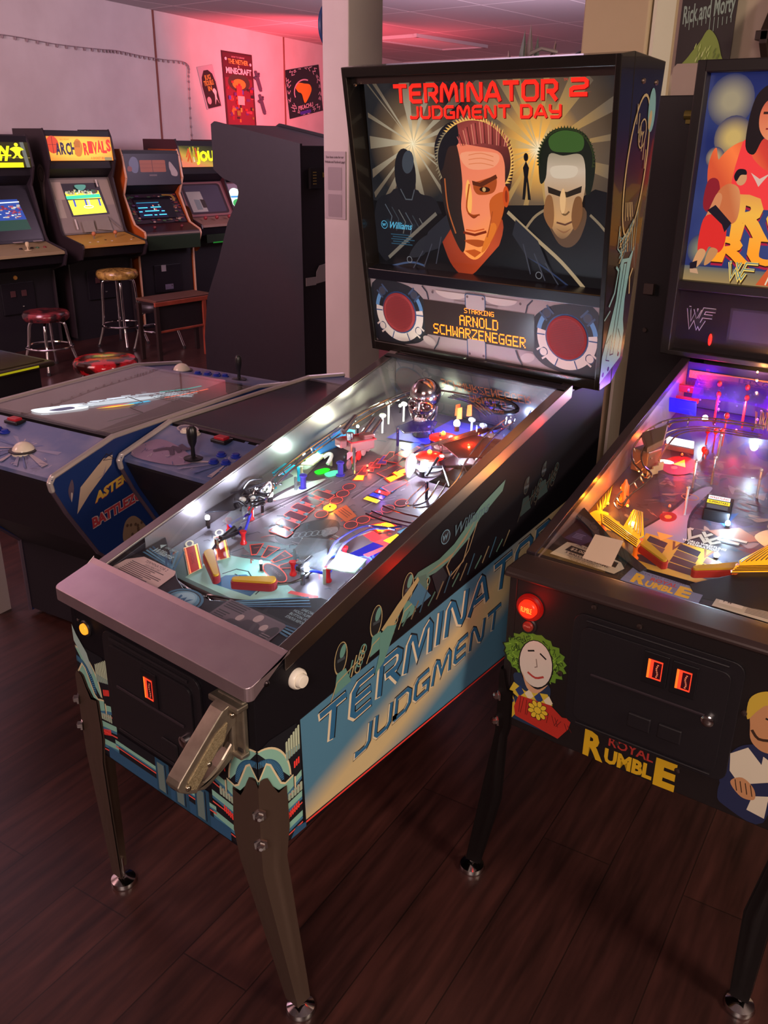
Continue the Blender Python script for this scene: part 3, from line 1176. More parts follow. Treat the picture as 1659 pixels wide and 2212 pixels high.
dd = coin_door(T, -.165, .548, .142, .792, 0.0, [(-.004, .719, .026, .048)], (.094, .640), [(.045, .60, .05)])
for p, c in (((-.262, -.001, .806), '#8fe0c8'), ((-.255, -.001, .776), '#ffd890')):
    MB(m('front_bolt', '#c8c0c0', .2, 1)).lathe([(.004, 0), (.004, .002), (.002, .003)], p, (0, -1, 0), 10).build('bolt', T)

# ---- pistol-grip launcher
GUN = mnoise('cast_alloy', '#9d9284', '#b3a898', 30, .38, .9)
gx = .232
gun = MB(GUN)
gun.box((gx + .002, -.006, .745), (.066, .012, .118))
gun.box((gx, -.014, .795), (.078, .028, .012))
gun.box((gx, -.012, .692), (.074, .022, .010))
gun.box((gx, -.012, .745), (.030, .02, .10))
gun = gun.build('gun_bracket', T, bevel=.003)
b = MB(GUN)
b.prism([(gx - .017, y, z) for y, z in ((.0, .802), (-.022, .801), (-.042, .795), (-.066, .774), (-.106, .738), (-.143, .704), (-.150, .694), (-.146, .684), (-.130, .671), (-.110, .660), (-.097, .678), (-.078, .700), (-.060, .718), (-.045, .724), (-.034, .742), (-.022, .752), (0, .765))], (.034, 0, 0))
b.build('gun_grip', gun, bevel=.006, seg=3)
b = MB(mnoise('checkered_grip', '#8a7a5c', '#b3a484', 420, .5, .6, bump=.5))
for s in (-1, 1):
    b.prism([(gx + s * .017, y, z) for y, z in ((-.034, .768), (-.060, .758), (-.128, .695), (-.128, .680), (-.112, .672), (-.058, .728), (-.044, .735))], (s * .0022, 0, 0))
b.build('grip_panel', gun)
b = MB(GUN)
outer = [(-.112, .662), (-.090, .652), (-.072, .656), (-.042, .670), (.0, .694)]
b.prism([(gx - .013, y, z) for y, z in outer + [(.0, .712), (-.018, .716), (-.046, .690), (-.058, .682), (-.088, .668), (-.100, .676)]], (.026, 0, 0))
b.build('trigger_guard', gun, bevel=.004)
MB(m('trigger', '#7a7068', .3, 1)).prism([(gx - .006, y, z) for y, z in ((-.036, .735), (-.012, .735), (-.024, .718), (-.032, .708), (-.036, .71), (-.034, .722))], (.012, 0, 0)).build('trigger', gun, bevel=.002)
for y, z in ((-.020, .776), (-.080, .706), (-.128, .684), (-.004, .715)):
    MB(m('domed_screw', '#b0a390', .25, 1)).ball((gx + .018, y, z), .0058, (.7, 1, 1), 14).build('screw', gun, smooth=True)
for z in (.785, .700):
    MB(m('slot_dark', '#1d1618', .6)).box((gx + .024, -.0125, z), (.012, .004, .007)).build('mounting_slot', gun, bevel=.001)

# ---- apron with cards
def az(y):
    return .857 + .15 * (y - .08)


b = MB(m('apron_black', '#15141b', .35))
b.prism([(x, y, az(y)) for x, y in ((-.2635, .076), (.2635, .076), (.2635, .262), (.205, .258), (.058, .152), (.02, .132), (-.06, .130), (-.10, .146), (-.2635, .245))], (0, 0, -.012))
ap = b.build('apron', T, bevel=.0015)
a = Art(Fr((0, 0, az(0)), (1, 0, 0), (0, 1, .15)))
for i in range(4):
    k = P(['#3f6a88', '#5684a0', '#3f6a88', '#2c5070'][i])
    e = .0085 * i
    a.line([(-.262, .165 + e), (-.175, .165 + e), (-.128 + e * .2, .158)], .0045, k) if i == 9 else None
    a.line([(-.135 - e, .165), (-.175 - e * 1.2, .225 - e), ], .0045, k)
    a.line([(-.135 - e, .165 + e * .5), (-.255, .176 + e)], .0045, k)
    a.line([(.06 + e * 1.2, .148 - e * .25), (.24, .150 + e - .02)], .0045, k)
    a.line([(.06 + e * 1.2, .150), (.185 + e, .245 - e * .8)], .0045, k)
script_logo(a, 'Williams', -.245, .188, .068, .016, P('#a9c4c8'))
a.text('LANE CHANGE', -.225, .212, .007, P('#a9c4c8'), w=.04)
a.poly([(-.245, .215), (-.232, .206), (-.232, .224)], P('#a9c4c8'))
for i, t in enumerate(('LANE CHANGE', 'HOLD FLIPPER', 'BUTTON FOR', 'STATUS REPORT')):
    a.text(t, .243, .205 - i * .011, .0075, P('#a9c4c8'), w=.052 if i else .04, al='r')
a.poly([(.258, .222), (.246, .214), (.246, .23)], P('#a9c4c8'))
for rr, c in ((.047, '#3f6a88'), (.041, '#15141b'), (.038, '#5684a0')):
    a.ell(-.028, .100, rr * 1.05, rr * .8, P(c))
a.line([(-.076, .092), (-.05, .068), (-.01, .064), (.012, .075)], .004, P('#3f6a88'))
round_w(a, -.028, .100, .030, P('#7aa0b8'), P('#8fb0c4'), P('#2f618c'))
a.build('apron_artwork', ap)
PAPER = P('#c4a6a6', .5)
a = Art(Fr((0, 0, az(0) + .0008), (1, 0, 0), (0, 1, .15)))
a.poly([(-.2625, .086), (-.108, .082), (-.108, .100), (-.115, .150), (-.125, .162), (-.235, .163), (-.262, .135)], PAPER)
a.text('TERMINATOR 2', -.18, .150, .008, P('#2c2228'), w=.075, al='c')
a.text('JUDGMENT DAY', -.18, .141, .006, P('#2c2228'), w=.052, al='c')
a.lines(-.245, -.125, .137, .090, 9, P('#54464c'), .45, .35)
a.build('instruction_card', ap)
a = Art(Fr((0, 0, az(0) + .0008), (1, 0, 0), (0, 1, .15)))
a.poly([(.054, .079), (.216, .076), (.222, .09), (.216, .150), (.208, .155), (.054, .156)], P('#5c4c56'))
a.lines(.060, .125, .150, .125, 4, P('#221a20'), .5, .3)
a.lines(.060, .098, .118, .086, 5, P('#221a20'), .5, .3)
for x, y, q in ((.118, .11, 1), (.152, .125, 1.2), (.182, .112, 1)):
    a.ell(x, y + .012 * q, .008 * q, .010 * q, P('#a08a8c'))
    a.blob([(x - .02 * q, y - .03), (x - .016 * q, y - .002), (x, y + .003), (x + .017 * q, y - .002), (x + .02 * q, y - .03)], P('#3a2e38'))
a.ell(.205, .120, .012, .02, P('#2c2228'))
a.lines(.19, .215, .11, .08, 5, P('#8a767c'), .3, .5)
a.build('picture_card', ap)

# ---- playfield
pf = MB(m('playfield_wood', '#8d7f86', .25))
pf.prism([(-.2635, .19, pz(.19)), (.2635, .19, pz(.19)), (.2635, 1.083, pz(1.083)), (-.2635, 1.083, pz(1.083))], (0, 0, -.012))
pf = pf.build('playfield', T)
MB(m('backboard', '#26222a', .25)).box((0, 1.081, (pz(1.08) + gz(1.08)) / 2), (.524, .006, gz(1.08) - pz(1.08) - .004)).build('backboard', T)
a = Art(Fr((0, 0, pz(0)), (1, 0, 0), (0, 1, .21)), 6e-6, 3e-4)
OUT = P('#ff5a4c')
DKI = P('#4a3038', .3)
a.rect(-.262, .19, .262, 1.08, mgrad('playfield_ink', 'lin', (0, 1.1, -.2), [(0, '#5f8484'), (.12, '#6c6a74'), (.4, '#74646a'), (.7, '#6a5c68'), (1, '#453c54')]))
# pale metallic deck between the flippers
a.poly([(-.145, .20), (.17, .20), (.17, .27), (.05, .30), (-.02, .335), (-.085, .315), (-.15, .30)], P('#9fd0cc'))
a.poly([(-.075, .215), (.035, .225), (.03, .265), (-.03, .275), (-.07, .25)], P('#3f6f9c'))
a.line([(-.08, .25), (-.065, .278), (-.035, .285), (.0, .268), (.035, .27), (.04, .235)], .003, P('#24343c'))
for i in range(5):
    a.rect(-.055 + .014 * i, .262, -.047 + .014 * i, .265, P('#24343c'))
a.blob([(-.13, .36), (-.06, .395), (.0, .42), (.05, .405), (.06, .37), (0, .345), (-.08, .335)], P('#6f8f9a'))
for i in range(44):
    x, y = random.uniform(-.15, .12), random.uniform(.30, .55)
    ln = random.uniform(.015, .05)
    t = random.uniform(-.3, 1.2)
    a.line([(x, y), (x + ln * math.cos(t), y + ln * math.sin(t))], random.uniform(.0015, .005), P(random.choice(['#2a343c', '#4a6670', '#7f9aa0', '#33404a', '#a9b8bc'])))
# dark engine-like art in the middle, plain
a.blob([(-.085, .425), (-.05, .50), (.0, .53), (.035, .50), (.03, .445), (-.02, .405), (-.06, .40)], P('#2c2b33'))
a.blob([(.0, .485), (.02, .51), (.034, .495), (.022, .465)], P('#6f7a84'))
for i in range(8):
    a.ring(-.05 + .011 * i, .43 + .009 * i, .009, .012, .002, P('#7f8a92'), 10)
for i in range(60):
    x, y = random.uniform(-.16, .16), random.uniform(.55, .92)
    ln = random.uniform(.01, .05)
    t = random.uniform(.4, 1.5)
    a.line([(x, y), (x + ln * math.cos(t), y + ln * math.sin(t))], random.uniform(.001, .003), P(random.choice(['#6a5a66', '#77687a', '#564a58', '#a3949c'])))
for i in range(150):
    x, y = random.uniform(-.25, .25), random.uniform(.30, .95)
    ln = random.uniform(.006, .03)
    t = random.choice([.2, 1.0, 1.57, 2.4]) + random.uniform(-.15, .15)
    a.line([(x, y), (x + ln * math.cos(t), y + ln * math.sin(t)), (x + ln * math.cos(t) + .008, y + ln * math.sin(t))], random.uniform(.0012, .003), P(random.choice(['#3a3440', '#2a2830', '#8f858c', '#4c4654', '#b04a44', '#394a58'])))
for x0, y0, x1, y1 in ((-.20, .40, -.15, .62), (-.18, .42, -.13, .66), (.02, .60, .06, .90), (.16, .56, .20, .72), (-.11, .68, -.06, .90), (-.03, .62, -.02, .92)):
    a.line([(x0, y0), (x1, y1)], .0022, P('#2c262e'))
    a.line([(x0 + .006, y0), (x1 + .006, y1)], .0015, P('#a8a0a6'))
# ladder of dark blocks
for i, (x, y) in enumerate(((-.105, .599), (-.109, .564), (-.107, .530), (-.098, .496), (-.090, .462), (-.080, .430))):
    a.rrect(x - .030, y - .012, x + .030, y + .014, .005, OUT)
    a.rrect(x - .028, y - .010, x + .028, y + .012, .004, P('#54323c', .3))
    for j in range(3):
        a.rect(x - .008, y + .0155 + .003 * j, x + .010, y + .017 + .003 * j, OUT)
    for s in (-1, 1):
        a.rect(x + s * .018 - .005, y + .013, x + s * .018 + .005, y + .024, P('#5a7f8a'))
# arcs of round inserts
for i, (x, y) in enumerate(((-.071, .658), (-.063, .626), (-.056, .595), (-.048, .563), (-.047, .532), (.092, .660), (.080, .624), (.072, .590), (.058, .560), (.047, .530))):
    lit = i == 3
    a.ell(x, y, .0175, .0175, P('#3a2830'))
    a.ell(x, y, .0165, .0165, E('#ff9418', 3) if lit else OUT)
    a.ell(x, y, .0145, .0145, E('#ffb01c', 4) if lit else P('#5e3a40', .3))
    if lit:
        a.text('EXTRA', x, y + .001, .005, P('#7a2a08'), w=.018, al='c')
        a.text('BALL', x, y - .007, .005, P('#7a2a08'), w=.014, al='c')
a.poly([(-.03, .553), (.03, .533), (.035, .565), (-.02, .59)], P('#b0552c'))
for i in range(3):
    a.line([(-.02, .562 + .007 * i), (.02, .55 + .007 * i)], .0025, P('#6a3220'))
# fan of arrows
for x, y, r in ((-.082, .352, 38), (-.046, .360, 12), (-.006, .358, -14), (.032, .345, -42)):
    c, q = math.cos(math.radians(r)), math.sin(math.radians(r))
    tri = [(-.017, .020), (.017, .020), (.006, -.024), (-.006, -.024)]
    a.poly([(x + c * u - q * v, y + q * u + c * v) for u, v in tri], OUT)
    a.poly([(x + c * u * .82 - q * v * .86, y + q * u * .82 + c * v * .86) for u, v in tri], P('#4e3c44', .3))
    a.text('LIGHT', x, y + .004, .004, P('#ff8a78'), w=.014, al='c', rot=r)
# long rounded insert
a.ell(.023, .309, .046, .017, OUT, rot=-16)
a.ell(.023, .309, .043, .0145, P('#55444c', .3), rot=-16)
a.text('PAYBACK', .023, .309, .006, P('#8a6a70'), w=.045, al='c', rot=-16)
# four-colour tile stack
for i, (y, c, s) in enumerate(((.637, '#ffb020', 3), (.657, '#1c3cff', 2.2), (.675, '#ff3a30', 2.2), (.693, '#3c86d8', 1.2))):
    x = .020 + i * .0012
    a.rect(x - .022, y - .008, x + .022, y + .008, P('#1a1420'))
    if i == 0:
        a.rect(x - .021, y - .007, x + .021, y + .007, E(c, s))
        a.text('MILLION', x, y - .002, .004, P('#7a3010'), w=.03, al='c')
    else:
        for j in range(3):
            for q in range(2):
                a.rect(x - .0205 + .0138 * j, y - .007 + .0072 * q, x - .0205 + .0138 * j + .0126, y - .007 + .0072 * q + .0062, E(c, s * (.6 + .4 * ((i + j + q) % 2))))


def arrow(x, y, r, sc, k):
    c, q = math.cos(math.radians(r)), math.sin(math.radians(r))
    tri = [(-.006, .022), (.006, .022), (.012, -.020), (-.012, -.020)]
    a.poly([(x + c * u * sc - q * v * sc, y + q * u * sc + c * v * sc) for u, v in tri], k)


for x, y, r in ((-.08, .712, 24), (.004, .746, -20), (.002, .776, -20)):
    arrow(x, y, r, 1.2, E('#ff3a18', 1.5))
    arrow(x, y, r, 1.0, E('#ffc020', 4))
for i in range(5):
    arrow(-.088 + .003 * i, .735 + .022 * i, 24, 1.15, OUT)
    arrow(-.088 + .003 * i, .735 + .022 * i, 24, 1.0, P(['#6a3a42', '#6a3a42', '#6a3a42', '#5a48a8', '#5e4048'][i], .3))
for x, y, r in ((-.055, .83, 8), (-.045, .865, -8), (-.02, .80, -10), (-.028, .765, -12), (.03, .715, -18)):
    arrow(x, y, r, 1.5, OUT)
    arrow(x, y, r, 1.36, P('#7a5860', .3))
arrow(-.058, .893, -14, 1.3, E('#2038ff', 3))
for x, y, k in ((-.187, .683, E('#20e020', 2)), (-.155, .686, E('#50f0a0', 2))):
    a.blob([(x - .016, y - .008), (x - .004, y + .016), (x + .014, y + .018), (x + .016, y), (x + .004, y - .016)], k)
# flame-coloured scoring boxes on the right
a.poly([(.085, .548), (.118, .585), (.158, .572), (.125, .532)], E('#ff3018', 1.3))
a.poly([(.092, .550), (.118, .580), (.150, .570), (.122, .538)], E('#ffb418', 3))
a.text('10,000', .122, .556, .008, P('#7a2408'), w=.036, al='c', rot=-12)
a.poly([(.128, .50), (.20, .50), (.21, .53), (.135, .535)], P('#c84a58'))
a.poly([(.155, .515), (.205, .512), (.212, .545), (.165, .55)], E('#ffd820', 2.6))
a.poly([(.10, .51), (.14, .50), (.15, .525), (.11, .535)], E('#ff4a58', 1.2))
a.poly([(.16, .556), (.20, .552), (.206, .580), (.17, .585)], P('#58a8d0'))
a.poly([(.12, .44), (.215, .43), (.225, .495), (.14, .50)], E('#2028e8', .8))
a.ring(.167, .429, .024, .024, .005, P('#6a90e0'))
a.ell(.167, .429, .018, .018, P('#7a5860', .3))
a.poly([(.150, .452), (.176, .512), (.186, .506), (.166, .45)], OUT)
a.blob([(.185, .45), (.20, .475), (.215, .46), (.21, .44)], E('#60c0ff', 1.5))
# out- and in-lane bars
for q in (((-.234, .271), (-.219, .298), (-.136, .242), (-.143, .211)), ((-.206, .337), (-.191, .357), (-.111, .301), (-.128, .276))):
    mid = [((q[0][k] + q[1][k]) / 2, (q[3][k] + q[2][k]) / 2) for k in (0, 1)]
    cx, cy = (q[0][0] + q[2][0]) / 2, (q[0][1] + q[2][1]) / 2
    a.poly([(cx + (x - cx) * 1.06, cy + (y - cy) * 1.08) for x, y in q], P('#e8d8a8'))
    a.poly(q, E('#e03020', .5))
    a.line([(q[1][0] * .85 + q[0][0] * .15, q[1][1] * .85 + q[0][1] * .15), (q[2][0] * .85 + q[3][0] * .15, q[2][1] * .85 + q[3][1] * .15)], .0042, E('#ffc040', 1.8))
    a.line([(q[0][0] * .9 + q[1][0] * .1, q[0][1] * .9 + q[1][1] * .1), (q[3][0] * .9 + q[2][0] * .1, q[3][1] * .9 + q[2][1] * .1)], .003, E('#ff8050', 1.4))
    a.text('SPECIAL', cx - .022, cy + .010, .007, P('#7a1410'), w=.05, rot=-35)
    a.ring(q[0][0] - .004, q[0][1] + .02, .014, .010, .004, P('#c8c09a'), rot=-35)
a.poly([(.19, .30), (.255, .32), (.255, .40), (.20, .37)], P('#5aa0c8'))
a.poly([(.10, .27), (.17, .285), (.165, .295), (.10, .28)], P('#e05858'))
a.poly([(.20, .62), (.262, .60), (.262, .78), (.21, .74)], P('#5a5aa0'))
a.poly([(-.262, .50), (-.215, .54), (-.20, .62), (-.225, .72), (-.262, .70)], P('#a8b0a0'))
a.blob([(-.19, .60), (-.15, .66), (-.16, .58), (-.2, .52)], P('#b8bcae'))
a.poly([(-.15, .90), (.0, .92), (.02, 1.0), (-.14, .98)], P('#3a30a0'))
a.poly([(-.07, .94), (.06, .95), (.10, 1.06), (-.05, 1.06)], P('#4c44b0'))
a.build('playfield_artwork', pf)

# flippers
FT, FR = m('flipper_yellow', '#c8a030', .4), m('flipper_rubber', '#8a2430', .5)
flipper(T, (-.140, .265), (-.062, .218), pz, 1, FT, FR)
flipper(T, (.060, .262), (-.012, .226), pz, -1, FT, FR)

# drain arch wire and lane guides
wires(T, [[(-.205, .225, pz(.225) + .03), (-.19, .185, pz(.19) + .032), (-.13, .155, pz(.16) + .034), (-.06, .142, pz(.15) + .034), (-.02, .146, pz(.15) + .03), (-.018, .16, pz(.16) + .012)]], .0025, name='arch_rail')
wires(T, [[(-.012, .16, pz(.16) + .01), (-.012, .152, pz(.16) + .03), (.05, .165, pz(.17) + .034), (.12, .19, pz(.19) + .034), (.125, .20, pz(.2) + .01)]], .0025, name='arch_rail')
GD = m('guide_steel', '#9aa0a0', .2, 1)
for s, x0 in ((-1, -.165), (1, .105)):
    o = MB(GD)
    o.tube([(x0 - .0 * s, .385, pz(.385) + .014), (x0, .31, pz(.31) + .014), (x0 - s * .012, .285, pz(.285) + .014), (x0 - s * .035, .268, pz(.268) + .014)], .003, 8)
    for y in (.31, .36):
        o.cyl((x0, y, pz(y)), (x0, y, pz(y) + .026), .005, 10)
    o.build('lane_guide', T, smooth=True)
    o = MB(m('lane_block_black', '#17171c', .35))
    o.box((x0 - s * .014, .335, pz(.335) + .026), (.014, .05, .010))
    o.cyl((x0 - s * .014, .315, pz(.315) + .030), (x0 - s * .014, .355, pz(.355) + .034), .006, 10)
    o.build('lane_cover', T, bevel=.002)
# slingshots: plastics on red posts
RP = m('red_post', '#c81c22', .25)
for s, pts in ((-1, ((-.185, .435), (-.125, .355), (-.195, .375))), (1, ((.125, .42), (.062, .325), (.145, .345)))):
    o = MB(m('sling_plastic', '#9aa4a8', .1, trans=.5, alpha=.55))
    o.prism([(x, y, pz(y) + .034) for x, y in ((pts[0][0] - .01, pts[0][1] + .01), (pts[1][0] + s * .012, pts[1][1] - .004), (pts[2][0], pts[2][1] - .02), (pts[2][0] - .015, pts[2][1] + .02))], (0, 0, .003))
    o = o.build('slingshot', T, bevel=.001)
    b = MB(RP)
    for x, y in pts:
        b.lathe([(.008, 0), (.008, .004), (.005, .008), (.005, .024), (.008, .028), (.008, .032)], (x, y, pz(y)), n=12)
    b.build('post', o, smooth=True)
    b = MB(m('blue_rubber', '#2438d8', .4))
    q = [Vector((x, y, pz(y) + .018)) for x, y in pts]
    b.tube([q[0], q[1], q[2]], .0042, 8, closed=True)
    b.build('rubber_ring', o, smooth=True)
# plastics along the sides
for nm, pts, h, k in (('side_plastic', ((-.262, .36), (-.205, .40), (-.19, .47), (-.225, .52), (-.262, .50)), .036, m('plastic_black', '#141318', .15)),
                      ('side_plastic', ((-.262, .52), (-.20, .54), (-.19, .585), (-.262, .60)), .036, m('plastic_clear_grey', '#8a9498', .1, trans=.4, alpha=.6)),
                      ('side_plastic', ((-.245, .565), (-.205, .575), (-.215, .62), (-.25, .615)), .04, m('plastic_cyan', '#18b8d0', .15)),
                      ('side_plastic', ((-.262, .72), (-.205, .70), (-.18, .80), (-.21, .84), (-.262, .83)), .036, m('plastic_blue', '#2a78c0', .15)),
                      ('side_plastic', ((-.225, .64), (-.19, .655), (-.195, .72), (-.23, .73)), .03, m('plastic_pale', '#c8cc9a', .2)),
                      ('side_plastic', ((.15, .335), (.215, .35), (.205, .40), (.135, .395)), .036, m('plastic_pale_green', '#b8d8c0', .15, trans=.3, alpha=.7)),  # pale green tint, no emission
                      ('side_plastic', ((.075, .335), (.115, .36), (.10, .43), (.02, .40), (.035, .36)), .032, m('plastic_clear_grey', '#8a9498', .1, trans=.4, alpha=.6)),
                      ('side_plastic', ((.14, .70), (.21, .70), (.215, .80), (.16, .79)), .045, m('plastic_black', '#141318', .15)),
                      ('side_plastic', ((.08, .835), (.15, .80), (.215, .83), (.20, .92), (.12, .91)), .06, m('plastic_dark_red', '#5a2c30', .15)),
                      ('side_plastic', ((-.10, .88), (-.06, .86), (.0, .90), (-.02, .95), (-.08, .94)), .05, m('plastic_violet', '#3a2c78', .15, trans=.3, alpha=.8))):
    o = MB(k).prism([(x, y, pz(y) + h) for x, y in pts], (0, 0, .003))
    for x, y in pts[::2]:
        o.cyl((x * .96, y, pz(y)), (x * .96, y, pz(y) + h), .004, 8)
    o.build(nm, T, bevel=.0008)
# plastic hoses and dark mechanical clutter on the left
rnd = random.Random(3)
b = MB(m('black_tubing', '#1c1a1f', .35))
for i in range(16):
    x, y = rnd.uniform(-.25, -.17), rnd.uniform(.38, .50)
    pts = [(x, y, pz(y) + .045)]
    for j in range(3):
        x += rnd.uniform(-.015, .03)
        y += rnd.uniform(-.02, .03)
        pts.append((x, y, pz(y) + .045 + rnd.uniform(0, .012)))
    b.tube(pts, .0028, 6, sub=3)
b.build('hose_bundle', T, smooth=True)
b = MB(m('mech_white', '#cfd4d4', .3))
for x, y, h in ((-.205, .43, .05), (-.19, .445, .052), (-.215, .48, .046), (.10, .985, .05), (.055, 1.0, .05), (.16, .93, .06), (-.18, .92, .05), (-.2, .97, .06), (-.17, 1.0, .05)):
    b.ball((x, y, pz(y) + h), .008, (1.4, 1, .8), 8)
    b.cyl((x, y, pz(y)), (x, y, pz(y) + h), .003, 6)
b.build('post_cluster', T, smooth=True)
# purple posts and blue stand-ups
for x, y in ((-.173, .602), (-.131, .693)):
    MB(m('purple_post', '#3a34a0', .3)).lathe([(.012, 0), (.012, .003), (.007, .004), (.007, .03), (.010, .032), (.010, .036), (.003, .040)], (x, y, pz(y)), n=14).build('lane_post', T, smooth=True)
# bank of round targets below the clear cannon
o = MB(m('target_bracket', '#2a262a', .4))
o.prism([(-.130, .712, pz(.712)), (-.150, .83, pz(.83)), (-.150, .83, pz(.83) + .044), (-.130, .712, pz(.712) + .044)], (-.006, -.002, 0))
o = o.build('target_bank', T)
for i in range(5):
    t = (i + .3) / 5
    c = Vector((-.128 - .020 * t, .712 + .118 * t, 0))
    c.z = pz(c.y) + .018
    k = [m('target_grey', '#5a5256', .4), m('target_red', '#d8322c', .35), m('target_red', '#d8322c', .35), m('target_white', '#c8b4b0', .35), m('target_white', '#c8b4b0', .35)][i]
    MB(k).lathe([(.0125, 0), (.0125, .004), (.004, .005), (.003, .0055)], c, (.97, .16, .1), 18).build('round_target', o)
MB(m('target_sign', '#b88a9a', .35)).prism([(-.126, .712, pz(.712) + .034), (-.146, .83, pz(.83) + .034), (-.146, .83, pz(.83) + .052), (-.126, .712, pz(.712) + .052)], (.002, 0, 0)).build('sign_strip', o)
# toy cannon of clear red plastic
CR = m('cannon_plastic', '#c88a8c', .12, .55)
o = MB(CR)
R30 = Matrix.Rotation(math.radians(-18), 3, 'Z')
z0 = pz(.76) + .062
o.box((-.118, .745, z0), (.05, .07, .026), R30)
o.box((-.135, .70, z0 + .008), (.03, .02, .02), R30)
o.box((-.105, .765, z0 + .016), (.026, .034, .014), R30)
o = o.build('toy_cannon', T, bevel=.003)
b = MB(CHROME)
for dx in (-.012, .012):
    b.cyl((-.122 + dx, .77, z0 + .004), (-.150 + dx, .86, z0 + .03), .0055, 12)
b.cyl((-.145, .72, z0 + .03), (-.175, .80, z0 + .045), .008, 12)
b.cyl((-.118, .715, z0 + .018), (-.118, .715, z0 + .034), .010, 14)
b.build('barrel', o, smooth=True)
MB(m('cannon_edge', '#d83a44', .25)).tube([(-.150, .715, z0 + .015), (-.098, .700, z0 + .015), (-.075, .765, z0 + .015), (-.128, .785, z0 + .015)], .0022, 6, closed=True).build('edge_trim', o)
MB(CHROME).cyl((-.10, .71, pz(.71)), (-.10, .71, z0), .004, 8).build('support_post', o)
# bumpers
CAP = m('cap_red', '#d81f16', .2, em='#ff1a08', es=1.2)
for x, y in ((.037, .898), (.064, .804), (.147, .872)):
    bumper(T, x, y, pz(y), CAP)
# chrome skull toy
SK = m('skull_chrome', '#cbbcc0', .14, 1)
sx, sy = -.072, .962
sz = pz(sy) + .090
Rz = Matrix.Rotation(math.radians(16), 3, 'Z')


def sk(x, y, z):
    v = Rz @ Vector((x, y, z))
    return Vector((sx, sy, sz)) + v


b = MB(SK)
b.ball(sk(0, .004, .022), .041, (1, 1.12, 1.0), 22, Rz)
b.ball(sk(0, -.012, -.006), .032, (.95, .9, .95), 18, Rz)
b.ball(sk(0, -.014, -.044), .021, (1.05, .95, .85), 16, Rz)
for s in (-1, 1):
    b.tube([sk(s * .004, -.041, .006), sk(s * .016, -.043, .013), sk(s * .029, -.033, .006), sk(s * .030, -.030, -.008), sk(s * .017, -.041, -.014), sk(s * .006, -.043, -.006)], .0042, 8, closed=True, sub=3)
    b.tube([sk(s * .033, -.014, -.004), sk(s * .030, -.026, -.018), sk(s * .018, -.033, -.036)], .005, 8, sub=3)
    b.tube([sk(s * .034, .0, -.006), sk(s * .033, -.002, -.03), sk(s * .022, -.012, -.054)], .0045, 8, sub=3)
b.tube([sk(0, -.043, .012), sk(0, -.046, -.004), sk(0, -.046, -.014)], .0035, 8, sub=3)
b.tube([sk(-.018, -.026, -.055), sk(0, -.036, -.058), sk(.018, -.026, -.055)], .006, 8, sub=3)
o = b.build('chrome_skull', T, smooth=True)
b = MB(m('socket_dark', '#2a0a0e', .25))
for s in (-1, 1):
    b.ball(sk(s * .0165, -.034, .0), .0098, (1, .6, .9), 12, Rz)
b.ball(sk(0, -.040, -.020), .005, (.8, .6, 1.1), 10, Rz)
b.build('eye_socket', o, smooth=True)
b = MB(m('skull_teeth', '#d8c8c4', .2, .6))
for i in range(7):
    for r in (0, 1):
        x = (i - 3) * .0046
        b.box(sk(x, -.0345 + abs(i - 3) * .0012, -.038 - r * .009), (.004, .005, .0078), Rz)
b.build('teeth', o, bevel=.001)
MB(m('skull_base', '#2a2028', .3)).lathe([(.03, 0), (.026, .02), (.018, .035)], (sx, sy, pz(sy)), n=18).build('neck_base', o)
# wire ramps
z = lambda y, h: pz(y) + h
for off in (0, .022):
    pass
wires(T, [[(-.190 + e, .46, z(.46, .03)), (-.190 + e, .50, z(.5, .058)), (-.200 + e, .58, z(.58, .068)), (-.208 + e, .70, z(.7, .07)), (-.205 + e, .85, z(.85, .075)), (-.18 + e, .98, z(.98, .08)), (-.12 + e, 1.04, z(1.04, .085)), (-.0 + e, 1.055, z(1.05, .085))] for e in (0, .024)], .0021, hoops=12)
wires(T, [[(-.222 + e, .55, z(.55, .05)), (-.232 + e, .70, z(.7, .055)), (-.235 + e, .90, z(.9, .06)), (-.20 + e, 1.05, z(1.05, .06))] for e in (0, .014)], .0018)
wires(T, [[(-.19, .455, z(.455, .03)), (-.15, .46, z(.46, .055)), (-.165, .49, z(.49, .07)), (-.20, .47, z(.47, .06)), (-.195, .445, z(.445, .035))], [(-.21, .46, z(.46, .035)), (-.17, .485, z(.485, .075)), (-.15, .475, z(.475, .06))]], .0018, sub=6)
wires(T, [[(-.03 + e * .2, 1.035 - e, z(1.03, .09)), (.05, 1.03 - e, z(1.03, .088)), (.12, 1.0 - e, z(1.0, .08))] for e in (0, .012, .024, .036)], .0017)
wires(T, [[(.120 + e, .372, z(.37, .035)), (.112 + e, .41, z(.41, .048)), (.128 + e, .47, z(.47, .052)), (.165 + e * .6, .49, z(.49, .052)), (.20, .50 + e, z(.5, .05))] for e in (0, .022)], .0026, m('blue_wire', '#7a78d8', .2, .8))
wires(T, [[(.10, .52 + e, z(.52, .05)), (.16, .515 + e, z(.52, .05)), (.235, .525 + e, z(.53, .05))] for e in (0, .02, .06)], .0022, m('dark_wire', '#4a2228', .3, .7))
wires(T, [[(.238 - e, .30, z(.30, .03)), (.238 - e, .50, z(.5, .04)), (.232 - e, .70, z(.7, .055)), (.20 - e, .80, z(.8, .06)), (.175 - e, .92, z(.92, .065)), (.18 - e, 1.0, z(1.0, .07))] for e in (0, .024)], .0024, hoops=9)
wires(T, [[(.12 + e, .70, z(.7, .03)), (.15 + e, .60, z(.6, .045)), (.19 + e, .62, z(.62, .05)), (.17 + e, .70, z(.7, .055))] for e in (0, .02)], .002)
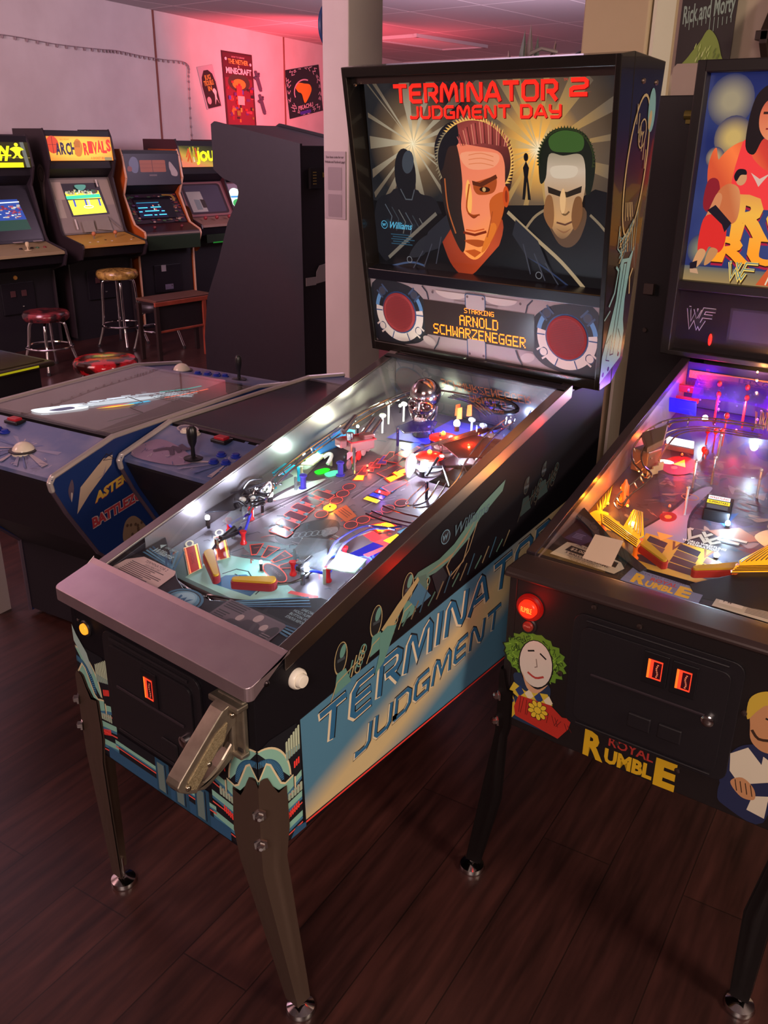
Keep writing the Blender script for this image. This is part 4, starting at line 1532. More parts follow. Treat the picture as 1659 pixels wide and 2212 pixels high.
wires(T, [[(.05 + .02 * e, .80 + .03 * e, z(.83, .062)), (.13 + .02 * e, .93 + .03 * e, z(.93, .072))] for e in (0, .5, 1.0, 1.5)], .0026, m('rod_bronze', '#8a6a62', .25, .9), sub=1)
b = MB(m('black_rail', '#151318', .3))
for pts in (((.09, .765, .04), (.235, .80, .06)), ((.10, .745, .03), (.10, .79, .055)), ((.20, .70, .05), (.13, .77, .05))):
    b.tube([(x, y, z(y, h)) for x, y, h in pts], .0035, 8)
b.build('rail_frame', T)
# clear ramp shroud at the back right
o = MB(CLEAR)
o.rings([[(.13 + .055 * math.cos(t), .955 + .06 * math.sin(t), z(.95, .03)) for t in [PI * (-.6 + 1.3 * i / 14) for i in range(15)]], [(.135 + .062 * math.cos(t), .96 + .068 * math.sin(t), z(.95, .095)) for t in [PI * (-.6 + 1.3 * i / 14) for i in range(15)]]], closed=False)
o.build('ramp_shroud', T, smooth=True)
MB(m('blue_flap', '#3a58d0', .2, trans=.3, alpha=.8)).prism([(.225, 1.0, z(1.0, .04)), (.245, .93, z(.93, .03)), (.245, .93, z(.93, .10)), (.225, 1.0, z(1.0, .11))], (.002, .001, 0)).build('blue_flap', T)
# spoked black wheel toy at the back
o = MB(m('wheel_black', '#131216', .35))
wc = Vector((.098, 1.045, z(1.05, .075)))
o.tube([wc + Vector((.062 * math.cos(t), .022 * math.sin(t), .010 * math.sin(t))) for t in [2 * PI * i / 24 for i in range(24)]], .006, 8, closed=True)
for i in range(8):
    t = 2 * PI * i / 8
    o.tube([wc, wc + Vector((.06 * math.cos(t), .021 * math.sin(t), .009 * math.sin(t)))], .0022, 6)
o.ball(wc, .010, (1.3, 1, .6), 10)
o.build('toy_wheel', T, smooth=True)
# white feed gate and little lane parts
b = MB(m('white_gate', '#e8ecec', .3))
b.tube([(-.195, .70, z(.7, .03)), (-.188, .712, z(.71, .036)), (-.176, .71, z(.71, .034)), (-.172, .69, z(.69, .022))], .005, 8, sub=3)
b.build('feed_gate', T, smooth=True)
b = MB(m('rocket_white', '#e8ecf4', .25))
b.lathe([(.004, 0), (.013, .02), (.014, .045), (.006, .06)], (.045, .745, pz(.745) + .012), (-.2, .5, .8), 14)
b.build('lane_target', T, smooth=True)
# small red flags by the back bumper
b = MB(m('flag_orange', '#e85a20', .35))
for x, y in ((.0, 1.0), (.016, .985), (.03, 1.01)):
    b.prism([(x, y, z(y, .05)), (x + .018, y - .003, z(y, .055)), (x + .015, y, z(y, .085)), (x + .002, y, z(y, .08))], (0, .002, 0))
b.build('rear_flag', T)
# lamps
WL = E('#dff0ff', 40)
for x, y, h, pw in ((-.175, .489, .042, 1.15), (.152, .372, .040, 1.25), (.081, .752, .040, 1.1), (.045, .945, .062, .7), (.098, .330, .022, .5), (-.235, .345, .04, .4)):
    bulb(T, (x, y, pz(y) + h), WL, pw * 1.9, r=.0085 if pw > .6 else .006)
for x, y, h, pw, c in ((-.20, .84, .05, .4, '#f4ffd8'), (-.16, .97, .06, .4, '#f4ffd8'), (.15, 1.03, .05, .4, '#bcd0ff'), (-.01, .30, .022, .12, '#bff8ff'), (-.225, .66, .05, .3, '#d8fff0')):
    bulb(T, (x, y, pz(y) + h), E(c, 18), pw * 2.3, c, r=.004)
for x, y, h, pw, c in ((-.05, .565, .02, .10, '#ff8a20'), (.02, .665, .02, .06, '#a060ff'), (.12, .55, .02, .10, '#ff5020'), (.18, .45, .02, .10, '#2038ff'), (.04, .88, .075, .22, '#ff3018'), (.14, .86, .075, .2, '#ff4018'), (-.03, .93, .04, .15, '#3030ff'), (-.09, .75, .02, .06, '#ff6040'), (.24, .96, .05, .15, '#ff2a18')):
    bulb(T, (x, y, pz(y) + h - .012), E(c, 6), pw * 1.8, c, h=.008, r=.0028)

# ---- backbox
Vd = Vector((0, -.1066, .7234)).normalized()
BO = Vector((0, 1.0877, 1.1659))
F = Fr(BO, (1, 0, 0), Vd)
BH = .7312


def hw(v):
    return .3593 + (.3805 - .3593) * v / BH


b = MB(BLACK)
D0 = -.062
fr_pts = [F.p(-hw(0), 0, D0), F.p(hw(0), 0, D0), F.p(hw(BH), BH, D0), F.p(-hw(BH), BH, D0)]
bk = [Vector((-hw(0), 1.2007, 1.226)), Vector((hw(0), 1.2007, 1.226)), Vector((hw(BH), 1.2007, 1.8893)), Vector((-hw(BH), 1.2007, 1.8893))]
b.rings([fr_pts, bk])
for s in (-1, 1):     # jambs
    w = .014
    b.rings([[F.p(s * hw(0), 0, 0), F.p(s * (hw(0) - w), 0, 0), F.p(s * (hw(0) - w), 0, D0), F.p(s * hw(0), 0, D0)], [F.p(s * hw(BH), BH, 0), F.p(s * (hw(BH) - w), BH, 0), F.p(s * (hw(BH) - w), BH, D0), F.p(s * hw(BH), BH, D0)]])


def bar(b, v0, v1, n0, n1):
    q = .012
    R = []
    for u in (-1, 1):
        R.append([F.p(u * (hw(v0) - q), v0, n0), F.p(u * (hw(v1) - q), v1, n0), F.p(u * (hw(v1) - q), v1, n1), F.p(u * (hw(v0) - q), v0, n1)])
    b.rings(R)


bar(b, .708, BH, D0, 0)
bar(b, .0, .026, D0, 0)
b.mats = [GLOSS]
box = b.build('backbox', T, bevel=.002)
b = MB(m('frame_black', '#15121a', .3))
bar(b, .203, .232, D0, -.004)
b.build('divider_rail', box, bevel=.002)
b = MB(m('top_trim_metal', '#6a5c58', .25, .9))
bar(b, .690, .708, D0 + .004, -.02)
b.build('top_trim', box)
b = MB(BLACK2)
b.box((0, 1.165, 1.165), (.50, .10, .10))
b.build('neck', T)
MB(BLACK).prism([(-.285, 1.088, 1.148), (.285, 1.088, 1.148), (.285, 1.05, 1.163), (-.285, 1.05, 1.163)], (0, .02, .004)).build('rear_trim', T)


# lit artwork; u, v measured on the face and carried to the sheet's own depth
def mburst():
    k = m('backglass_sky', '#050505', .12)
    nt = k.node_tree
    uv = nt.nodes.new('ShaderNodeUVMap').outputs[0]
    s = nt.nodes.new('ShaderNodeSeparateXYZ')
    nt.links.new(uv, s.inputs[0])
    outs = []
    for cu, cv, r, col in ((-.168, .548, .14, '#ffd9a0'), (.185, .540, .23, '#ffb648')):
        du, dv = mth(nt, 'SUBTRACT', s.outputs[0], cu), mth(nt, 'SUBTRACT', s.outputs[1], cv)
        d = mth(nt, 'SQRT', mth(nt, 'ADD', mth(nt, 'MULTIPLY', du, du), mth(nt, 'MULTIPLY', dv, dv)))
        r_ = ramp(nt, [(0, '#fff2cc'), (.12, col), (.5, '#6a5238'), (1, '#000000')])
        nt.links.new(mth(nt, 'DIVIDE', d, r), r_.inputs[0])
        outs.append(r_.outputs[0])
    ad = nt.nodes.new('ShaderNodeMix')
    ad.data_type = 'RGBA'
    ad.blend_type = 'ADD'
    ad.inputs[0].default_value = 1
    nt.links.new(outs[0], ad.inputs[6])
    nt.links.new(outs[1], ad.inputs[7])
    a2 = nt.nodes.new('ShaderNodeMix')
    a2.data_type = 'RGBA'
    a2.blend_type = 'ADD'
    a2.inputs[0].default_value = 1
    n = nt.nodes.new('ShaderNodeTexNoise')
    n.inputs['Scale'].default_value = 9
    nt.links.new(uv, n.inputs['Vector'])
    rr = ramp(nt, [(.3, '#121318'), (.7, '#2e2c2e')])
    nt.links.new(n.outputs[0], rr.inputs[0])
    nt.links.new(ad.outputs[2], a2.inputs[6])
    nt.links.new(rr.outputs[0], a2.inputs[7])
    b = nt.nodes['Principled BSDF']
    nt.links.new(a2.outputs[2], b.inputs['Emission Color'])
    b.inputs['Emission Strength'].default_value = .95
    return k


bg = Art(Fr(F.p(0, 0, -.058), F.u, F.v, F.n), 3e-5)
bg.map = lambda u, v: (1.03 * u - .0375, 1.03 * v - .018)
bg.rect(-.31, .21, .372, .70, mburst())
rnd = random.Random(11)
for cu, cv, L, N, c in ((-.168, .548, .26, 18, '#d8c8a8'), (.185, .540, .34, 24, '#f0b860')):
    k = mgrad('ray_%d' % N, 'rad', (cu, cv, L), [(0, '#ffe6b0'), (.18, c), (.55, '#7a6a58'), (1, '#3a3634')], .62)
    for i in range(N):
        t = 2 * PI * i / N + rnd.uniform(-.12, .12)
        l = L * rnd.uniform(.5, 1.0)
        w = rnd.uniform(.012, .034)
        e = (cu + l * math.cos(t), cv + l * math.sin(t))
        q = (-math.sin(t) * w / 2, math.cos(t) * w / 2)

        def cl(p):
            return (min(.368, max(-.305, p[0])), min(.688, max(.40, p[1])))
        bg.poly([(cu - q[0] * .1, cv - q[1] * .1), cl((e[0] - q[0], e[1] - q[1])), cl((e[0] + q[0], e[1] + q[1]))], k)
DK, DK2 = E('#0c0b0e', 1), E('#1a191e', 1)
# dark ground
bg.poly([(-.31, .205), (.372, .205), (.372, .452), (.33, .46), (.29, .438), (.2, .42), (.05, .412), (-.12, .415), (-.2, .40), (-.31, .408)], DK)
# far plain figure
bg.poly([(.145, .43), (.150, .48), (.147, .50), (.155, .515), (.163, .50), (.160, .48), (.168, .43), (.160, .43), (.157, .47), (.152, .43)], DK)
bg.ell(.155, .523, .006, .009, DK)
# plain dark bust, left
bg.blob([(-.31, .28), (-.30, .40), (-.25, .428), (-.23, .44), (-.165, .44), (-.15, .43), (-.10, .41), (-.08, .30), (-.2, .22)], DK2)
bg.ell(-.197, .475, .034, .062, E('#15161b', 1))
bg.ell(-.186, .505, .018, .028, E('#3a4048', 1), rot=-15)
for i in range(9):
    u, v = -.27 + .022 * i, .40 - .006 * i
    bg.line([(u, v), (u + .02, v - .03), (u + .01, v - .06)], .0028, E(['#4a5058', '#33383e', '#5a5a58'][i % 3], 1))
bg.line([(-.215, .44), (-.20, .415), (-.18, .415), (-.17, .44)], .003, E('#4a4e54', 1))
# plain man in dark jacket, right
bg.blob([(.13, .24), (.135, .34), (.17, .385), (.21, .41), (.29, .415), (.34, .39), (.372, .35), (.372, .21), (.25, .205)], E('#131214', 1))
bg.line([(.14, .345), (.175, .39), (.205, .41)], .006, E('#8a7458', 1), sm=4)
bg.line([(.32, .405), (.345, .385), (.37, .36)], .006, E('#7a6a54', 1), sm=4)
bg.blob([(.205, .42), (.235, .345), (.27, .33), (.30, .36), (.305, .42)], E('#5a3f2c', 1))
FACE2 = mgrad('face_tan', 'lin', (0, 5.2, -1.78), [(0, '#6a4a30'), (.25, '#d09a62'), (.5, '#b98f66'), (.8, '#c9b29a'), (1, '#9a8a70')], .9)
bg.blob([(.205, .50), (.206, .44), (.222, .375), (.25, .348), (.278, .372), (.302, .44), (.306, .50), (.285, .55), (.225, .55)], FACE2)
bg.blob([(.192, .47), (.19, .53), (.215, .575), (.26, .585), (.305, .57), (.328, .52), (.322, .46), (.308, .45), (.304, .51), (.29, .532), (.25, .528), (.215, .53), (.207, .48)], E('#151a12', 1))
bg.blob([(.215, .565), (.25, .58), (.295, .57), (.295, .54), (.25, .535), (.22, .54)], E('#3a5a26', .9))  # green reflection over the hair, painted into the artwork
bg.poly([(.212, .462), (.248, .452), (.262, .452), (.298, .466), (.296, .452), (.262, .440), (.248, .440), (.214, .448)], E('#241a12', 1))
bg.line([(.252, .45), (.248, .41), (.258, .402), (.268, .41)], .004, E('#6a4a2c', 1), sm=3)
bg.line([(.236, .384), (.258, .380), (.276, .388)], .004, E('#5a3424', 1))
# plain man in dark jacket, centre
bg.blob([(-.31, .225), (-.25, .27), (-.17, .33), (-.10, .385), (-.05, .36), (.05, .36), (.11, .395), (.18, .34), (.27, .275), (.33, .225), (.2, .205), (-.2, .205)], E('#100f12', 1))
bg.line([(-.27, .262), (-.18, .33), (-.105, .385)], .009, E('#6a6258', 1), sm=4)
bg.line([(-.29, .232), (-.2, .255), (-.15, .25)], .005, E('#3a4a68', 1), sm=4)
bg.line([(.105, .40), (.18, .345), (.25, .295), (.31, .24)], .009, E('#a08a6a', 1), sm=4)
bg.line([(.16, .30), (.22, .27), (.30, .222)], .004, E('#2a3450', 1), sm=4)
bg.blob([(-.20, .27), (-.17, .31), (-.13, .33), (-.15, .28)], E('#26262c', 1))
for u, v in ((-.2, .262), (.19, .258)):
    bg.ring(u, v, .009, .009, .002, E('#6a6a70', 1), 14)
NECK = mgrad('neck_orange', 'lin', (3.0, 1.5, -.15), [(0, '#8a2a12'), (.5, '#c8481c'), (1, '#5a1a0c')], .9)
bg.blob([(-.085, .37), (-.075, .28), (-.03, .235), (.01, .25), (.075, .31), (.08, .39)], NECK)
bg.poly([(.0, .24), (.09, .33), (.10, .40), (.14, .35), (.1, .25), (.03, .215)], E('#0e0d10', 1))
FACE1 = mgrad('face_orange', 'lin', (1.6, -2.6, 1.3), [(0, '#e87a58'), (.35, '#f0855a'), (.62, '#ff9a3c'), (.85, '#ff8418'), (1, '#d85410')], 1.0)
bg.blob([(-.085, .50), (-.078, .42), (-.06, .35), (-.025, .295), (.01, .28), (.045, .31), (.075, .365), (.10, .43), (.102, .50), (.085, .55), (.02, .58), (-.055, .56)], FACE1)
# shaded side of the face
SH = mgrad('face_shade', 'lin', (4.0, 1.2, -.2), [(0, '#1c1210'), (.5, '#3a1c14'), (1, '#7a3a22')], .9)
bg.blob([(-.09, .50), (-.082, .42), (-.063, .35), (-.03, .295), (-.018, .33), (-.028, .40), (-.022, .46), (-.03, .53), (-.05, .575), (-.08, .56)], SH)
bg.line([(-.074, .47), (-.068, .40), (-.047, .34)], .004, E('#a8562c', 1), sm=4)
HAIR = mgrad('hair_red', 'lin', (2.2, -5.0, 3.2), [(0, '#5a1c18'), (.35, '#a8443c'), (.7, '#6a2420'), (1, '#2c1210')], .9)
bg.blob([(-.095, .50), (-.10, .545), (-.075, .585), (-.03, .60), (.02, .607), (.075, .59), (.115, .55), (.122, .50), (.112, .45), (.10, .46), (.098, .51), (.08, .535), (.02, .545), (-.03, .55), (-.06, .545), (-.085, .50)], HAIR)
bg.blob([(-.095, .50), (-.10, .545), (-.075, .585), (-.035, .597), (-.03, .55), (-.06, .54), (-.08, .49)], E('#14141a', 1))
for i in range(54):
    t = i / 53
    ang = math.radians(205 - 235 * t)
    c, q = math.cos(ang), math.sin(ang)
    jt = rnd.uniform(.0, .05)
    bg.poly([(.012 + .104 * math.cos(ang - .05), .512 + .089 * math.sin(ang - .05)), (.012 + (.113 + .1 * jt) * math.cos(ang + .05), .512 + (.098 + .1 * jt) * math.sin(ang + .05)), (.012 + .104 * math.cos(ang + .03), .512 + .089 * math.sin(ang + .03))], E('#f0b860' if t > .3 else '#8a7a60', .9))
for i in range(26):
    u = -.02 + .0052 * i
    bg.line([(u, .552 - .0006 * abs(i - 12)), (u + .008 * (i - 11) / 12 - .004, .598 - .0009 * (i - 12) ** 2 * .25)], .0022, E(['#c8605a', '#4a1a18', '#8a3a34', '#e08a70'][i % 4], .9))
for pts, c in (([(.058, .425), (.098, .445), (.095, .40), (.075, .355), (.055, .325), (.06, .37)], '#c85a20'), ([(-.02, .53), (.08, .53), (.07, .50), (.0, .495)], '#f49a74'), ([(.012, .462), (.03, .468), (.075, .478), (.07, .445), (.03, .436), (.014, .445)], '#a8481c'), ([(-.02, .325), (.02, .33), (.045, .325), (.02, .312)], '#b04a18'), ([(-.012, .44), (-.004, .47), (.006, .44), (.004, .40), (-.004, .392)], '#ffb45c'), ([(.045, .31), (.075, .36), (.06, .37), (.03, .305)], '#e07424')):
    bg.blob(pts, E(c, .95))
for k in range(3):
    bg.line([(.0, .505 + .010 * k), (.035, .508 + .011 * k), (.07, .503 + .010 * k)], .0018, E('#d8784c', 1), sm=3)
bg.poly([(.008, .468), (.03, .464), (.076, .484), (.08, .476), (.035, .454), (.01, .458)], E('#5a2410', 1))
bg.ell(.044, .449, .015, .0062, E('#2a1008', 1))
bg.ell(.042, .449, .005, .005, E('#c89a60', 1))
bg.line([(.0, .46), (-.010, .405), (.004, .388), (.028, .390)], .004, E('#a84414', 1), sm=4)
bg.blob([(-.008, .392), (.01, .386), (.026, .391), (.01, .380)], E('#8a3410', 1))
bg.line([(-.022, .345), (.012, .341), (.046, .351)], .006, E('#7a2408', 1))
bg.line([(-.014, .352), (.012, .35), (.04, .357)], .003, E('#c8501c', 1))
bg.line([(.065, .40), (.056, .365), (.048, .338)], .003, E('#a8481c', 1), sm=4)
bg.poly([(-.02, .30), (.01, .286), (.03, .30), (.01, .306)], E('#c05018', 1))
bg.ell(.103, .435, .009, .024, E('#c84a18', 1))
bg.ell(.104, .436, .004, .014, E('#8a2c10', 1))
# second head: short dark hair tips and modelling
for i in range(34):
    ang = math.radians(190 - 200 * i / 33)
    bg.poly([(.258 + .066 * math.cos(ang - .06), .52 + .062 * math.sin(ang - .06)), (.258 + .074 * math.cos(ang), .52 + .071 * math.sin(ang)), (.258 + .066 * math.cos(ang + .06), .52 + .062 * math.sin(ang + .06))], E('#2a3218', 1))
for pts, c in (([(.212, .44), (.205, .40), (.225, .37), (.232, .40), (.226, .44)], '#8a5a34'), ([(.30, .44), (.302, .40), (.285, .37), (.276, .40), (.284, .44)], '#7a4e2c'), ([(.246, .44), (.254, .46), (.261, .44), (.258, .41), (.25, .408)], '#e0b07a'), ([(.225, .505), (.285, .507), (.28, .485), (.23, .482)], '#d0bca4'), ([(.238, .372), (.258, .366), (.276, .374), (.258, .362)], '#8a5a3a')):
    bg.blob(pts, E(c, .95))
for s in (-1, 1):
    bg.poly([(.03 + s * .10, .385), (.03 + s * .16, .34), (.03 + s * .19, .28), (.03 + s * .13, .30), (.03 + s * .09, .35)], E('#24242b', 1))
    for k in range(3):
        bg.line([(.03 + s * (.12 + .03 * k), .33 - .02 * k), (.03 + s * (.14 + .04 * k), .26 - .012 * k)], .003, E('#3a3a44', 1))
# lettering
for dx, k in ((.0018, E('#6a0806', 1)), (0, E('#ff2418', 1.4))):
    techno(bg, 'TERMINATOR', -.212, .641 - dx, .450, .040, .0088, k, 0, 0, dx, 0)
    techno(bg, '2', .266, .649 - dx, .044, .033, .0085, k, 0, 0, dx, 0)
    techno(bg, 'JUDGMENT DAY', -.164, .606 - dx, .412, .027, .0062, k, 0, 0, dx, 0)
bg.text('TM', .252, .678, .005, E('#d84030', 1))
round_w(bg, -.272, .349, .0105, E('#5ab4d8', .9), E('#10141c', 1), E('#5ab4d8', .9))
script_logo(bg, 'Williams', -.258, .341, .075, .017, E('#5ab4d8', .9))
for i in range(5):
    bg.rect(-.252 + .006 * (i % 2), .325 - .006 * i, -.19 + .008 * (i % 3), .3275 - .006 * i, E('#28485a', 1))
bgo = bg.build('backglass', box)
for u, c, pw in ((.18, '#ffb050', .4), (-.1, '#ff9a70', .25)):
    l = lamp('backglass_glow', 'AREA', (0, 0, 0), pw, c, .30, sy=.35)
    l.parent = box
    p = F.p(u, .46, -.05)
    l.location = p
    l.rotation_euler = F.n.to_track_quat('-Z', 'Y').to_euler()

# speaker and display panel
sp = MB(m('panel_board', '#8d7a7e', .4))
sp.rings([[F.p(-hw(.026) + .014, .026, -.03), F.p(-hw(.203) + .014, .203, -.03), F.p(-hw(.203) + .014, .203, -.010), F.p(-hw(.026) + .014, .026, -.010)], [F.p(hw(.026) - .014, .026, -.03), F.p(hw(.203) - .014, .203, -.03), F.p(hw(.203) - .014, .203, -.010), F.p(hw(.026) - .014, .026, -.010)]])
sp = sp.build('speaker_panel', box)
a = Art(Fr(F.p(0, 0, -.010), F.u, F.v, F.n), 4e-5)
GY, NV, CR2 = P('#a8959a'), P('#1a1a24'), P('#d8c8c4')
a.rect(-.345, .027, .345, .202, P('#9a878c'))
for s, cu, cv in ((-1, -.255, .116), (1, .264, .118)):
    far = -.345 if s < 0 else .345
    a.blob([(far, .19), (cu - s * .02, .198), (cu - s * .085, .165), (cu - s * .108, .11), (cu - s * .085, .055), (cu - s * .03, .03), (far, .03)] if s > 0 else [(far, .03), (cu + .03, .03), (cu + .085, .055), (cu + .108, .11), (cu + .085, .165), (cu + .02, .198), (far, .19)], NV)
    a.ring(cu, cv, .082, .082, .024, CR2, 30, a0=170, a1=370)
    a.ring(cu, cv, .084, .084, .012, P('#5a86b8'), 16, a0=10, a1=40)
    a.ring(cu, cv, .084, .084, .012, P('#5a86b8'), 16, a0=140, a1=170)
    a.ring(cu, cv, .059, .059, .006, P('#2a4a7a'))
    for t in (215, 325, 45, 135):
        q = math.radians(t)
        u, v = cu + .078 * math.cos(q), cv + .078 * math.sin(q)
        a.ell(u, v, .0125, .0125, P('#2a3a5a'))
        a.ell(u, v, .010, .010, CR2 if t > 180 else P('#3a3a48'))
        for e in (-1, 1):
            c2, s2 = math.cos(q), math.sin(q)
            a.line([(u - s2 * .013 * e - c2 * .014, v + c2 * .013 * e - s2 * .014), (u - s2 * .013 * e + c2 * .014, v + c2 * .013 * e + s2 * .014)], .005, CR2 if t > 180 else P('#3a4a68'))
    for t in (180, 248, 292, 0):
        q = math.radians(t)
        a.line([(cu + .060 * math.cos(q), cv + .060 * math.sin(q)), (cu + .083 * math.cos(q), cv + .083 * math.sin(q))], .003, P('#2a4a7a'))
for s in (-1, 1):
    a.ell(s * .075, .193, .05, .018, P('#bba8a8'), a0=180, a1=360)
    a.line([(s * .17, .20), (s * .155, .185), (s * .15, .165)], .004, P('#24283a'))
    a.line([(s * .14, .028), (s * .128, .045), (s * .12, .065)], .004, P('#24283a'))
    a.ell(s * .155, .05, .022, .012, P('#b09c9e'), rot=s * 20)
    a.rrect(s * .04 - .028, .166, s * .04 + .028, .172, .002, P('#8a777c'))
a.rrect(-.032, .16, .032, .196, .006, P('#2a4468'))
a.rrect(-.029, .155, .029, .193, .005, P('#a8969a'))
a.rrect(-.03, .022, .03, .075, .006, P('#2a4468'))
a.rrect(-.027, .022, .027, .075, .005, P('#a08c90'))
a.text('GAMNET SERIES T800', 0, .1945, .0045, P('#5a484e'), w=.06, al='c')
for u, v in ((-.024, .187), (.024, .187), (-.022, .034), (.022, .034), (-.135, .187), (.135, .187)):
    a.ell(u, v, .0035, .0035, P('#5a484e'))
a.build('panel_artwork', sp)
a = Art(Fr(F.p(0, 0, -.0095), F.u, F.v, F.n), 4e-5, 1e-3)
a.rect(-.168, .068, .174, .164, P('#3a3030', .2))
AMB = E('#ff7a14', 4.5)
dots(a, 'STARRING', -.036, .143, .092, .013, AMB)
dots(a, 'ARNOLD', -.052, .108, .120, .028, AMB, 2)
dots(a, 'SCHWARZENEGGER', -.139, .074, .288, .028, AMB, 2)
a.build('dot_display', sp)
for cu, cv in ((-.255, .116), (.264, .118)):
    b = MB(m('speaker_cloth', '#8e2a30', .8))
    b.lathe([(.055, 0), (.055, .003), (.050, .005), (.047, .0035), (.02, .003), (.001, .003)], F.p(cu, cv, -.0095), F.n, 36)
    o = b.build('speaker_grille', sp, smooth=True)
    g = Art(Fr(F.p(cu, cv, -.0060), F.u, F.v, F.n), 1e-5)
    for i in range(-10, 11):
        w = math.sqrt(max(0, .046 ** 2 - (i * .0044) ** 2))
        g.rect(-w, i * .0044 - .0006, w, i * .0044 + .0006, P('#6a1c24'))
        g.z -= 1e-5
    g.build('grille_weave', o)
MB(m('small_lens', '#b8a8a0', .2, 1)).ball(F.p(-.345, .69, -.01), .005, n=8).build('latch_stud', box)

# backbox side art
a = Art(Fr((.3593, 0, 1.1659), (0, 1, 0), (.0293, 0, 1), (1, 0, -.0293)), 5e-5, 6e-4)
a.map = lambda u, v: (u, v - 1.1659)
TL, CM, BK = P('#6f9a98', .3), P('#a89468', .3), P('#141218', .25)
a.poly([(1.10, 1.50), (1.118, 1.475), (1.150, 1.475), (1.17, 1.50), (1.163, 1.46), (1.158, 1.38), (1.165, 1.33), (1.178, 1.30), (1.178, 1.235), (1.082, 1.185), (1.078, 1.25), (1.098, 1.33), (1.112, 1.38), (1.112, 1.45)], TL)
a.line([(1.128, 1.465), (1.118, 1.25), (1.135, 1.25), (1.142, 1.465)], .003, BK, closed=True)
a.line([(1.09, 1.28), (1.11, 1.30), (1.10, 1.24), (1.12, 1.235)], .0025, BK)
a.line([(1.145, 1.31), (1.165, 1.285), (1.16, 1.25)], .0025, BK)
for y, z in ((1.095, 1.205), (1.165, 1.245), (1.12, 1.215)):
    a.ell(y, z, .005, .006, BK)
a.ring(1.120, 1.672, .052, .150, .006, CM, 40)
a.ell(1.160, 1.79, .018, .045, TL, rot=10)
a.ell(1.158, 1.77, .008, .020, CM)
a.ring(1.128, 1.742, .019, .031, .0035, CM, 24)
round_w(a, 1.128, 1.742, .013, BK, BK, CM)
for i in range(9):
    a.line([(1.078 + .003 * i, 1.55 - .012 * i), (1.082 + .010 * i, 1.50 + .01 * i), (1.10 + .009 * i, 1.49)], .003, [TL, CM, P('#4f6f70', .3)][i % 3])
for i in range(6):
    a.line([(1.085 + .014 * i, 1.80 - .018 * i), (1.09 + .014 * i, 1.76 - .018 * i)], .003, CM)
    a.line([(1.09 + .006 * i, 1.60), (1.10 + .007 * i, 1.56 + .008 * (i % 2))], .0025, CM)
a.line([(1.085, 1.46), (1.10, 1.45), (1.095, 1.40), (1.075, 1.37)], .006, TL)
a.line([(1.175, 1.45), (1.165, 1.43), (1.175, 1.39)], .005, CM)
a.line([(1.06, 1.34), (1.085, 1.36)], .004, TL)
a.build('backbox_artwork', box)
for y in (1.10, 1.165):
    MB(DARKSTEEL).lathe([(.006, 0), (.005, .003), (.002, .004)], (.379, y, 1.845), (1, 0, 0), 10).build('bolt', box)

# ---------------------------------------------------------------- the right pinball machine
R = thing('pinball_machine', 'black pinball machine with clown front and red lit button, cut by the right edge', 'pinball machine', (.394, .667, 0), .055)
RW = .655
BK2 = m('black_cabinet', '#1b1416', .45)
rb = cabinet_body(R, RW, [(0, .455), (1.24, .50), (1.24, 1.135), (1.0, 1.135), (0, .842)], .019, BK2)


def gz2(y):
    return .872 + .30 * (y - .08)


def pz2(y):
    return .845 + .21 * (y - .2)


b = MB(m('black_lockbar', '#3a2c2c', .35, .3))
b.prism([(-.008, -.018, .842), (-.008, .078, .850), (-.008, .078, .864), (-.008, -.006, .862), (-.008, -.018, .854)], (RW + .016, 0, 0))
b.build('lockdown_bar', R, bevel=.006, seg=3)
for x in (-.003, RW - .021):
    MB(m('black_rail_metal', '#4a3c44', .3, .7)).prism([(x, .076, gz2(.076)), (x + .024, .076, gz2(.076)), (x + .024, .076, gz2(.076) - .02), (x, .076, gz2(.076) - .02)], (0, .925, .925 * .30)).build('side_rail', R, bevel=.0015)
for x in (.0195, RW - .021):
    MB(mnoise('inner_blade_warm', '#7a6a6c', '#957f80', 7, .42, .6)).prism([(x, .08, gz2(.08) - .06), (x, .995, pz2(.995) - .02), (x, .995, gz2(.995) - .006), (x, .08, gz2(.08) - .006)], (.0015, 0, 0)).build('side_blade', R)
g = MB(GLASS)
g.face([g.bm.verts.new(p) for p in ((.021, .08, gz2(.08) - .003), (RW - .021, .08, gz2(.08) - .003), (RW - .021, .998, gz2(.998) - .003), (.021, .998, gz2(.998) - .003))])
g.build('playfield_glass', R)
for x, y, sx, sy in ((0, 0, -1, -1), (RW, 0, 1, -1), (0, 1.24, -1, 1), (RW, 1.24, 1, 1)):
    leg(R, x, y, sx, sy, .60, m('black_leg', '#1d1718', .4, .5), (-.045 if sx < 0 else -.010, .035 * sy), True, .45)

# front artwork and fittings
a = Art(Fr((0, 0, 0), (1, 0, 0), (0, 0, 1), (0, -1, 0)))
INK = P('#120e12')
rnd = random.Random(5)
# plain curly green wig over a plain pale oval, motley collar and a daisy
pts = []
for i in range(40):
    t = 2 * PI * i / 40
    q = 1 + .10 * (i % 2) + rnd.uniform(-.04, .04)
    pts.append((.075 + .074 * q * math.cos(t), .655 + .060 * q * math.sin(t)))
a.poly(pts, P('#12180c'))
a.poly([(.075 + (u - .075) * .95, .655 + (v - .655) * .95) for u, v in pts], P('#5f8a28'))
for i in range(150):
    t, q = rnd.uniform(0, 2 * PI), rnd.uniform(.5, 1)
    u, v = .075 + .07 * q * math.cos(t), .655 + .057 * q * math.sin(t)
    a.line([(u, v), (u + rnd.uniform(-.006, .006), v + rnd.uniform(-.006, .006)), (u + rnd.uniform(-.008, .008), v - .006)], .0018, P(rnd.choice(['#26400f', '#83b03a', '#1a2a0c'])))
a.blob([(.03, .60), (.04, .545), (.0, .50), (.02, .48), (.09, .475), (.14, .48), (.12, .54), (.115, .60)], P('#20304c'))
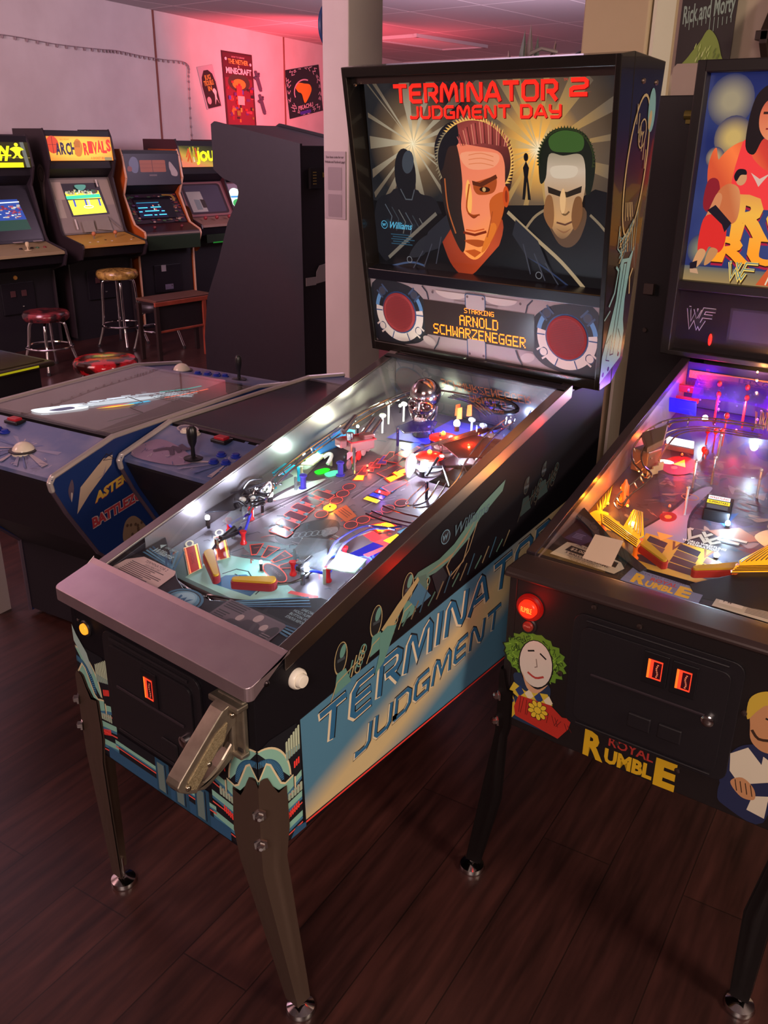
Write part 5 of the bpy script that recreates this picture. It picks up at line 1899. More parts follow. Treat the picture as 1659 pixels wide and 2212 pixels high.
a.poly([(.03, .575), (.06, .562), (.115, .575), (.13, .55), (.05, .535), (.02, .55)], P('#c8b038'))
for i in range(4):
    a.poly([(.035 + .024 * i, .556), (.047 + .024 * i, .572), (.058 + .024 * i, .556), (.047 + .024 * i, .542)], P(['#24386c', '#d8ccb0'][i % 2]))
a.poly([(.018, .555), (.03, .54), (.045, .50), (.03, .475), (.005, .495), (.004, .53)], P('#c8a832'))
for u, v in ((.014, .53), (.022, .51), (.03, .525)):
    a.ell(u, v, .004, .005, P('#24386c'))
a.poly([(.045, .545), (.125, .55), (.155, .53), (.178, .535), (.172, .505), (.15, .47), (.04, .487), (.035, .51)], P('#b02c22'))
for i in range(16):
    u = .05 + .008 * i
    a.line([(u, .545 - .002 * i), (u + rnd.uniform(-.012, .012), .50)], .0015, P('#5a120e'))
a.ell(.080, .640, .043, .062, P('#120e0c'))
a.ell(.080, .641, .040, .059, P('#cfc6bc'))
a.blob([(.048, .612), (.062, .588), (.09, .578), (.114, .60), (.09, .568), (.064, .572)], P('#c89a78'))
a.line([(.058, .668), (.074, .674)], .004, INK)
a.line([(.088, .672), (.104, .662)], .004, INK)
a.line([(.080, .655), (.084, .636), (.078, .632)], .0025, P('#8a7a72'))
a.line([(.062, .614), (.082, .606), (.102, .616)], .005, P('#a83a34'), sm=3)
for i in range(9):
    t = 2 * PI * i / 9
    a.ell(.095 + .017 * math.cos(t), .524 + .017 * math.sin(t), .0095, .0068, INK, 12, math.degrees(t))
    a.ell(.095 + .017 * math.cos(t), .524 + .017 * math.sin(t), .0082, .0056, P('#d8b832'), 12, math.degrees(t))
a.ell(.095, .524, .010, .010, INK)
a.ell(.095, .524, .0088, .0088, P('#d8b832'))
# plain blond man in white and blue jacket, cut by the edge
a.blob([(.51, .55), (.515, .60), (.545, .635), (.60, .64), (.60, .47), (.52, .475), (.505, .50)], P('#22284c'))
a.poly([(.515, .60), (.545, .628), (.575, .60), (.585, .55), (.55, .53), (.52, .56)], P('#d8cdb8'))
a.poly([(.575, .62), (.60, .61), (.60, .48), (.565, .485), (.575, .55)], P('#d8cdb8'))
a.poly([(.50, .555), (.54, .535), (.60, .57), (.60, .535), (.545, .51), (.505, .525)], P('#22284c'))
a.blob([(.525, .535), (.545, .555), (.57, .54), (.575, .515), (.55, .51)], P('#c08a60'))
for i in range(4):
    a.line([(.533 + .01 * i, .545), (.54 + .01 * i, .52)], .002, P('#3a2418'))
a.blob([(.54, .68), (.535, .72), (.56, .75), (.595, .752), (.60, .65), (.575, .63), (.548, .645)], P('#c08a60'))
a.blob([(.533, .69), (.53, .735), (.555, .762), (.599, .768), (.599, .735), (.565, .735), (.548, .715)], P('#c8a83c'))
a.line([(.565, .705), (.595, .70)], .004, INK)
a.line([(.545, .67), (.56, .655), (.585, .66), (.599, .652)], .006, P('#3a2418'), sm=3)
# lettering
Y, RD = P('#d0a41c'), P('#a8322c')
a.text('R', .212, .462, .062, Y, w=.048, bold=.045, slope=-.05)
a.text('UMBL', .262, .462, .034, Y, w=.108, bold=.05, slope=.02)
a.text('E', .374, .459, .062, Y, w=.046, bold=.055, slope=.02)
a.text('ROYAL', .268, .507, .022, RD, w=.10, bold=.02)
a.build('front_artwork', rb)
button(R, 'launch_button', (.055, 0, .778), (0, -1, 0), .021, E('#ff2a10', 1.5), m('red_glow_ring', '#3a0808', .3, em='#ff1408', es=.25), .014)
l = lamp('button_glow', 'POINT', (.055, -.05, .778), .12, '#ff1a08', .02)
l.parent = R
t_ = Art(Fr((.055, -.0212, .778), (1, 0, 0), (0, 0, 1), (0, -1, 0)))
t_.text('RUMBLE', 0, -.006, .013, E('#ffb040', 1.6), w=.026, al='c')
t_.build('button_lettering', R)
o = button(R, 'start_button', (.056, 0, .732), (0, -1, 0), .0125, m('button_dull_red', '#7a2a22', .4), m('ring_black', '#1c181c', .4), .008)
t_ = Art(Fr((.056, -.0122, .732), (1, 0, 0), (0, 0, 1), (0, -1, 0)))
t_.text('START', 0, .000, .004, P('#d0a090'), w=.016, al='c')
t_.build('button_lettering', o)
coin_door(R, .160, .528, .515, .805, 0, [(.347, .737, .03, .044), (.406, .735, .03, .044)], (.464, .664), [(.33, .60, .05), (.395, .60, .05)])
for x, z in ((.20, .826), (.14, .64), (.525, .70), (.505, .60), (.30, .815), (.285, .52), (.42, .512)):
    MB(m('front_bolt_dark', '#5a4c4a', .3, .8)).lathe([(.007, 0), (.006, .004), (.002, .005)], (x, 0, z), (0, -1, 0), 12).build('carriage_bolt', R)

# ---- playfield
o = MB(m('playfield_wood_dark', '#4a4048', .25)).prism([(.021, .10, pz2(.10) - .02), (RW - .021, .10, pz2(.1) - .02), (RW - .021, .995, pz2(.995)), (.021, .995, pz2(.995))], (0, 0, -.012)).build('playfield', R)
MB(m('backboard_purple', '#2a1c58', .35)).box((RW / 2, .993, (pz2(.99) + gz2(.99)) / 2), (RW - .044, .006, gz2(.99) - pz2(.99) - .006)).build('backboard', R)
a = Art(Fr((0, 0, pz2(0)), (1, 0, 0), (0, 1, .21)), 6e-6, 6e-4)
a.rect(.022, .20, RW - .022, .99, mgrad('playfield_ink_dark', 'lin', (.15, 1.1, -.25), [(0, '#443c48'), (.3, '#463642'), (.6, '#382c44'), (.85, '#3a2068'), (1, '#2e1478')]))
rnd = random.Random(21)
for i in range(150):
    x, y = rnd.uniform(.10, .56), rnd.uniform(.36, .72)
    a.blob([(x + rnd.uniform(-.03, .03), y + rnd.uniform(-.02, .02)) for _ in range(5)], P(rnd.choice(['#3c2a34', '#6a4a4c', '#8a6a62', '#2a2630', '#7a6a74', '#4a3a5a', '#2f3a52', '#5a2228'])))
a.blob([(.16, .32), (.20, .44), (.22, .56), (.25, .58), (.24, .46), (.27, .35), (.25, .30)], P('#8a86a8'))
a.line([(.155, .32), (.19, .42), (.21, .54), (.23, .59)], .006, P('#1c1824'), sm=5)
a.line([(.28, .33), (.245, .44), (.255, .54)], .006, P('#1c1824'), sm=5)
a.poly([(.30, .40), (.36, .44), (.42, .41), (.36, .37)], P('#8a5a4a'))
a.poly([(.29, .46), (.34, .50), (.33, .43)], P('#2c4a8a'))
for i in range(3):
    a.blob([(.40 + .05 * i, .42), (.42 + .05 * i, .46), (.45 + .05 * i, .44), (.44 + .05 * i, .39)], P(['#c8a888', '#3a6a5a', '#b09078'][i]))
    a.ell(.43 + .05 * i, .48, .018, .022, P('#b08a70'))
# striped award columns with the big letters
YL = P('#c89a3a')
a.poly([(.185, .20), (.36, .20), (.40, .27), (.35, .325), (.18, .33)], YL)
for x0, x1, r in ((.195, .248, 4), (.268, .325, -6), (.335, .385, -22)):
    for i in range(4):
        a.poly([(x0 - .001 * i, .222 + .026 * i), (x1 - .003 * i, .218 + .024 * i), (x1 - .003 * i, .240 + .024 * i), (x0 - .001 * i, .245 + .026 * i)], P(['#50383c', '#50383c', '#6a4c4a', '#3a3442'][i], .3))
for x in (.258, .33):
    a.poly([(x - .012, .325), (x, .29), (x + .012, .325)], P('#6a4030'))
    a.poly([(x - .006, .325), (x, .305), (x + .006, .325)], YL)
a.poly([(.20, .345), (.24, .345), (.22, .315)], P('#e0a850'))


def wwf(a, u, v, w, h, th, k, sl=0.0, du=0, dv=0):
    for pts in ([(0, 1), (.12, 0), (.25, .55), (.38, 0), (.60, 1), (1.02, 1)], [(.26, 1), (.34, .62), (.42, 1)], [(.55, .62), (.92, .62)], [(.36, .45), (.50, .0), (.62, .40)], [(0, 1), (.08, 1)]):
        a.line([(u + x * w + du, v + y * h + sl * x * w + dv) for x, y in pts], th, k)


wwf(a, .262, .350, .13, .038, .012, P('#2a2226'))
wwf(a, .260, .352, .13, .038, .008, P('#b0a89a'))
a.text('WORLD WRESTLING', .262, .338, .0075, P('#e8dcd0'), w=.10, bold=.02)
a.text('FEDERATION', .278, .328, .0075, P('#e8dcd0'), w=.07, bold=.02)
# lit arrows and inserts
a.ell(.137, .655, .045, .05, P('#8a1c20'))
a.poly([(.120, .655), (.155, .652), (.139, .69)], E('#ff9010', 3))
a.ell(.130, .640, .008, .008, E('#ff3a10', 4))
a.ell(.101, .660, .020, .010, E('#fff6d8', 2.5))
a.ell(.200, .415, .020, .022, P('#7a1418'))
a.ell(.200, .415, .008, .008, E('#ff4010', 5))
a.ring(.215, .52, .022, .014, .003, P('#c08a58'))
# flame sunburst panels on the left wall side
a.poly([(.022, .352), (.041, .352), (.052, .407), (.024, .50)], E('#c85a10', .5))
for i in range(6):
    a.poly([(.024, .40 + .018 * i), (.046, .356 + .009 * i), (.050, .366 + .009 * i)], E('#ffd020' if i % 2 else '#ff9a18', 1.6))
a.poly([(.03, .30), (.09, .28), (.088, .309), (.062, .341), (.03, .35)], P('#b06a1c'))
for x, y in ((.07, .30), (.09, .325), (.05, .35)):
    a.blob([(x - .02, y - .015), (x + .02, y - .02), (x + .018, y + .02), (x - .015, y + .018)], P('#d8b02c'))
a.build('playfield_artwork', o)
# apron
b = MB(m('apron_matte', '#1a1517', .5))
zz = lambda y, h: pz2(y) + h
b.prism([(x, y, .852 + .14 * (y - .08)) for x, y in ((.022, .08), (RW - .022, .08), (RW - .022, .10), (.36, .14), (.25, .145), (.18, .175), (.022, .29))], (0, 0, -.012))
for pts in (((.022, .325), (.13, .237), (.247, .161), (.238, .142), (.13, .205), (.022, .285)), ((.345, .148), (.362, .169), (.467, .276), (RW - .022, .36), (RW - .022, .15), (.368, .111))):
    b.prism([(x, y, pz2(y) + .030) for x, y in pts], (0, 0, -.012))
ap = b.build('apron', R, bevel=.001)
a = Art(Fr((0, 0, .852 - .14 * .08 + .0006), (1, 0, 0), (0, 1, .14)))
a.map = lambda u, v: (u + .008, v - .010)
a.poly([(.028, .128), (.185, .120), (.196, .150), (.180, .170), (.08, .195), (.04, .192)], P('#b8aa98', .5))
a.poly([(.05, .158), (.178, .144), (.176, .166), (.055, .182)], P('#18141a'))
a.text('FOR AMUSEMENT ONLY', .065, .186, .006, P('#2a2020'), w=.09, slope=-.10)
a.text('$2.00 - 5 PLAYS', .060, .165, .011, P('#d8ccb8'), w=.105, bold=.02, slope=-.11)
a.text('50c - 1 PLAY', .085, .177, .006, P('#d8ccb8'), w=.05, slope=-.1)
a.text('3 BALLS PER GAME', .055, .147, .008, P('#2a2020'), w=.11, bold=.01, slope=-.11)
for i, t in enumerate(('HOLD FLIPPER FOR INSTANT INFO', 'SEE SCORECARD FOR RULES', 'MUST BE 18 FOR REPLAY', 'NO VALUE')):
    a.text(t, .065 + .006 * i, .1385 - .0055 * i, .0042, P('#3a2e2c'), w=.085 - .012 * i, slope=-.11)
a.poly([(.205, .105), (.375, .100), (.372, .152), (.21, .163)], P('#6a7090'))
a.text('DATA EAST PRESENTS THE', .225, .150, .0055, P('#34304a'), w=.13)
a.text('R', .225, .112, .034, Y, w=.03, bold=.05)
a.text('UMBL', .256, .110, .020, Y, w=.062, bold=.045)
a.text('E', .322, .110, .034, Y, w=.03, bold=.05)
a.text('ROYAL', .26, .134, .012, RD, w=.058, bold=.03)
a.poly([(.40, .108), (.57, .105), (.57, .172), (.42, .185), (.40, .165)], P('#b0a596', .5))
a.rect(.408, .125, .455, .168, P('#c8bcb0'))
wwf(a, .412, .135, .035, .022, .004, P('#5a4a48'))
wwf(a, .49, .160, .03, .010, .003, P('#a83a34'))
a.text('WWF ROYAL RUMBLE', .53, .156, .006, P('#2a2020'), w=.04)
a.lines(.462, .566, .150, .112, 8, P('#5a4e4a'), .45, .2)
a.poly([(.025, .205), (.075, .19), (.09, .23), (.04, .26)], P('#28284a'))
a.lines(.04, .07, .235, .21, 4, P('#6a6a90'), .4, .3)
a.build('apron_artwork', ap)

# slingshots and lane guides
SY = m('sling_yellow', '#e0a020', .25, em='#ffa818', es=.75)  # emission put into the plastic so it looks lit
UPPER = ((.134, .354), (.158, .352), (.198, .261), (.188, .236), (.142, .275))
LOWER = ((.074, .304), (.097, .305), (.199, .241), (.200, .213), (.093, .269))
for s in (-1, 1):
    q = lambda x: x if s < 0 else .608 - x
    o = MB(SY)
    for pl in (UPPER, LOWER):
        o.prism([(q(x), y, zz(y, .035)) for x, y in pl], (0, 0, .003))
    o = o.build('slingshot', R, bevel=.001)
    b = MB(m('sling_stripe', '#3a1c0a', .4))
    for i in range(6):
        t = i / 5
        b.tube([(q(.138 + .018 * t), .350, zz(.350, .0395)), (q(.150 + .042 * t), .285 - .03 * t, zz(.285 - .03 * t, .0395))], .0011, 5)
    for i in range(4):
        b.tube([(q(.082 + .004 * i), .298 - .008 * i, zz(.298 - .008 * i, .0395)), (q(.192 + .002 * i), .238 - .007 * i, zz(.238 - .007 * i, .0395))], .0011, 5)
    for pl in (UPPER, LOWER):
        b.tube([(q(x), y, zz(y, .0365)) for x, y in pl], .0013, 5, closed=True)
    b.build('stripe', o)
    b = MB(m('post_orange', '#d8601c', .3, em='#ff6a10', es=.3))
    for x, y in ((.140, .345), (.192, .25), (.15, .29), (.085, .298), (.195, .225)):
        b.lathe([(.009, 0), (.009, .004), (.005, .008), (.005, .028), (.009, .034)], (q(x), y, zz(y, 0)), n=12)
    b.build('post', o, smooth=True)
b = MB(m('orange_post', '#c8581c', .3, em='#ff7a20', es=.25))
b.lathe([(.012, 0), (.014, .01), (.010, .02), (.010, .05), (.006, .055), (.002, .066)], (.082, .425, zz(.425, 0)), n=16)
b.build('lane_post', R, smooth=True)
flipper(R, (.19, .262), (.265, .215), pz2, 1, FT, m('flipper_red', '#a82a22', .5))
flipper(R, (.41, .262), (.335, .215), pz2, -1, FT, m('flipper_red', '#a82a22', .5))
# wire ramp curling down the left side
wires(R, [[(.30, .80 - e, zz(.80, .075)), (.16, .79 - e, zz(.79, .075)), (.07 + e * .6, .755 - e, zz(.75, .072)), (.035 + e, .68, zz(.68, .07)), (.035 + e, .58, zz(.58, .065)), (.06 + e, .52, zz(.52, .06)), (.095 + e, .49, zz(.49, .055)), (.095 + e, .455, zz(.455, .05)), (.075 + e, .41, zz(.41, .035)), (.07 + e, .39, zz(.39, .02))] for e in (0, .026)], .0026, m('warm_chrome', '#d8c0b0', .15, 1), hoops=14)
wires(R, [[(.30, .785 - e, zz(.80, .055)), (.17, .775 - e, zz(.79, .055)), (.09 + e * .6, .74 - e, zz(.75, .052)), (.06 + e, .66, zz(.66, .05)), (.065 + e, .58, zz(.58, .045))] for e in (0, .02, .04)], .002, m('warm_chrome', '#d8c0b0', .15, 1))
# little building and plastics
b = MB(m('toy_brown', '#6a4a3a', .4))
b.box((.064, .605, zz(.60, .03)), (.05, .06, .06), Matrix.Rotation(math.radians(-14), 3, 'Z'))
b.prism([(.03, .645, zz(.64, .06)), (.075, .57, zz(.57, .06)), (.105, .60, zz(.60, .075)), (.09, .665, zz(.66, .085))], (0, 0, .018))
o = b.build('ring_house', R, bevel=.003)
b = MB(m('house_windows', '#b09c74', .4))
for i in range(3):
    b.box((.096 + .004 * i, .555 + .025 * i, zz(.57, .016 + .004 * i)), (.004, .020, .022), Matrix.Rotation(math.radians(-20), 3, 'Z'))
b.build('window_strip', o)


def signbox(name, c, d, k, txt=None, kt=None, emk=None):
    o = MB(k).box(c, d, Matrix.Rotation(.30, 3, 'X')).build(name, R, bevel=.002)
    return o


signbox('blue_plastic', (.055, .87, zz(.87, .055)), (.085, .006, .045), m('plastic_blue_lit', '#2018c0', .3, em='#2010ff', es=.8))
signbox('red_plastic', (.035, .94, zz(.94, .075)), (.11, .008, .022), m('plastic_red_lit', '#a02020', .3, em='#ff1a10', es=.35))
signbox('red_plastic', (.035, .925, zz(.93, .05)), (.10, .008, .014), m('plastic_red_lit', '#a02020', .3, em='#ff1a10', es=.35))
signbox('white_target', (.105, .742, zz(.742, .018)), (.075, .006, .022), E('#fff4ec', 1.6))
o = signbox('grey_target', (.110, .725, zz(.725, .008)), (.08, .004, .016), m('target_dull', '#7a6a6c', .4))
# small television-like sign
o = MB(m('tv_black', '#17151a', .3)).prism([(x, y, zz(y, 0)) for x, y in ((.272, .438), (.334, .442), (.322, .508), (.258, .505))], (0, 0, .03)).build('toy_television', R, bevel=.003)
a = Art(Fr((.2735, .440, zz(.440, .030)), (.057, .004, .001), (-.0125, .062, .013)), 2e-5, 8e-4)
a.rect(.06, .70, .94, .95, E('#ffffff', 1.5))
a.text('WRESTLING', .5, .755, .14, E('#c01818', 1), w=.8, al='c', bold=.03)
a.rect(.04, .40, .96, .64, E('#e8d020', 1.5))
a.text('SUPERSTARS', .5, .455, .13, E('#6a4a08', 1), w=.8, al='c', bold=.03)
a.rect(.08, .06, .92, .34, P('#5a6a70'))
a.build('sign_face', o)
# dark clear ramp sheets in the middle and back
b = MB(m('ramp_smoke', '#5a5a78', .08, trans=.3, alpha=.28))
b.prism([(.20, .56, zz(.56, .05)), (.36, .58, zz(.58, .05)), (.38, .74, zz(.74, .07)), (.21, .72, zz(.72, .07))], (0, 0, .003))
b.prism([(.09, .90, zz(.90, .08)), (.26, .91, zz(.91, .08)), (.26, .97, zz(.97, .10)), (.09, .965, zz(.965, .10))], (0, 0, .003))
b.build('ramp', R)
b = MB(m('ramp_purple', '#4a2090', .12, trans=.3, alpha=.7))
b.rings([[(x, .90 + .03 * math.sin(PI * i / 12), zz(.92, .065)) for i, x in enumerate([.07 + .02 * i for i in range(13)])], [(x, .93 + .035 * math.sin(PI * i / 12), zz(.95, .12)) for i, x in enumerate([.07 + .02 * i for i in range(13)])]], closed=False)
b.build('curved_ramp', R, smooth=True)
b = MB(m('red_fasteners', '#c81c28', .3))
for x, y, h in ((.13, .945, .10), (.205, .95, .10), (.14, .915, .085), (.215, .92, .085), (.20, .80, .085), (.16, .79, .04), (.19, .755, .06), (.205, .76, .06), (.175, .725, .02), (.185, .715, .02)):
    b.ball((x, y, zz(y, h)), .007, (1, 1, 1.3), 8)
    b.cyl((x, y, zz(y, 0)), (x, y, zz(y, h)), .0025, 6)
b.build('fastener_cluster', R, smooth=True)
b = MB(m('doll_brush', '#8a6a4a', .8))
for i in range(60):
    x = .26 + rnd.uniform(0, .1)
    b.cyl((x, .86 + rnd.uniform(0, .03), zz(.87, .03)), (x + rnd.uniform(-.01, .01), .86 + rnd.uniform(-.01, .02), zz(.87, .08)), .0012, 4)
b.build('fringe_skirt', R)
b = MB(m('smoke_post', '#b8b0b8', .2, .6))
for x, y in ((.205, .565), (.355, .585), (.375, .735), (.215, .715), (.23, .44), (.24, .60)):
    b.cyl((x, y, zz(y, 0)), (x, y, zz(y, .07)), .003, 8)
    b.ball((x, y, zz(y, .072)), .005, n=8)
b.build('ramp_post', R, smooth=True)
# orange banner on the back wall
MB(m('banner_orange', '#b8764c', .5)).box((.30, .986, gz2(.986) - .035), (.54, .004, .022)).build('banner', R)
a = Art(Fr((.0, .9835, gz2(.986) - .043), (1, 0, 0), (0, 0, 1), (0, -1, 0)))
a.text("LET'S GET READY TO RUMBLE", .17, 0, .016, P('#2a1a14'), w=.34, bold=.02)
for i in range(26):
    a.ell(rnd.uniform(.06, .28), rnd.uniform(-.07, -.015), .003, .003, P(rnd.choice(['#8a7ac0', '#b8a0d8', '#6a5ab0'])), 8)
for i in range(34):
    a.ell(rnd.uniform(.26, .5), rnd.uniform(-.08, -.035), .006, .006, P(rnd.choice(['#a85a34', '#8a4028', '#c07a4c'])), 8)
a.build('backdrop_print', R)
# lamps
for x, y, h, pw, c, s, r in ((.135, .835, .05, .8, '#e8f4ff', 50, .008), (.30, .715, .06, 1.3, '#d8f0ff', 60, .010), (.335, .430, .012, .7, '#c8ecff', 40, .006), (.352, .302, .010, .55, '#c8f0ff', 40, .006), (.155, .300, .03, .35, '#ffd898', 30, .005)):
    bulb(R, (x, y, zz(y, h)), E(c, s), pw * 1.1, c, .008, r)
for x, y, h, pw, c in ((.075, .955, .07, .5, '#ff2a14'), (.139, .66, .03, .3, '#ff3010'), (.200, .415, .03, .18, '#ff2a10'), (.06, .90, .09, .6, '#4a18ff'), (.15, .90, .05, .6, '#8a20ff'), (.26, .88, .05, .4, '#b030ff'), (.06, .38, .02, .25, '#ff9a20'), (.06, .46, .02, .3, '#ff7a18'), (.12, .35, .045, .2, '#ff9a20'), (.47, .36, .045, .4, '#ffa020'), (.05, .72, .02, .2, '#ff5a18'), (.23, .80, .05, .3, '#ff4060'), (.22, .965, .14, .25, '#ffb060')):  # last, warm bulb is added to light the orange banner
    bulb(R, (x, y, zz(y, h)), E(c, 8), pw * 1.6, c, .006, .003)

# ---- backbox
b = MB(BK2)
b.box((.30, 1.13, 1.54), (.74, .18, .774))
for x in (-.056, .656):
    b.box((x, 1.02, 1.54), (.028, .05, .774))
b.box((.30, 1.02, 1.912), (.70, .05, .030))
b.box((.30, 1.025, 1.352), (.70, .04, .026))
b.box((.30, 1.02, 1.160), (.70, .05, .016))
box2 = b.build('backbox', R, bevel=.003)
MB(BLACK2).box((.30, 1.12, 1.14), (.5, .16, .04)).build('neck', R)
bg = Art(Fr((0, 1.032, 0), (1, 0, 0), (0, 0, 1), (0, -1, 0)), 5e-5)
bg.rect(-.042, 1.365, .642, 1.897, mnoise('backglass_blue', '#1e2656', '#3a4470', 7, .15, em=.75, detail=1))
for cu, cv, r, c in ((.02, 1.83, .06, '#a8987a'), (.04, 1.74, .05, '#d8b46a'), (.0, 1.69, .025, '#c8a878'), (.0, 1.45, .04, '#8a8a70'), (.2, 1.86, .05, '#8a8480')):
    bg.ell(cu, cv, r, r * 1.1, mgrad('bokeh_%d' % int(cu * 1000 + cv * 10000), 'rad', (cu, cv, r * 1.1), [(0, c), (.3, c), (1, '#2a3260')], .8))
bg.rect(-.042, 1.365, .642, 1.405, mgrad('stage_floor', 'lin', (0, 25, -34.2), [(0, '#a88a5a'), (.6, '#8a7a5c'), (1, '#4a5a70')], .8))
SKN = mgrad('skin_red', 'lin', (4.0, 3.0, -5.0), [(0, '#d8502c'), (.3, '#ff7a3c'), (.6, '#d83a2c'), (1, '#a81c28')], .95)
# plain long-haired man in a red singlet
bg.blob([(.00, 1.60), (.0, 1.66), (.03, 1.71), (.08, 1.735), (.17, 1.735), (.26, 1.70), (.28, 1.58), (.05, 1.58)], SKN)
bg.blob([(.065, 1.72), (.085, 1.73), (.10, 1.69), (.15, 1.66), (.20, 1.70), (.25, 1.72), (.26, 1.58), (.07, 1.58)], E('#f03a3c', 1))
bg.blob([(.075, 1.80), (.075, 1.72), (.10, 1.70), (.12, 1.74), (.165, 1.745), (.185, 1.70), (.20, 1.74), (.19, 1.84), (.13, 1.87), (.09, 1.85)], E('#1c1014', 1))
bg.blob([(.10, 1.80), (.105, 1.76), (.13, 1.735), (.16, 1.75), (.168, 1.80), (.15, 1.835), (.115, 1.83)], mgrad('face_rose', 'lin', (0, 9, -15.6), [(0, '#e88a5c'), (.6, '#d86a48'), (1, '#a84434')], .95))
bg.line([(.108, 1.80), (.16, 1.80)], .006, E('#3a1a14', 1))
bg.line([(.12, 1.762), (.145, 1.762)], .004, E('#8a2420', 1))
bg.blob([(-.015, 1.66), (-.01, 1.70), (.0, 1.715), (.008, 1.69), (.022, 1.66), (.02, 1.62), (-.005, 1.61)], SKN)
bg.blob([(-.01, 1.63), (.02, 1.63), (.03, 1.55), (-.012, 1.56)], E('#8a1c28', 1))
bg.poly([(.10, 1.655), (.125, 1.64), (.15, 1.655), (.135, 1.635), (.125, 1.62), (.115, 1.635)], E('#d8b0a0', 1))
# block lettering partly shown
for d, k in ((.010, E('#a8183c', 1)), (.004, E('#3a1010', 1)), (0, mgrad('letters_amber', 'lin', (0, 6, -8.7), [(0, '#ff9a1c'), (.6, '#f0b040'), (1, '#d88a4a')], 1))):
    bg.text('ROYAL', .07, 1.49 - d, .105, k, w=.50, bold=.05)
    bg.text('RUMBLE', .03, 1.425 - d, .062, k, w=.58, bold=.05)
# plain stout wrestler in red trousers
bg.blob([(.02, 1.60), (.045, 1.625), (.075, 1.615), (.085, 1.57), (.08, 1.53), (.05, 1.52), (.02, 1.55)], mgrad('skin_tan', 'lin', (8, 3, -5.2), [(0, '#c86a3c'), (.5, '#e8a468'), (1, '#d08a54')], .95))
bg.blob([(.005, 1.56), (.02, 1.60), (.035, 1.59), (.025, 1.54), (.005, 1.515), (-.008, 1.52)], E('#d8885a', .9))
bg.blob([(-.008, 1.53), (.02, 1.545), (.055, 1.525), (.06, 1.47), (.045, 1.445), (.02, 1.46), (.01, 1.44), (-.012, 1.45)], E('#e02c28', .95))
bg.poly([(.0, 1.555), (.02, 1.57), (.07, 1.525), (.055, 1.50), (.045, 1.52)], E('#1c1420', 1))
bg.blob([(-.008, 1.45), (.012, 1.445), (.0, 1.41), (-.02, 1.395), (-.022, 1.41)], E('#d89a68', .9))
bg.blob([(.022, 1.455), (.045, 1.45), (.03, 1.42), (.012, 1.41)], E('#c88a58', .9))
bg.poly([(-.028, 1.412), (-.008, 1.42), (-.008, 1.40), (-.026, 1.394)], E('#1c1420', 1))
bg.poly([(-.026, 1.396), (-.006, 1.398), (.0, 1.384), (-.024, 1.386)], E('#c89a78', .9))
bg.ell(.078, 1.640, .014, .018, E('#d8986a', .9))
bg.blob([(.058, 1.645), (.066, 1.662), (.085, 1.662), (.09, 1.65), (.075, 1.648), (.066, 1.632)], E('#16101a', 1))
wwf(bg, .082, 1.378, .075, .045, .011, E('#3a2410', 1), 0, .002, -.002)
wwf(bg, .082, 1.378, .075, .045, .008, E('#f0c860', 1))
wwf(bg, .082, 1.379, .075, .045, .003, E('#5a7a80', 1))
bg.text('R', .166, 1.37, .004, E('#c0a060', 1))
bg.poly([(.20, 1.44), (.26, 1.44), (.26, 1.368), (.16, 1.368)], E('#d8582c', .9))
for i in range(4):
    bg.line([(.205 + .012 * i, 1.44), (.185 + .015 * i, 1.37)], .004, E('#f0d8b8', .9))
bg.build('backglass', box2)
a = Art(Fr((0, 1.032, 0), (1, 0, 0), (0, 0, 1), (0, -1, 0)), 6e-5)
a.rect(-.042, 1.168, .642, 1.340, P('#221a1e', .35))
wwf(a, -.012, 1.238, .075, .048, .0125, P('#b0a8ac'))
wwf(a, -.012, 1.238, .075, .048, .0085, P('#1c161c'))
a.rect(.105, 1.205, .52, 1.30, P('#3c3440', .2))
a.rect(.112, 1.212, .513, 1.293, P('#4a4252', .12))
a.build('display_panel', box2)
MB(E('#ff2418', 2)).ball((.062, 1.026, 1.205), .008, (.7, .6, 2.2), 10).build('warning_light', box2)


# ---------------------------------------------------------------- head-to-head cocktail cabinets
EDGE = m('t_molding_chrome', '#cfc2c4', .3, .6)


def stick(par, c, h=.075, k=None, r=.013):
    k = k or m('stick_black', '#17151a', .35)
    b = MB(k)
    b.lathe([(.03, 0), (.03, .004), (.012, .006), (.007, .010), (.006, h * .35), (r * .8, h * .5), (r, h * .72), (r * .95, h * .92), (r * .5, h)], c, n=18)
    return b.build('joystick', par, smooth=True)


def pushes(par, pts, k, r=.014):
    for p in pts:
        b = MB(k)
        b.lathe([(r, 0), (r, .004), (r * .8, .006), (r * .74, .006), (r * .74, .010), (r * .6, .012), (.001, .012)], p, n=18)
        b.build('push_button', par, smooth=True)


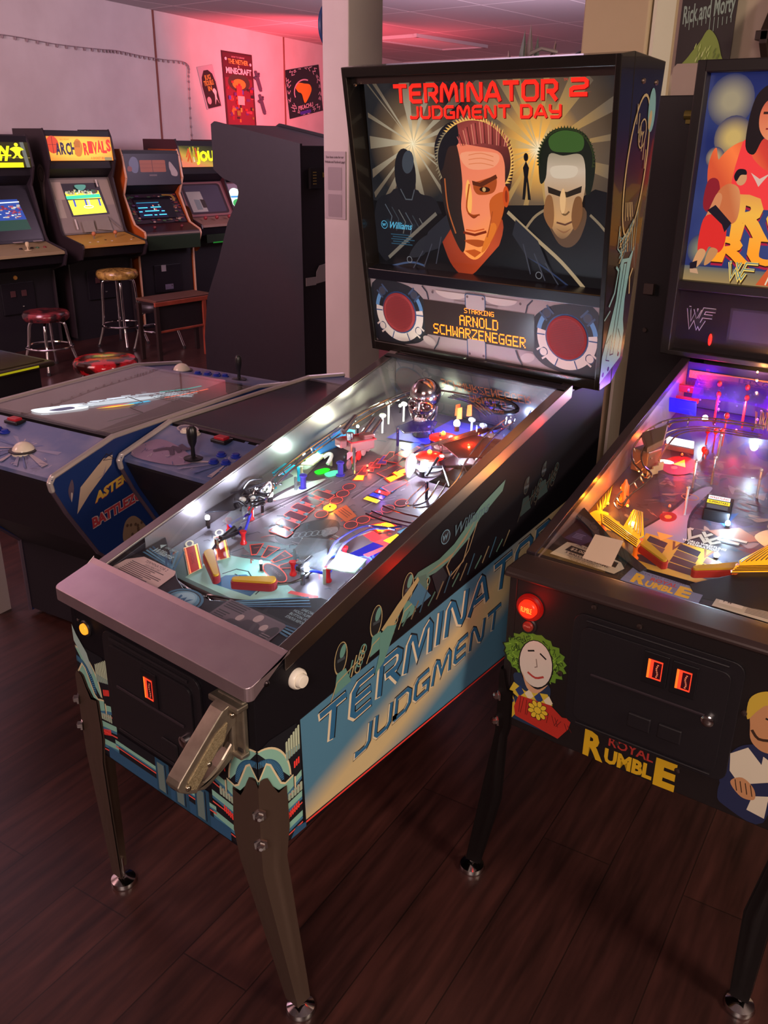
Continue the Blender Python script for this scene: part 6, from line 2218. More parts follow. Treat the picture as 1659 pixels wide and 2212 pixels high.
def cocktail(name, label, loc, rot, wd, L, zm, drops, artside=True):
    """u across 0..wd, t along 0..L; front lip, flat screen deck, rear panel"""
    t = thing(name, label, 'arcade table', loc, rot, None)
    l0, l1 = L
    zf, zr = zm - drops[0], zm - drops[1]
    LEN = l0 + .74 + l1
    prof = [(0, zf), (l0, zm), (l0 + .74, zm), (LEN, zr), (LEN, zr - .05), (LEN - .14, zr - .26), (LEN - .30, .30), (LEN - .30, .02), (.33, .02), (.33, .32), (.145, zf - .29), (.045, zf - .12), (.004, zf - .035)]
    SIDEK = m('cabinet_navy', '#1b3068', .4)
    for x in (0, wd - .018):
        o = MB(SIDEK).prism([(x, y, z) for y, z in prof], (.018, 0, 0)).build('side_panel', t, bevel=.001)
        e = MB(EDGE)
        pts = [(x + .009, y, z) for y, z in prof[:4]]
        pp = [(x + .009, .004, zf - .035), (x + .009, .0, zf - .012), (x + .009, .012, zf + .003)] + [(p[0], p[1], p[2] + .002) for p in pts[1:]]
        for q0, q1 in zip(pp, pp[1:]):
            e.cyl(q0, q1, .0105, 8)
        for q0 in pp:
            e.ball(q0, .0105, n=8)
        e.build('edge_trim', o, smooth=True)
        e = MB(m('t_molding_dark', '#4a3a48', .4))
        for (y0, z0), (y1, z1) in zip(prof[8:], prof[9:]):
            e.cyl((x + .009, y0, z0), (x + .009, y1, z1), .0095, 6)
        e.build('edge_trim', o)
    b = MB(m('cabinet_black', '#17131c', .5))
    w2 = wd - .036
    inner = [(.33, .03), (.33, .32), (.16, zf - .29), (.06, zf - .12), (.02, zf - .03), (.02, zf - .012), (l0, zm - .012), (l0 + .74, zm - .012), (LEN - .02, zr - .02), (LEN - .16, zr - .26), (LEN - .30, .30), (LEN - .30, .03)]
    b.prism([(.018, y, z) for y, z in inner], (w2, 0, 0))
    for x in (.06, wd - .06):
        for y in (.38, LEN - .36):
            b.cyl((x, y, 0), (x, y, .04), .02, 10)
    b.build('body', t)
    DECK = m('deck_black', '#1c191c', .25)
    b = MB(DECK)
    b.box((wd / 2, l0 + .37, zm - .006), (w2, .74, .012))
    b.build('deck', t)
    CPK = mnoise('panel_art_blue', '#4c5c8c', '#8c86a0', 5, .4, lo=.4, hi=.7)
    o = MB(CPK).prism([(.018, 0.012, zf - .004), (.018, l0 - .012, zm - .004), (.018, l0 - .012, zm - .016), (.018, .012, zf - .018)], (w2, 0, 0)).build('control_panel', t, bevel=.001)
    o2 = MB(CPK).prism([(.018, l0 + .752, zm - .004), (.018, LEN - .012, zr - .002), (.018, LEN - .012, zr - .016), (.018, l0 + .752, zm - .016)], (w2, 0, 0)).build('control_panel', t, bevel=.001)
    return t, o, o2, (zf, zr, LEN, prof)


rnd = random.Random(9)
zA = .85
ct, cp, cp2, info = cocktail('cocktail_cabinet', 'cocktail arcade table with large glass screen and blue side artwork, left of the silver machine', (-1.591 * math.cos(.154) - .556 * math.sin(.154), -1.591 * math.sin(.154) + .556 * math.cos(.154), 0), .154, .655, (.255, .262), zA, (.06, .04))
zf, zr, LEN, prof = info
pzA = lambda y: zf + (zA - zf) * y / .255


def panel_print(par, zf, zm, l0, wd, skull):
    a = Art(Fr((0, 0, zf - .004), (1, 0, 0), (0, 1, (zm - zf) / l0)), 6e-5)
    c = (wd * .60, .11)
    for i in range(15):
        t = 2 * PI * i / 15 + .1
        r = rnd.uniform(.12, .2)
        p, q = (min(wd - .03, max(.03, c[0] + r * math.cos(t - .05))), min(.235, max(.025, c[1] + r * math.sin(t - .05)))), (min(wd - .03, max(.03, c[0] + r * math.cos(t + .07))), min(.235, max(.025, c[1] + r * math.sin(t + .07))))
        a.poly([c, p, q], P(['#8a86a8', '#5a6698', '#a89aa8'][i % 3]))
    a.poly([(.06, .17), (.30, .215), (.31, .20), (.12, .165)], P('#a8909c'))
    a.blob([(.03, .03), (.2, .03), (.26, .07), (.16, .12), (.04, .13)], P('#8c7290'))
    for i in range(40):
        u, v = rnd.uniform(.03, wd - .05), rnd.uniform(.02, .09)
        a.line([(u, v), (u + rnd.uniform(-.02, .03), v + rnd.uniform(0, .02))], .002, P(rnd.choice(['#5a4a70', '#b0a0b0', '#4a5488'])))
    if skull:
        for i in range(4):
            a.line([(.09 + .02 * i, .07 + .02 * i), (.13 + .02 * i, .10 + .006 * i), (.17 + .012 * i, .075 + .02 * i)], .014, P('#4a3a50'), sm=5)
        a.ell(.10, .215, .045, .022, P('#a89aa4'))
        a.ell(.10, .215, .038, .017, P('#6a6478'))
    return a.build('panel_print', par)


panel_print(cp, zf, zA, .255, .655, False)
o = MB(m('trackball_ring', '#17151a', .4)).lathe([(.045, 0), (.045, .003), (.036, .004)], (.415, .10, pzA(.10) - .003), n=28).build('trackball', ct)
MB(m('trackball_ivory', '#e2d3c4', .2)).ball((.415, .10, pzA(.10) - .012), .037, n=24).build('ball', o, smooth=True)
WB, BB, RB = m('button_ivory', '#dcd0c4', .35), m('button_blue', '#1c2f9a', .35), m('button_red_square', '#b02230', .35)
pushes(ct, [(x, y, pzA(y) - .003) for x, y in ((.045, .185), (.10, .192))], WB, .018)
pushes(ct, [(x, y, pzA(y) - .003) for x, y in ((.17, .155), (.215, .165), (.19, .125), (.235, .135), (.255, .16), (.215, .10), (.16, .125))], BB, .016)
b = MB(m('button_base', '#17151a', .4)).box((.235, .218, pzA(.218) + .004), (.06, .042, .012)).build('coin_button', ct, bevel=.003)
MB(RB).box((.235, .218, pzA(.218) + .013), (.042, .028, .010)).build('button_cap', b, bevel=.002)
# glass screen
sc = MB(mnoise('crt_grey', '#6a625c', '#746a62', 3, .12)).box((.3275, .255 + .37, zA + .0015), (.575, .68, .003)).build('screen', ct)
a = Art(Fr((0, .255, zA + .0032), (1, 0, 0), (0, 1, 0)), 5e-5, 1e-4)
# game picture shown on the tube
for i in range(70):
    t = rnd.random()
    u = .24 + .26 * t + rnd.uniform(-.03, .03)
    v = .06 + .42 * t + .12 * math.sin(PI * t) + rnd.uniform(-.03, .03)
    ln = rnd.uniform(.01, .05)
    g = rnd.uniform(.2, 1.6)
    a.line([(u, v), (u + ln, v + ln * rnd.uniform(.6, 1.8))], rnd.uniform(.003, .010), E('#d8e4f0', 1.4 if t < .4 else .7))
a.blob([(.20, .06), (.26, .05), (.30, .10), (.34, .18), (.29, .20), (.24, .14)], E('#e8f0f8', 1.6))
a.blob([(.255, .09), (.29, .10), (.31, .15), (.28, .155)], E('#38507a', .8))
a.blob([(.30, .17), (.36, .24), (.42, .34), (.45, .42), (.41, .40), (.34, .30)], E('#c8d4dc', 1.2))
a.poly([(.36, .19), (.40, .24), (.43, .30), (.415, .30), (.38, .24)], E('#e0483c', 1.2))
a.poly([(.375, .185), (.41, .23), (.445, .30), (.43, .30), (.395, .24)], E('#e8c038', 1.2))
a.poly([(.41, .26), (.45, .32), (.465, .36), (.45, .36), (.425, .31)], E('#38a8d0', 1.2))
a.line([(.47, .42), (.50, .50), (.52, .60)], .010, E('#e86a50', 1.0), sm=4)
a.line([(.40, .47), (.45, .55), (.47, .62)], .012, E('#58b0a8', .7), sm=4)
a.line([(.35, .36), (.44, .34), (.46, .26), (.54, .24), (.52, .10)], .003, E('#4a5a44', .35))
a.line([(.36, .355), (.45, .335), (.47, .255), (.55, .235)], .003, E('#5a3038', .35))
for i in range(9):
    for j in range(8):
        a.rect(.42 + .014 * j, .40 + .018 * i, .43 + .014 * j, .405 + .018 * i, E('#56604c', .28))
a.build('screen_picture', sc)
sc2 = MB(GLASS)
sc2.face([sc2.bm.verts.new(p) for p in ((.02, .257, zA + .007), (.635, .257, zA + .007), (.635, .993, zA + .007), (.02, .993, zA + .007))])
sc2.build('glass_top', ct)
# rear station
pzB = lambda y: zA - (zA - zr) * (y - .995) / .262
o = MB(m('trackball_ring', '#17151a', .4)).lathe([(.045, 0), (.045, .003), (.036, .004)], (.165, 1.10, pzB(1.10) - .003), n=28).build('trackball', ct)
MB(m('trackball_ivory', '#e2d3c4', .2)).ball((.165, 1.10, pzB(1.10) - .010), .037, n=24).build('ball', o, smooth=True)
pushes(ct, [(x, y, pzB(y) - .003) for x, y in ((.27, 1.08), (.31, 1.09), (.29, 1.12), (.33, 1.13), (.35, 1.10), (.37, 1.13))], BB, .016)
stick(ct, (.46, 1.11, pzB(1.11) - .003), .10)
# side print
a = Art(Fr((.655, 0, 0), (0, 1, 0), (0, 0, 1), (1, 0, 0)), 6e-5, 6e-4)
RDD, YLL = P('#a83a44', .4), P('#d0a84a', .4)
a.poly([(.075, zf - .135), (.10, zf - .055), (.20, zf + .008), (.24, zf + .010), (.23, zf - .02), (.13, zf - .088)], P('#b8a090', .4))
a.line([(.18, zf - .004), (.215, zf + .02), (.245, zf - .005), (.20, zf + .003), (.24, zf + .018)], .003, P('#241c2c'))
a.poly([(.16, zf - .05), (.19, zf - .045), (.21, zf - .015), (.20, zf - .04)], P('#8a7a90', .4))
for i, (d, k) in enumerate(((.002, RDD), (0, YLL))):
    a.text('ASTEROIDS', .148, .668 - d, .028, k, w=.255, bold=.05, shear=.15, slope=.22)
for k, bo in ((P('#c0a8a8', .4), .10), (RDD, .045)):
    a.text('BATTLEZONE', .128, .590, .030, k, w=.28, bold=bo, slope=.14)
a.blob([(.055, zf - .045), (.072, zf - .02), (.075, zf - .05), (.062, zf - .085), (.054, zf - .07)], P('#5a4a5c', .4))
a.blob([(.06, zf - .09), (.068, zf - .065), (.062, zf - .062)], P('#b8a8a8', .4))
a.blob([(.245, .50), (.26, .56), (.30, .57), (.34, .53), (.36, .48), (.29, .46)], P('#8a705c', .4))
for i in range(14):
    a.ell(rnd.uniform(.26, .34), rnd.uniform(.47, .555), .006, .006, P('#5a4438', .4), 8)
for x in (.40, .52, .64, .78, .92):
    a.poly([(x, zA - .02), (x + .03, zA - .02), (x - .02, zA - .10), (x - .05, zA - .10)], P(['#8a7a98', '#c0a8a4', '#3a1c38'][int(x * 10) % 3], .4))
a.build('side_print', ct)
b = MB(m('vent_dark', '#2a222a', .5))
for i in range(3):
    b.box((.44, .328, .17 - .02 * i), (.10, .008, .006))
b.build('vent', ct)

# second table, tight against the first
ct2, cp, cp2, info = cocktail('cocktail_cabinet', 'cocktail arcade table with black joystick between the blue-sided table and the silver machine', (-1.038 + .0675, .660, 0), .100, .645, (.225, .235), zA, (.058, .035))
ct2.location = (-1.042, .655, 0)
zf, zr, LEN, prof = info
pzC = lambda y: zf + (zA - zf) * y / .225
panel_print(cp, zf, zA, .225, .62, True)
stick(ct2, (.250, .085, pzC(.085) - .003), .105, None, .016)
pushes(ct2, [(x, y, pzC(y) - .003) for x, y in ((.105, .200), (.150, .198))], WB, .018)
pushes(ct2, [(x, y, pzC(y) - .003) for x, y in ((.33, .09), (.325, .13), (.37, .10), (.375, .14), (.41, .12))], BB, .016)
b = MB(m('button_base', '#17151a', .4)).box((.27, .192, pzC(.192) + .004), (.06, .042, .012)).build('coin_button', ct2, bevel=.003)
MB(RB).box((.27, .192, pzC(.192) + .013), (.042, .028, .010)).build('button_cap', b, bevel=.002)
sc = MB(m('screen_dark', '#1c1a1e', .08)).box((.3225, .225 + .37, zA + .0015), (.575, .68, .003)).build('screen', ct2)
a = Art(Fr((0, .225, zA + .0032), (1, 0, 0), (0, 1, 0)), 5e-5, 1e-4)
for i in range(5):
    a.text('INSERT COIN', .36 + .03 * i, .25 + .05 * i, .014, E('#4ab8b0', .5), w=.14, rot=18)
a.build('screen_picture', sc)

# dark cocktail table at the left edge
t = thing('cocktail_table', 'low black cocktail game table with yellow reflection on its edge at the left side', 'arcade table', (-3.35, 1.25, 0), .12)
MB(m('table_black', '#1a141e', .5)).box((0, 0, .31), (.60, .62, .56)).build('body', t, bevel=.004)
MB(m('table_top_brown', '#3a3026', .2)).box((0, 0, .605), (.72, .74, .03)).build('table_top', t, bevel=.012)
MB(E('#d8c81c', .5)).box((.362, 0, .608), (.003, .52, .010)).build('edge_reflection', t)  # glowing strip put in for the yellow reflection along the edge
MB(m('glass_brown', '#4a4030', .08)).box((0, 0, .6225), (.64, .66, .005)).build('glass_top', t)
a = Art(Fr((-.3, -.3, .6252), (1, 0, 0), (0, 1, 0)), 1e-4)
a.rect(.1, .05, .35, .12, E('#38b8d8', .8))
a.build('screen_glow', t)
MB(CHROME).ball((.301, -.12, .40), .008, n=10).build('lock', t)

# white-edged panel standing by the first table
o = MB(m('panel_white_edge', '#b8a6a4', .5)).box((-1.80, .575, .32), (.012, .055, .64), Matrix.Rotation(.15, 3, 'Z')).build('leaning_board')
tag(o, 'narrow pale upright board beside the blue-sided cocktail table, at left edge', 'board')

# ---------------------------------------------------------------- upright cabinets along the wall
def upright(label, loc, rot, wd, H, k, kedge, name='arcade_cabinet', zcp=.86, pc=.20, kcp=None, kin=None, deep=.66, kicker=None):
    t = thing(name, label, 'arcade cabinet', loc, math.radians(rot))
    h = wd / 2
    zm0, zm1 = H - .30, H - .06
    prof = [(0, .03), (0, zcp - .16), (-pc + .06, zcp - .10), (-pc + .02, zcp - .02), (-pc + .03, zcp + .015), (.02, zcp + .07), (.055, zcp + .12), (.17, zm0 - .10), (.13, zm0 - .02), (.10, zm0 + .05), (.14, zm1), (.17, H), (deep, H), (deep, .03)]
    for s in (-1, 1):
        x = s * h - (.018 if s > 0 else 0)
        o = MB(k).prism([(x, y, z) for y, z in prof], (.018, 0, 0)).build('side_panel', t)
        e = MB(kedge)
        for (y0, z0), (y1, z1) in zip(prof[:12], prof[1:12]):
            e.cyl((x + .009, y0, z0), (x + .009, y1, z1), .0105, 6)
        e.build('edge_trim', o, smooth=True)
    w2 = wd - .036
    kin = kin or m('cab_inside', '#18141a', .5)
    b = MB(kin)
    b.prism([(-h + .018, y, z) for y, z in ((.02, .0), (.02, zcp - .15), (-pc + .08, zcp - .09), (-pc + .05, zcp - .02), (.05, zcp + .06), (.24, zm0 - .10), (.15, zm0 - .02), (.15, H - .012), (deep - .01, H - .012), (deep - .01, .0))], (w2, 0, 0))
    b.build('body', t)
    o = MB(kcp or kin).prism([(-h + .018, -pc + .025, zcp - .012), (-h + .018, -pc + .03, zcp + .012), (-h + .018, .045, zcp + .072), (-h + .018, .05, zcp + .05)], (w2, 0, 0)).build('control_panel', t, bevel=.003)
    return t, o, dict(h=h, w2=w2, zm0=zm0, zm1=zm1, H=H, zcp=zcp, pc=pc)


def marquee(t, d, paint, lift=0.0):
    x0, z0, z1 = -d['w2'] / 2, d['zm0'] + .045 + lift, d['zm1'] + lift
    fr = Fr((x0, .118, z0), (d['w2'], 0, 0), (0, .04 * 0 + .02, z1 - z0))
    a = Art(fr, 2e-4, 1e-3)
    paint(a)
    return a.build('marquee', t)


def monitor(t, d, kbez, paint, scr=(.20, .80, .34, .80), kglass=None):
    """slanted monitor bay: bezel and lit picture"""
    y0, z0, y1, z1 = .045, d['zcp'] + .075, .225, d['zm0'] - .10
    fr = Fr((-d['w2'] / 2, y0, z0), (d['w2'], 0, 0), (0, y1 - y0, z1 - z0))
    o = MB(kbez)
    n = fr.n
    o.prism([fr.p(0, 0), fr.p(1, 0), fr.p(1, 1), fr.p(0, 1)], -n * .01)
    o = o.build('monitor_bezel', t)
    a = Art(fr, 2e-4, 1e-3)
    paint(a)
    a.build('screen', o)
    return fr, o


def coins(t, z=.45, n=2, w=.10, extra=True):
    o = MB(m('coin_plate', '#17141a', .4)).box((0, .012, z), (.30, .02, .26)).build('coin_door', t, bevel=.003)
    for i in range(n):
        MB(m('coin_return_brown', '#4a2a2c', .5)).box(((i - .5 * (n - 1)) * w, -.002, z + .04), (.045, .01, .05)).build('coin_slot', o, bevel=.002)
    MB(CHROME).ball((.03, -.001, z - .07), .008, n=8).build('lock', o)
    return o


def speckle(a, u0, v0, u1, v1, n, cols, w, h, em=1.0):
    for i in range(n):
        u, v = rnd.uniform(u0, u1 - w), rnd.uniform(v0, v1 - h)
        a.rect(u, v, u + w * rnd.uniform(.4, 1), v + h * rnd.uniform(.4, 1), E(rnd.choice(cols), em))


# leftmost cabinet
BLK, EDK = m('cab_side_black', '#241c22', .5), m('edge_black', '#2a2226', .4)
t, cp, d = upright('black arcade cabinet with yellow football marquee at the far left', (-5.98, 3.13, 0), 90, .72, 1.74, BLK, EDK, zcp=.82, pc=.26, kcp=m('cp_cream', '#8a7a58', .45))


def pm(a):
    a.rect(0, 0, 1, 1, E('#3a3210', .9))
    a.rect(0, 0, .9, .2, E('#f0e01c', 1.3))
    a.line([(0, .42), (1, .38)], .02, E('#b8a060', .8))
    a.line([(.92, 1), (.96, 0)], .05, E('#8a8a80', .7))
    a.text('ON', .44, .52, .34, E('#f4f01c', 1.6), w=.28, bold=.06, rot=-6)
    a.text('NT', .50, .30, .22, E('#f4f01c', 1.6), w=.24, bold=.06, rot=-6)
    a.blob([(0.796, 0.62), (0.754, 0.72), (0.796, 0.8), (0.838, 0.82), (0.894, 0.8), (0.936, 0.7), (0.894, 0.66), (0.88, 0.52), (0.908, 0.38), (0.866, 0.36), (0.838, 0.48), (0.796, 0.36), (0.768, 0.38), (0.81, 0.5)], E('#f0e82a', 1.3))
    a.ell(.845, .90, .026, .075, E('#f0e82a', 1.3))
    a.ell(.45, .2, .10, .06, E('#8a7a10', 1))


marquee(t, d, pm)


def ps(a):
    a.rect(.03, .05, .97, .95, P('#151218', .2))
    a.poly([(.10, .22), (.86, .22), (.80, .76), (.16, .76)], E('#2a50b0', .9))
    a.poly([(.10, .22), (.86, .22), (.84, .40), (.12, .40)], E('#2a5a4a', .6))
    speckle(a, .16, .42, .82, .66, 90, ['#e0e4f0', '#b84a5a', '#3a58c0', '#d0c0b0', '#8a2a3a'], .05, .03, 1.0)
    a.line([(.15, .68), (.80, .70)], .02, E('#e8f0ff', 1.2))


monitor(t, d, m('bezel_black', '#151217', .3), ps)
stick(cp, (.06, -.14, d['zcp'] + .03), .07, m('stick_cream', '#c8b890', .35), .017)
for x, k in ((.17, '#4a6a4a'), (.24, '#7a3030'), (.12, '#2a1a1a'), (.02, '#2a1a1a')):
    pushes(cp, [(x, -.10, d['zcp'] + .038)], m('btn_' + k[1:], k, .4), .016)
for x, w in ((.24, .07), (.06, .08)):
    MB(m('paper_card', '#a89a94', .6)).box((x, -.0, d['zcp'] + .085), (w, .03, .004)).build('card', t)
o = coins(t, .45)
b = MB(m('amber_button', '#d89850', .4)).lathe([(.018, 0), (.016, .01)], (.0, .02, .62), (0, -1, 0), 14).build('start_button', t)
MB(m('handle_pale', '#b8a8a4', .4)).box((.12, .012, .70), (.10, .02, .014)).build('door_handle', t, bevel=.003)

# basketball cabinet
t, cp, d = upright('black arcade cabinet with lit orange basketball marquee, behind the tall stool', (-5.99, 3.97, 0), 88, .66, 1.79, m('cab_side_brown', '#2a1f22', .5), EDK, zcp=.85, pc=.30, kcp=m('cp_yellow', '#b8893c', .45))


def pm(a):
    a.rect(0, 0, 1, 1, mgrad('marquee_orange', 'rad', (.5, .5, .62), [(0, '#ffc832'), (.6, '#ffb43c'), (1, '#ff8a30')], 1.4))
    a.ell(.08, .66, .095, .36, E('#d8401c', 1.2))
    a.line([(.08, .3), (.08, 1.0)], .006, E('#3a1008', 1))
    a.line([(.0, .66), (.17, .66)], .012, E('#3a1008', 1))
    for i, c in enumerate('ARCH'):
        a.text(c, .115 + .078 * i, .26 + .02 * (i % 2), .46, E('#241c44', 1), w=.075, bold=.04)
    for i, c in enumerate('RIVALS'):
        a.text(c, .545 + .074 * i, .26 + .05 * (i % 2) + .02 * i, .46, E('#e82c14', 1.3), w=.075, bold=.05)
    a.blob([(.42, .2), (.40, .5), (.42, .8), (.47, .9), (.52, .75), (.53, .5), (.49, .2)], E('#d8781c', 1.2))
    for i in range(4):
        a.line([(.42 + .02 * i, .55), (.425 + .022 * i, .82)], .006, E('#6a2a08', 1))
    a.text('A BASKET BRAWL!', .64, .06, .09, E('#c83010', 1), w=.30)
    a.text('BALLY MIDWAY', .20, .84, .07, E('#a05818', 1), w=.14)
    a.rect(.86, .0, .98, .14, E('#b8a068', .7))


marquee(t, d, pm)


def ps(a):
    a.rect(.03, .03, .97, .97, P('#8a7f72', .4))
    for x0, y0, x1, y1, c in ((.03, .3, .14, .62, '#a8a08c'), (.80, .5, .97, .95, '#9a8c78'), (.06, .62, .2, .93, '#b8a894')):
        a.rect(x0, y0, x1, y1, P(c, .4))
    a.poly([(.22, .31), (.84, .33), (.80, .90), (.20, .90)], P('#2a2628', .3))
    a.poly([(.255, .34), (.80, .36), (.765, .76), (.225, .74)], E('#f0e03c', 1.8))
    a.poly([(.225, .62), (.775, .64), (.765, .70), (.22, .68)], E('#38c8a0', 1.5))
    a.rect(.225, .605, .77, .622, E('#1a1c20', 1))
    speckle(a, .225, .69, .765, .79, 60, ['#e8d8a0', '#6a4a30', '#c8b890', '#3a6a58', '#f0f0e0'], .04, .05, 1.0)
    for x in (.30, .48, .53, .70):
        a.rect(x, .48, x + .03, .60, E(rnd.choice(['#f0f0ff', '#4a5ac0', '#c8c8e0']), 1.3))
    a.ring(.52, .47, .08, .03, .012, E('#ffffff', 1.4), 16)
    a.blob([(.40, .86), (.56, .86), (.55, .80), (.48, .76), (.41, .80)], E('#6ab0a0', .7))
    a.rect(.33, .02, .52, .22, P('#8c8474', .4))
    a.poly([(.55, .06), (.80, .02), (.78, .26), (.56, .24)], P('#8a8272', .4))
    a.line([(.78, .28), (.97, .04)], .02, P('#6a6054', .4))
    for x in (.24, .76):
        a.line([(x, .82 if x > .5 else .26), (x, .95 if x > .5 else .08)], .025, P('#d0c8b8', .3))


monitor(t, d, m('bezel_grey', '#6a6258', .45), ps)
OB = m('ball_orange', '#b8704a', .35)
for x in (-.10, .12):
    b = MB(m('stick_shaft', '#a89a90', .3, .8)).cyl((x, -.10, d['zcp'] + .03), (x, -.10, d['zcp'] + .075), .006, 8).build('joystick', cp)
    MB(OB).ball((x, -.10, d['zcp'] + .088), .019, n=14).build('ball_top', b, smooth=True)
pushes(cp, [(x, -.19, d['zcp'] + .018) for x in (-.20, -.12, .02, .22)], m('btn_white', '#c8bca8', .4), .015)
pushes(cp, [(x, -.15, d['zcp'] + .026) for x in (-.02, .27)], m('btn_dark', '#3a2418', .4), .015)
coins(t, .48)
a = Art(Fr((-.33, 0, 0), (0, -1, 0), (0, 0, 1), (-1, 0, 0)), 2e-4, 1e-3)
a.ell(-.26, 1.42, .062, .085, P('#5a4c48', .5))
a.ring(-.26, 1.42, .046, .062, .012, P('#3a2e30', .5))
a.poly([(-.30, 1.36), (-.22, 1.36), (-.245, 1.02), (-.27, .98)], P('#5a4c48', .5))
a.build('side_emblem', t)

# orange-sided cabinet
t, cp, d = upright('arcade cabinet with orange side panel and pale edging, dark marquee and blue platform game', (-5.99, 4.72, 0), 85, .63, 1.63, m('cab_side_orange', '#b8561c', .5), m('edge_cream', '#d8a888', .4), zcp=.90, pc=.17, kcp=m('cp_maroon', '#3c1c20', .4))


def pm(a):
    a.rect(0, -.3, 1, 1.1, P('#1f1a26', .35))
    a.rrect(.27, .28, .74, .82, .03, P('#a05a3a', .4))
    a.rect(.49, .28, .50, .82, P('#5a2c20', .4))
    for v in (.46, .64):
        a.rect(.27, v, .74, v + .015, P('#7a4430', .4))
    a.blob([(.10, .40), (.08, .7), (.14, .95), (.22, .92), (.25, .65), (.22, .3), (.15, .25)], P('#6a7488', .4))
    a.blob([(.04, .35), (.06, .55), (.12, .50), (.11, .33)], P('#8a5048', .4))
    a.blob([(.80, .5), (.82, .75), (.90, .5), (.95, .25), (.93, .08), (.84, .12), (.82, .3)], P('#a89a90', .4))
    a.rect(.42, .10, .56, .17, P('#6a5a58', .4))


marquee(t, d, pm)


def ps(a):
    a.rect(.02, .02, .98, .98, P('#2a1a24', .35))
    for i in range(70):
        e = rnd.random()
        u, v = (rnd.uniform(.03, .14), rnd.uniform(.05, .95)) if e < .3 else ((rnd.uniform(.84, .96), rnd.uniform(.05, .95)) if e < .65 else (rnd.uniform(.1, .9), rnd.choice([rnd.uniform(.86, .96), rnd.uniform(.03, .12)])))
        a.ell(u, v, rnd.uniform(.015, .04), rnd.uniform(.012, .03), P(rnd.choice(['#5a2a28', '#3a5a34', '#8a6a4a', '#4a2c50', '#b09080', '#7a3028', '#2c4a3a']), .4), 10)
    a.line([(.70, .92), (.86, .90), (.90, .80), (.88, .70)], .05, P('#8a6a2c', .4), sm=4)
    a.rect(.14, .14, .82, .85, P('#141018', .15))
    a.poly([(.15, .18), (.66, .16), (.56, .68), (.16, .68)], E('#0c1030', 1))
    for x0, x1, y in ((.17, .34, .49), (.40, .59, .50), (.16, .22, .36), (.27, .53, .375), (.57, .63, .36), (.22, .37, .24), (.50, .64, .24), (.41, .46, .235), (.17, .58, .655)):
        a.rect(x0, y, x1, y + .028, E('#4ac8ff', 2.0 if y < .6 else .4))
    for x, y, c in ((.44, .54, '#e08060'), (.44, .42, '#e8e0c0'), (.47, .41, '#d04040'), (.55, .55, '#80a0a0')):
        a.rect(x, y, x + .025, y + .045, E(c, 1.3))


monitor(t, d, m('bezel_dark', '#1c151c', .3), ps)
o = MB(m('front_green', '#20301f', .35)).box((0, -.145, d['zcp'] - .085), (.585, .02, .13)).build('front_board', t, bevel=.003)
MB(m('cp_lip', '#8a7a70', .4)).box((0, -.150, d['zcp'] - .008), (.59, .012, .016)).build('panel_lip', t)
for x in (-.16, .14):
    MB(m('btn_maroon', '#6a2428', .4)).ball((x, -.08, d['zcp'] + .05), .016, n=10).build('push_button', cp)
o = coins(t, .46, 0)
MB(m('label_pale', '#a8a0a4', .5)).box((-.05, -.002, .56), (.05, .006, .06)).build('coin_plate_label', o)
MB(m('sticker_lilac', '#6a6074', .6)).box((.0, -.002, .38), (.09, .004, .05)).build('sticker', o)

# maroon cabinet further back
t, cp, d = upright('maroon arcade cabinet with lit yellow lettered marquee, partly behind the big black cabinet', (-6.10, 5.45, 0), 91, .64, 1.72, m('cab_side_maroon', '#4a1f26', .5), EDK, zcp=.92, pc=.17, kcp=m('cp_rose', '#8a6a5c', .45))


def pm(a):
    a.rect(0, 0, 1, 1, mgrad('marquee_jungle', 'lin', (.6, .8, -.2), [(0, '#e87a5a'), (.3, '#c8a040'), (.6, '#4a4a18'), (1, '#1a1a0a')], 1.1))
    for i in range(16):
        u = rnd.uniform(.0, .4)
        a.line([(u, rnd.uniform(.2, .5)), (u + rnd.uniform(-.05, .08), rnd.uniform(.6, .98))], .03, E(rnd.choice(['#c8b030', '#f0d8b0', '#e05a2a', '#6a7a20']), 1))
    a.text('JOUST', .34, .28, .44, E('#f4f020', 1.6), w=.62, bold=.06, slope=.1)


marquee(t, d, pm)


def ps(a):
    a.rrect(.03, .02, .97, .98, .08, P('#8a5a58', .4))
    a.rrect(.07, .07, .93, .94, .07, P('#3a2c30', .3))
    a.rrect(.12, .12, .88, .90, .05, P('#4a4450', .1))
    a.poly([(.13, .14), (.46, .14), (.44, .72), (.13, .72)], P('#a8a498', .3))
    a.poly([(.24, .2), (.36, .2), (.36, .48), (.24, .5)], P('#7a8480', .3))
    a.poly([(.38, .25), (.47, .25), (.47, .48), (.37, .50)], P('#3a3430', .3))


monitor(t, d, m('bezel_rose', '#6a4446', .4), ps)
for x in (-.20, -.05, .12):
    MB(m('ball_red', '#8a2c30', .35)).ball((x, -.08, d['zcp'] + .075), .02, n=12).build('joystick_ball', cp, smooth=True)
a = Art(Fr((-.32, 0, 0), (0, -1, 0), (0, 0, 1), (-1, 0, 0)), 2e-4, 8e-4)
a.ell(-.06, .98, .09, .13, P('#8a6a4c', .5))
a.ell(-.06, .98, .06, .10, P('#b09a7a', .5))
a.ell(.04, .80, .085, .12, P('#a8822c', .5))
a.poly([(.0, .74), (.05, .88), (.08, .76)], P('#9a3a24', .5))
a.build('side_emblem', t)
MB(m('front_neon', '#1c2a1c', .4)).box((0, -.13, .80), (.5, .02, .08)).build('front_board', t)
MB(E('#2a9a38', .5)).box((.0, -.142, .76), (.34, .004, .012)).build('light_strip', t)

# cabinet whose screen peeks past the black one
t, cp, d = upright('arcade cabinet with bright green-white screen edge peeking past the big black cabinet', (-6.22, 6.17, 0), 90, .64, 1.70, BLK, EDK, zcp=.92, pc=.17)


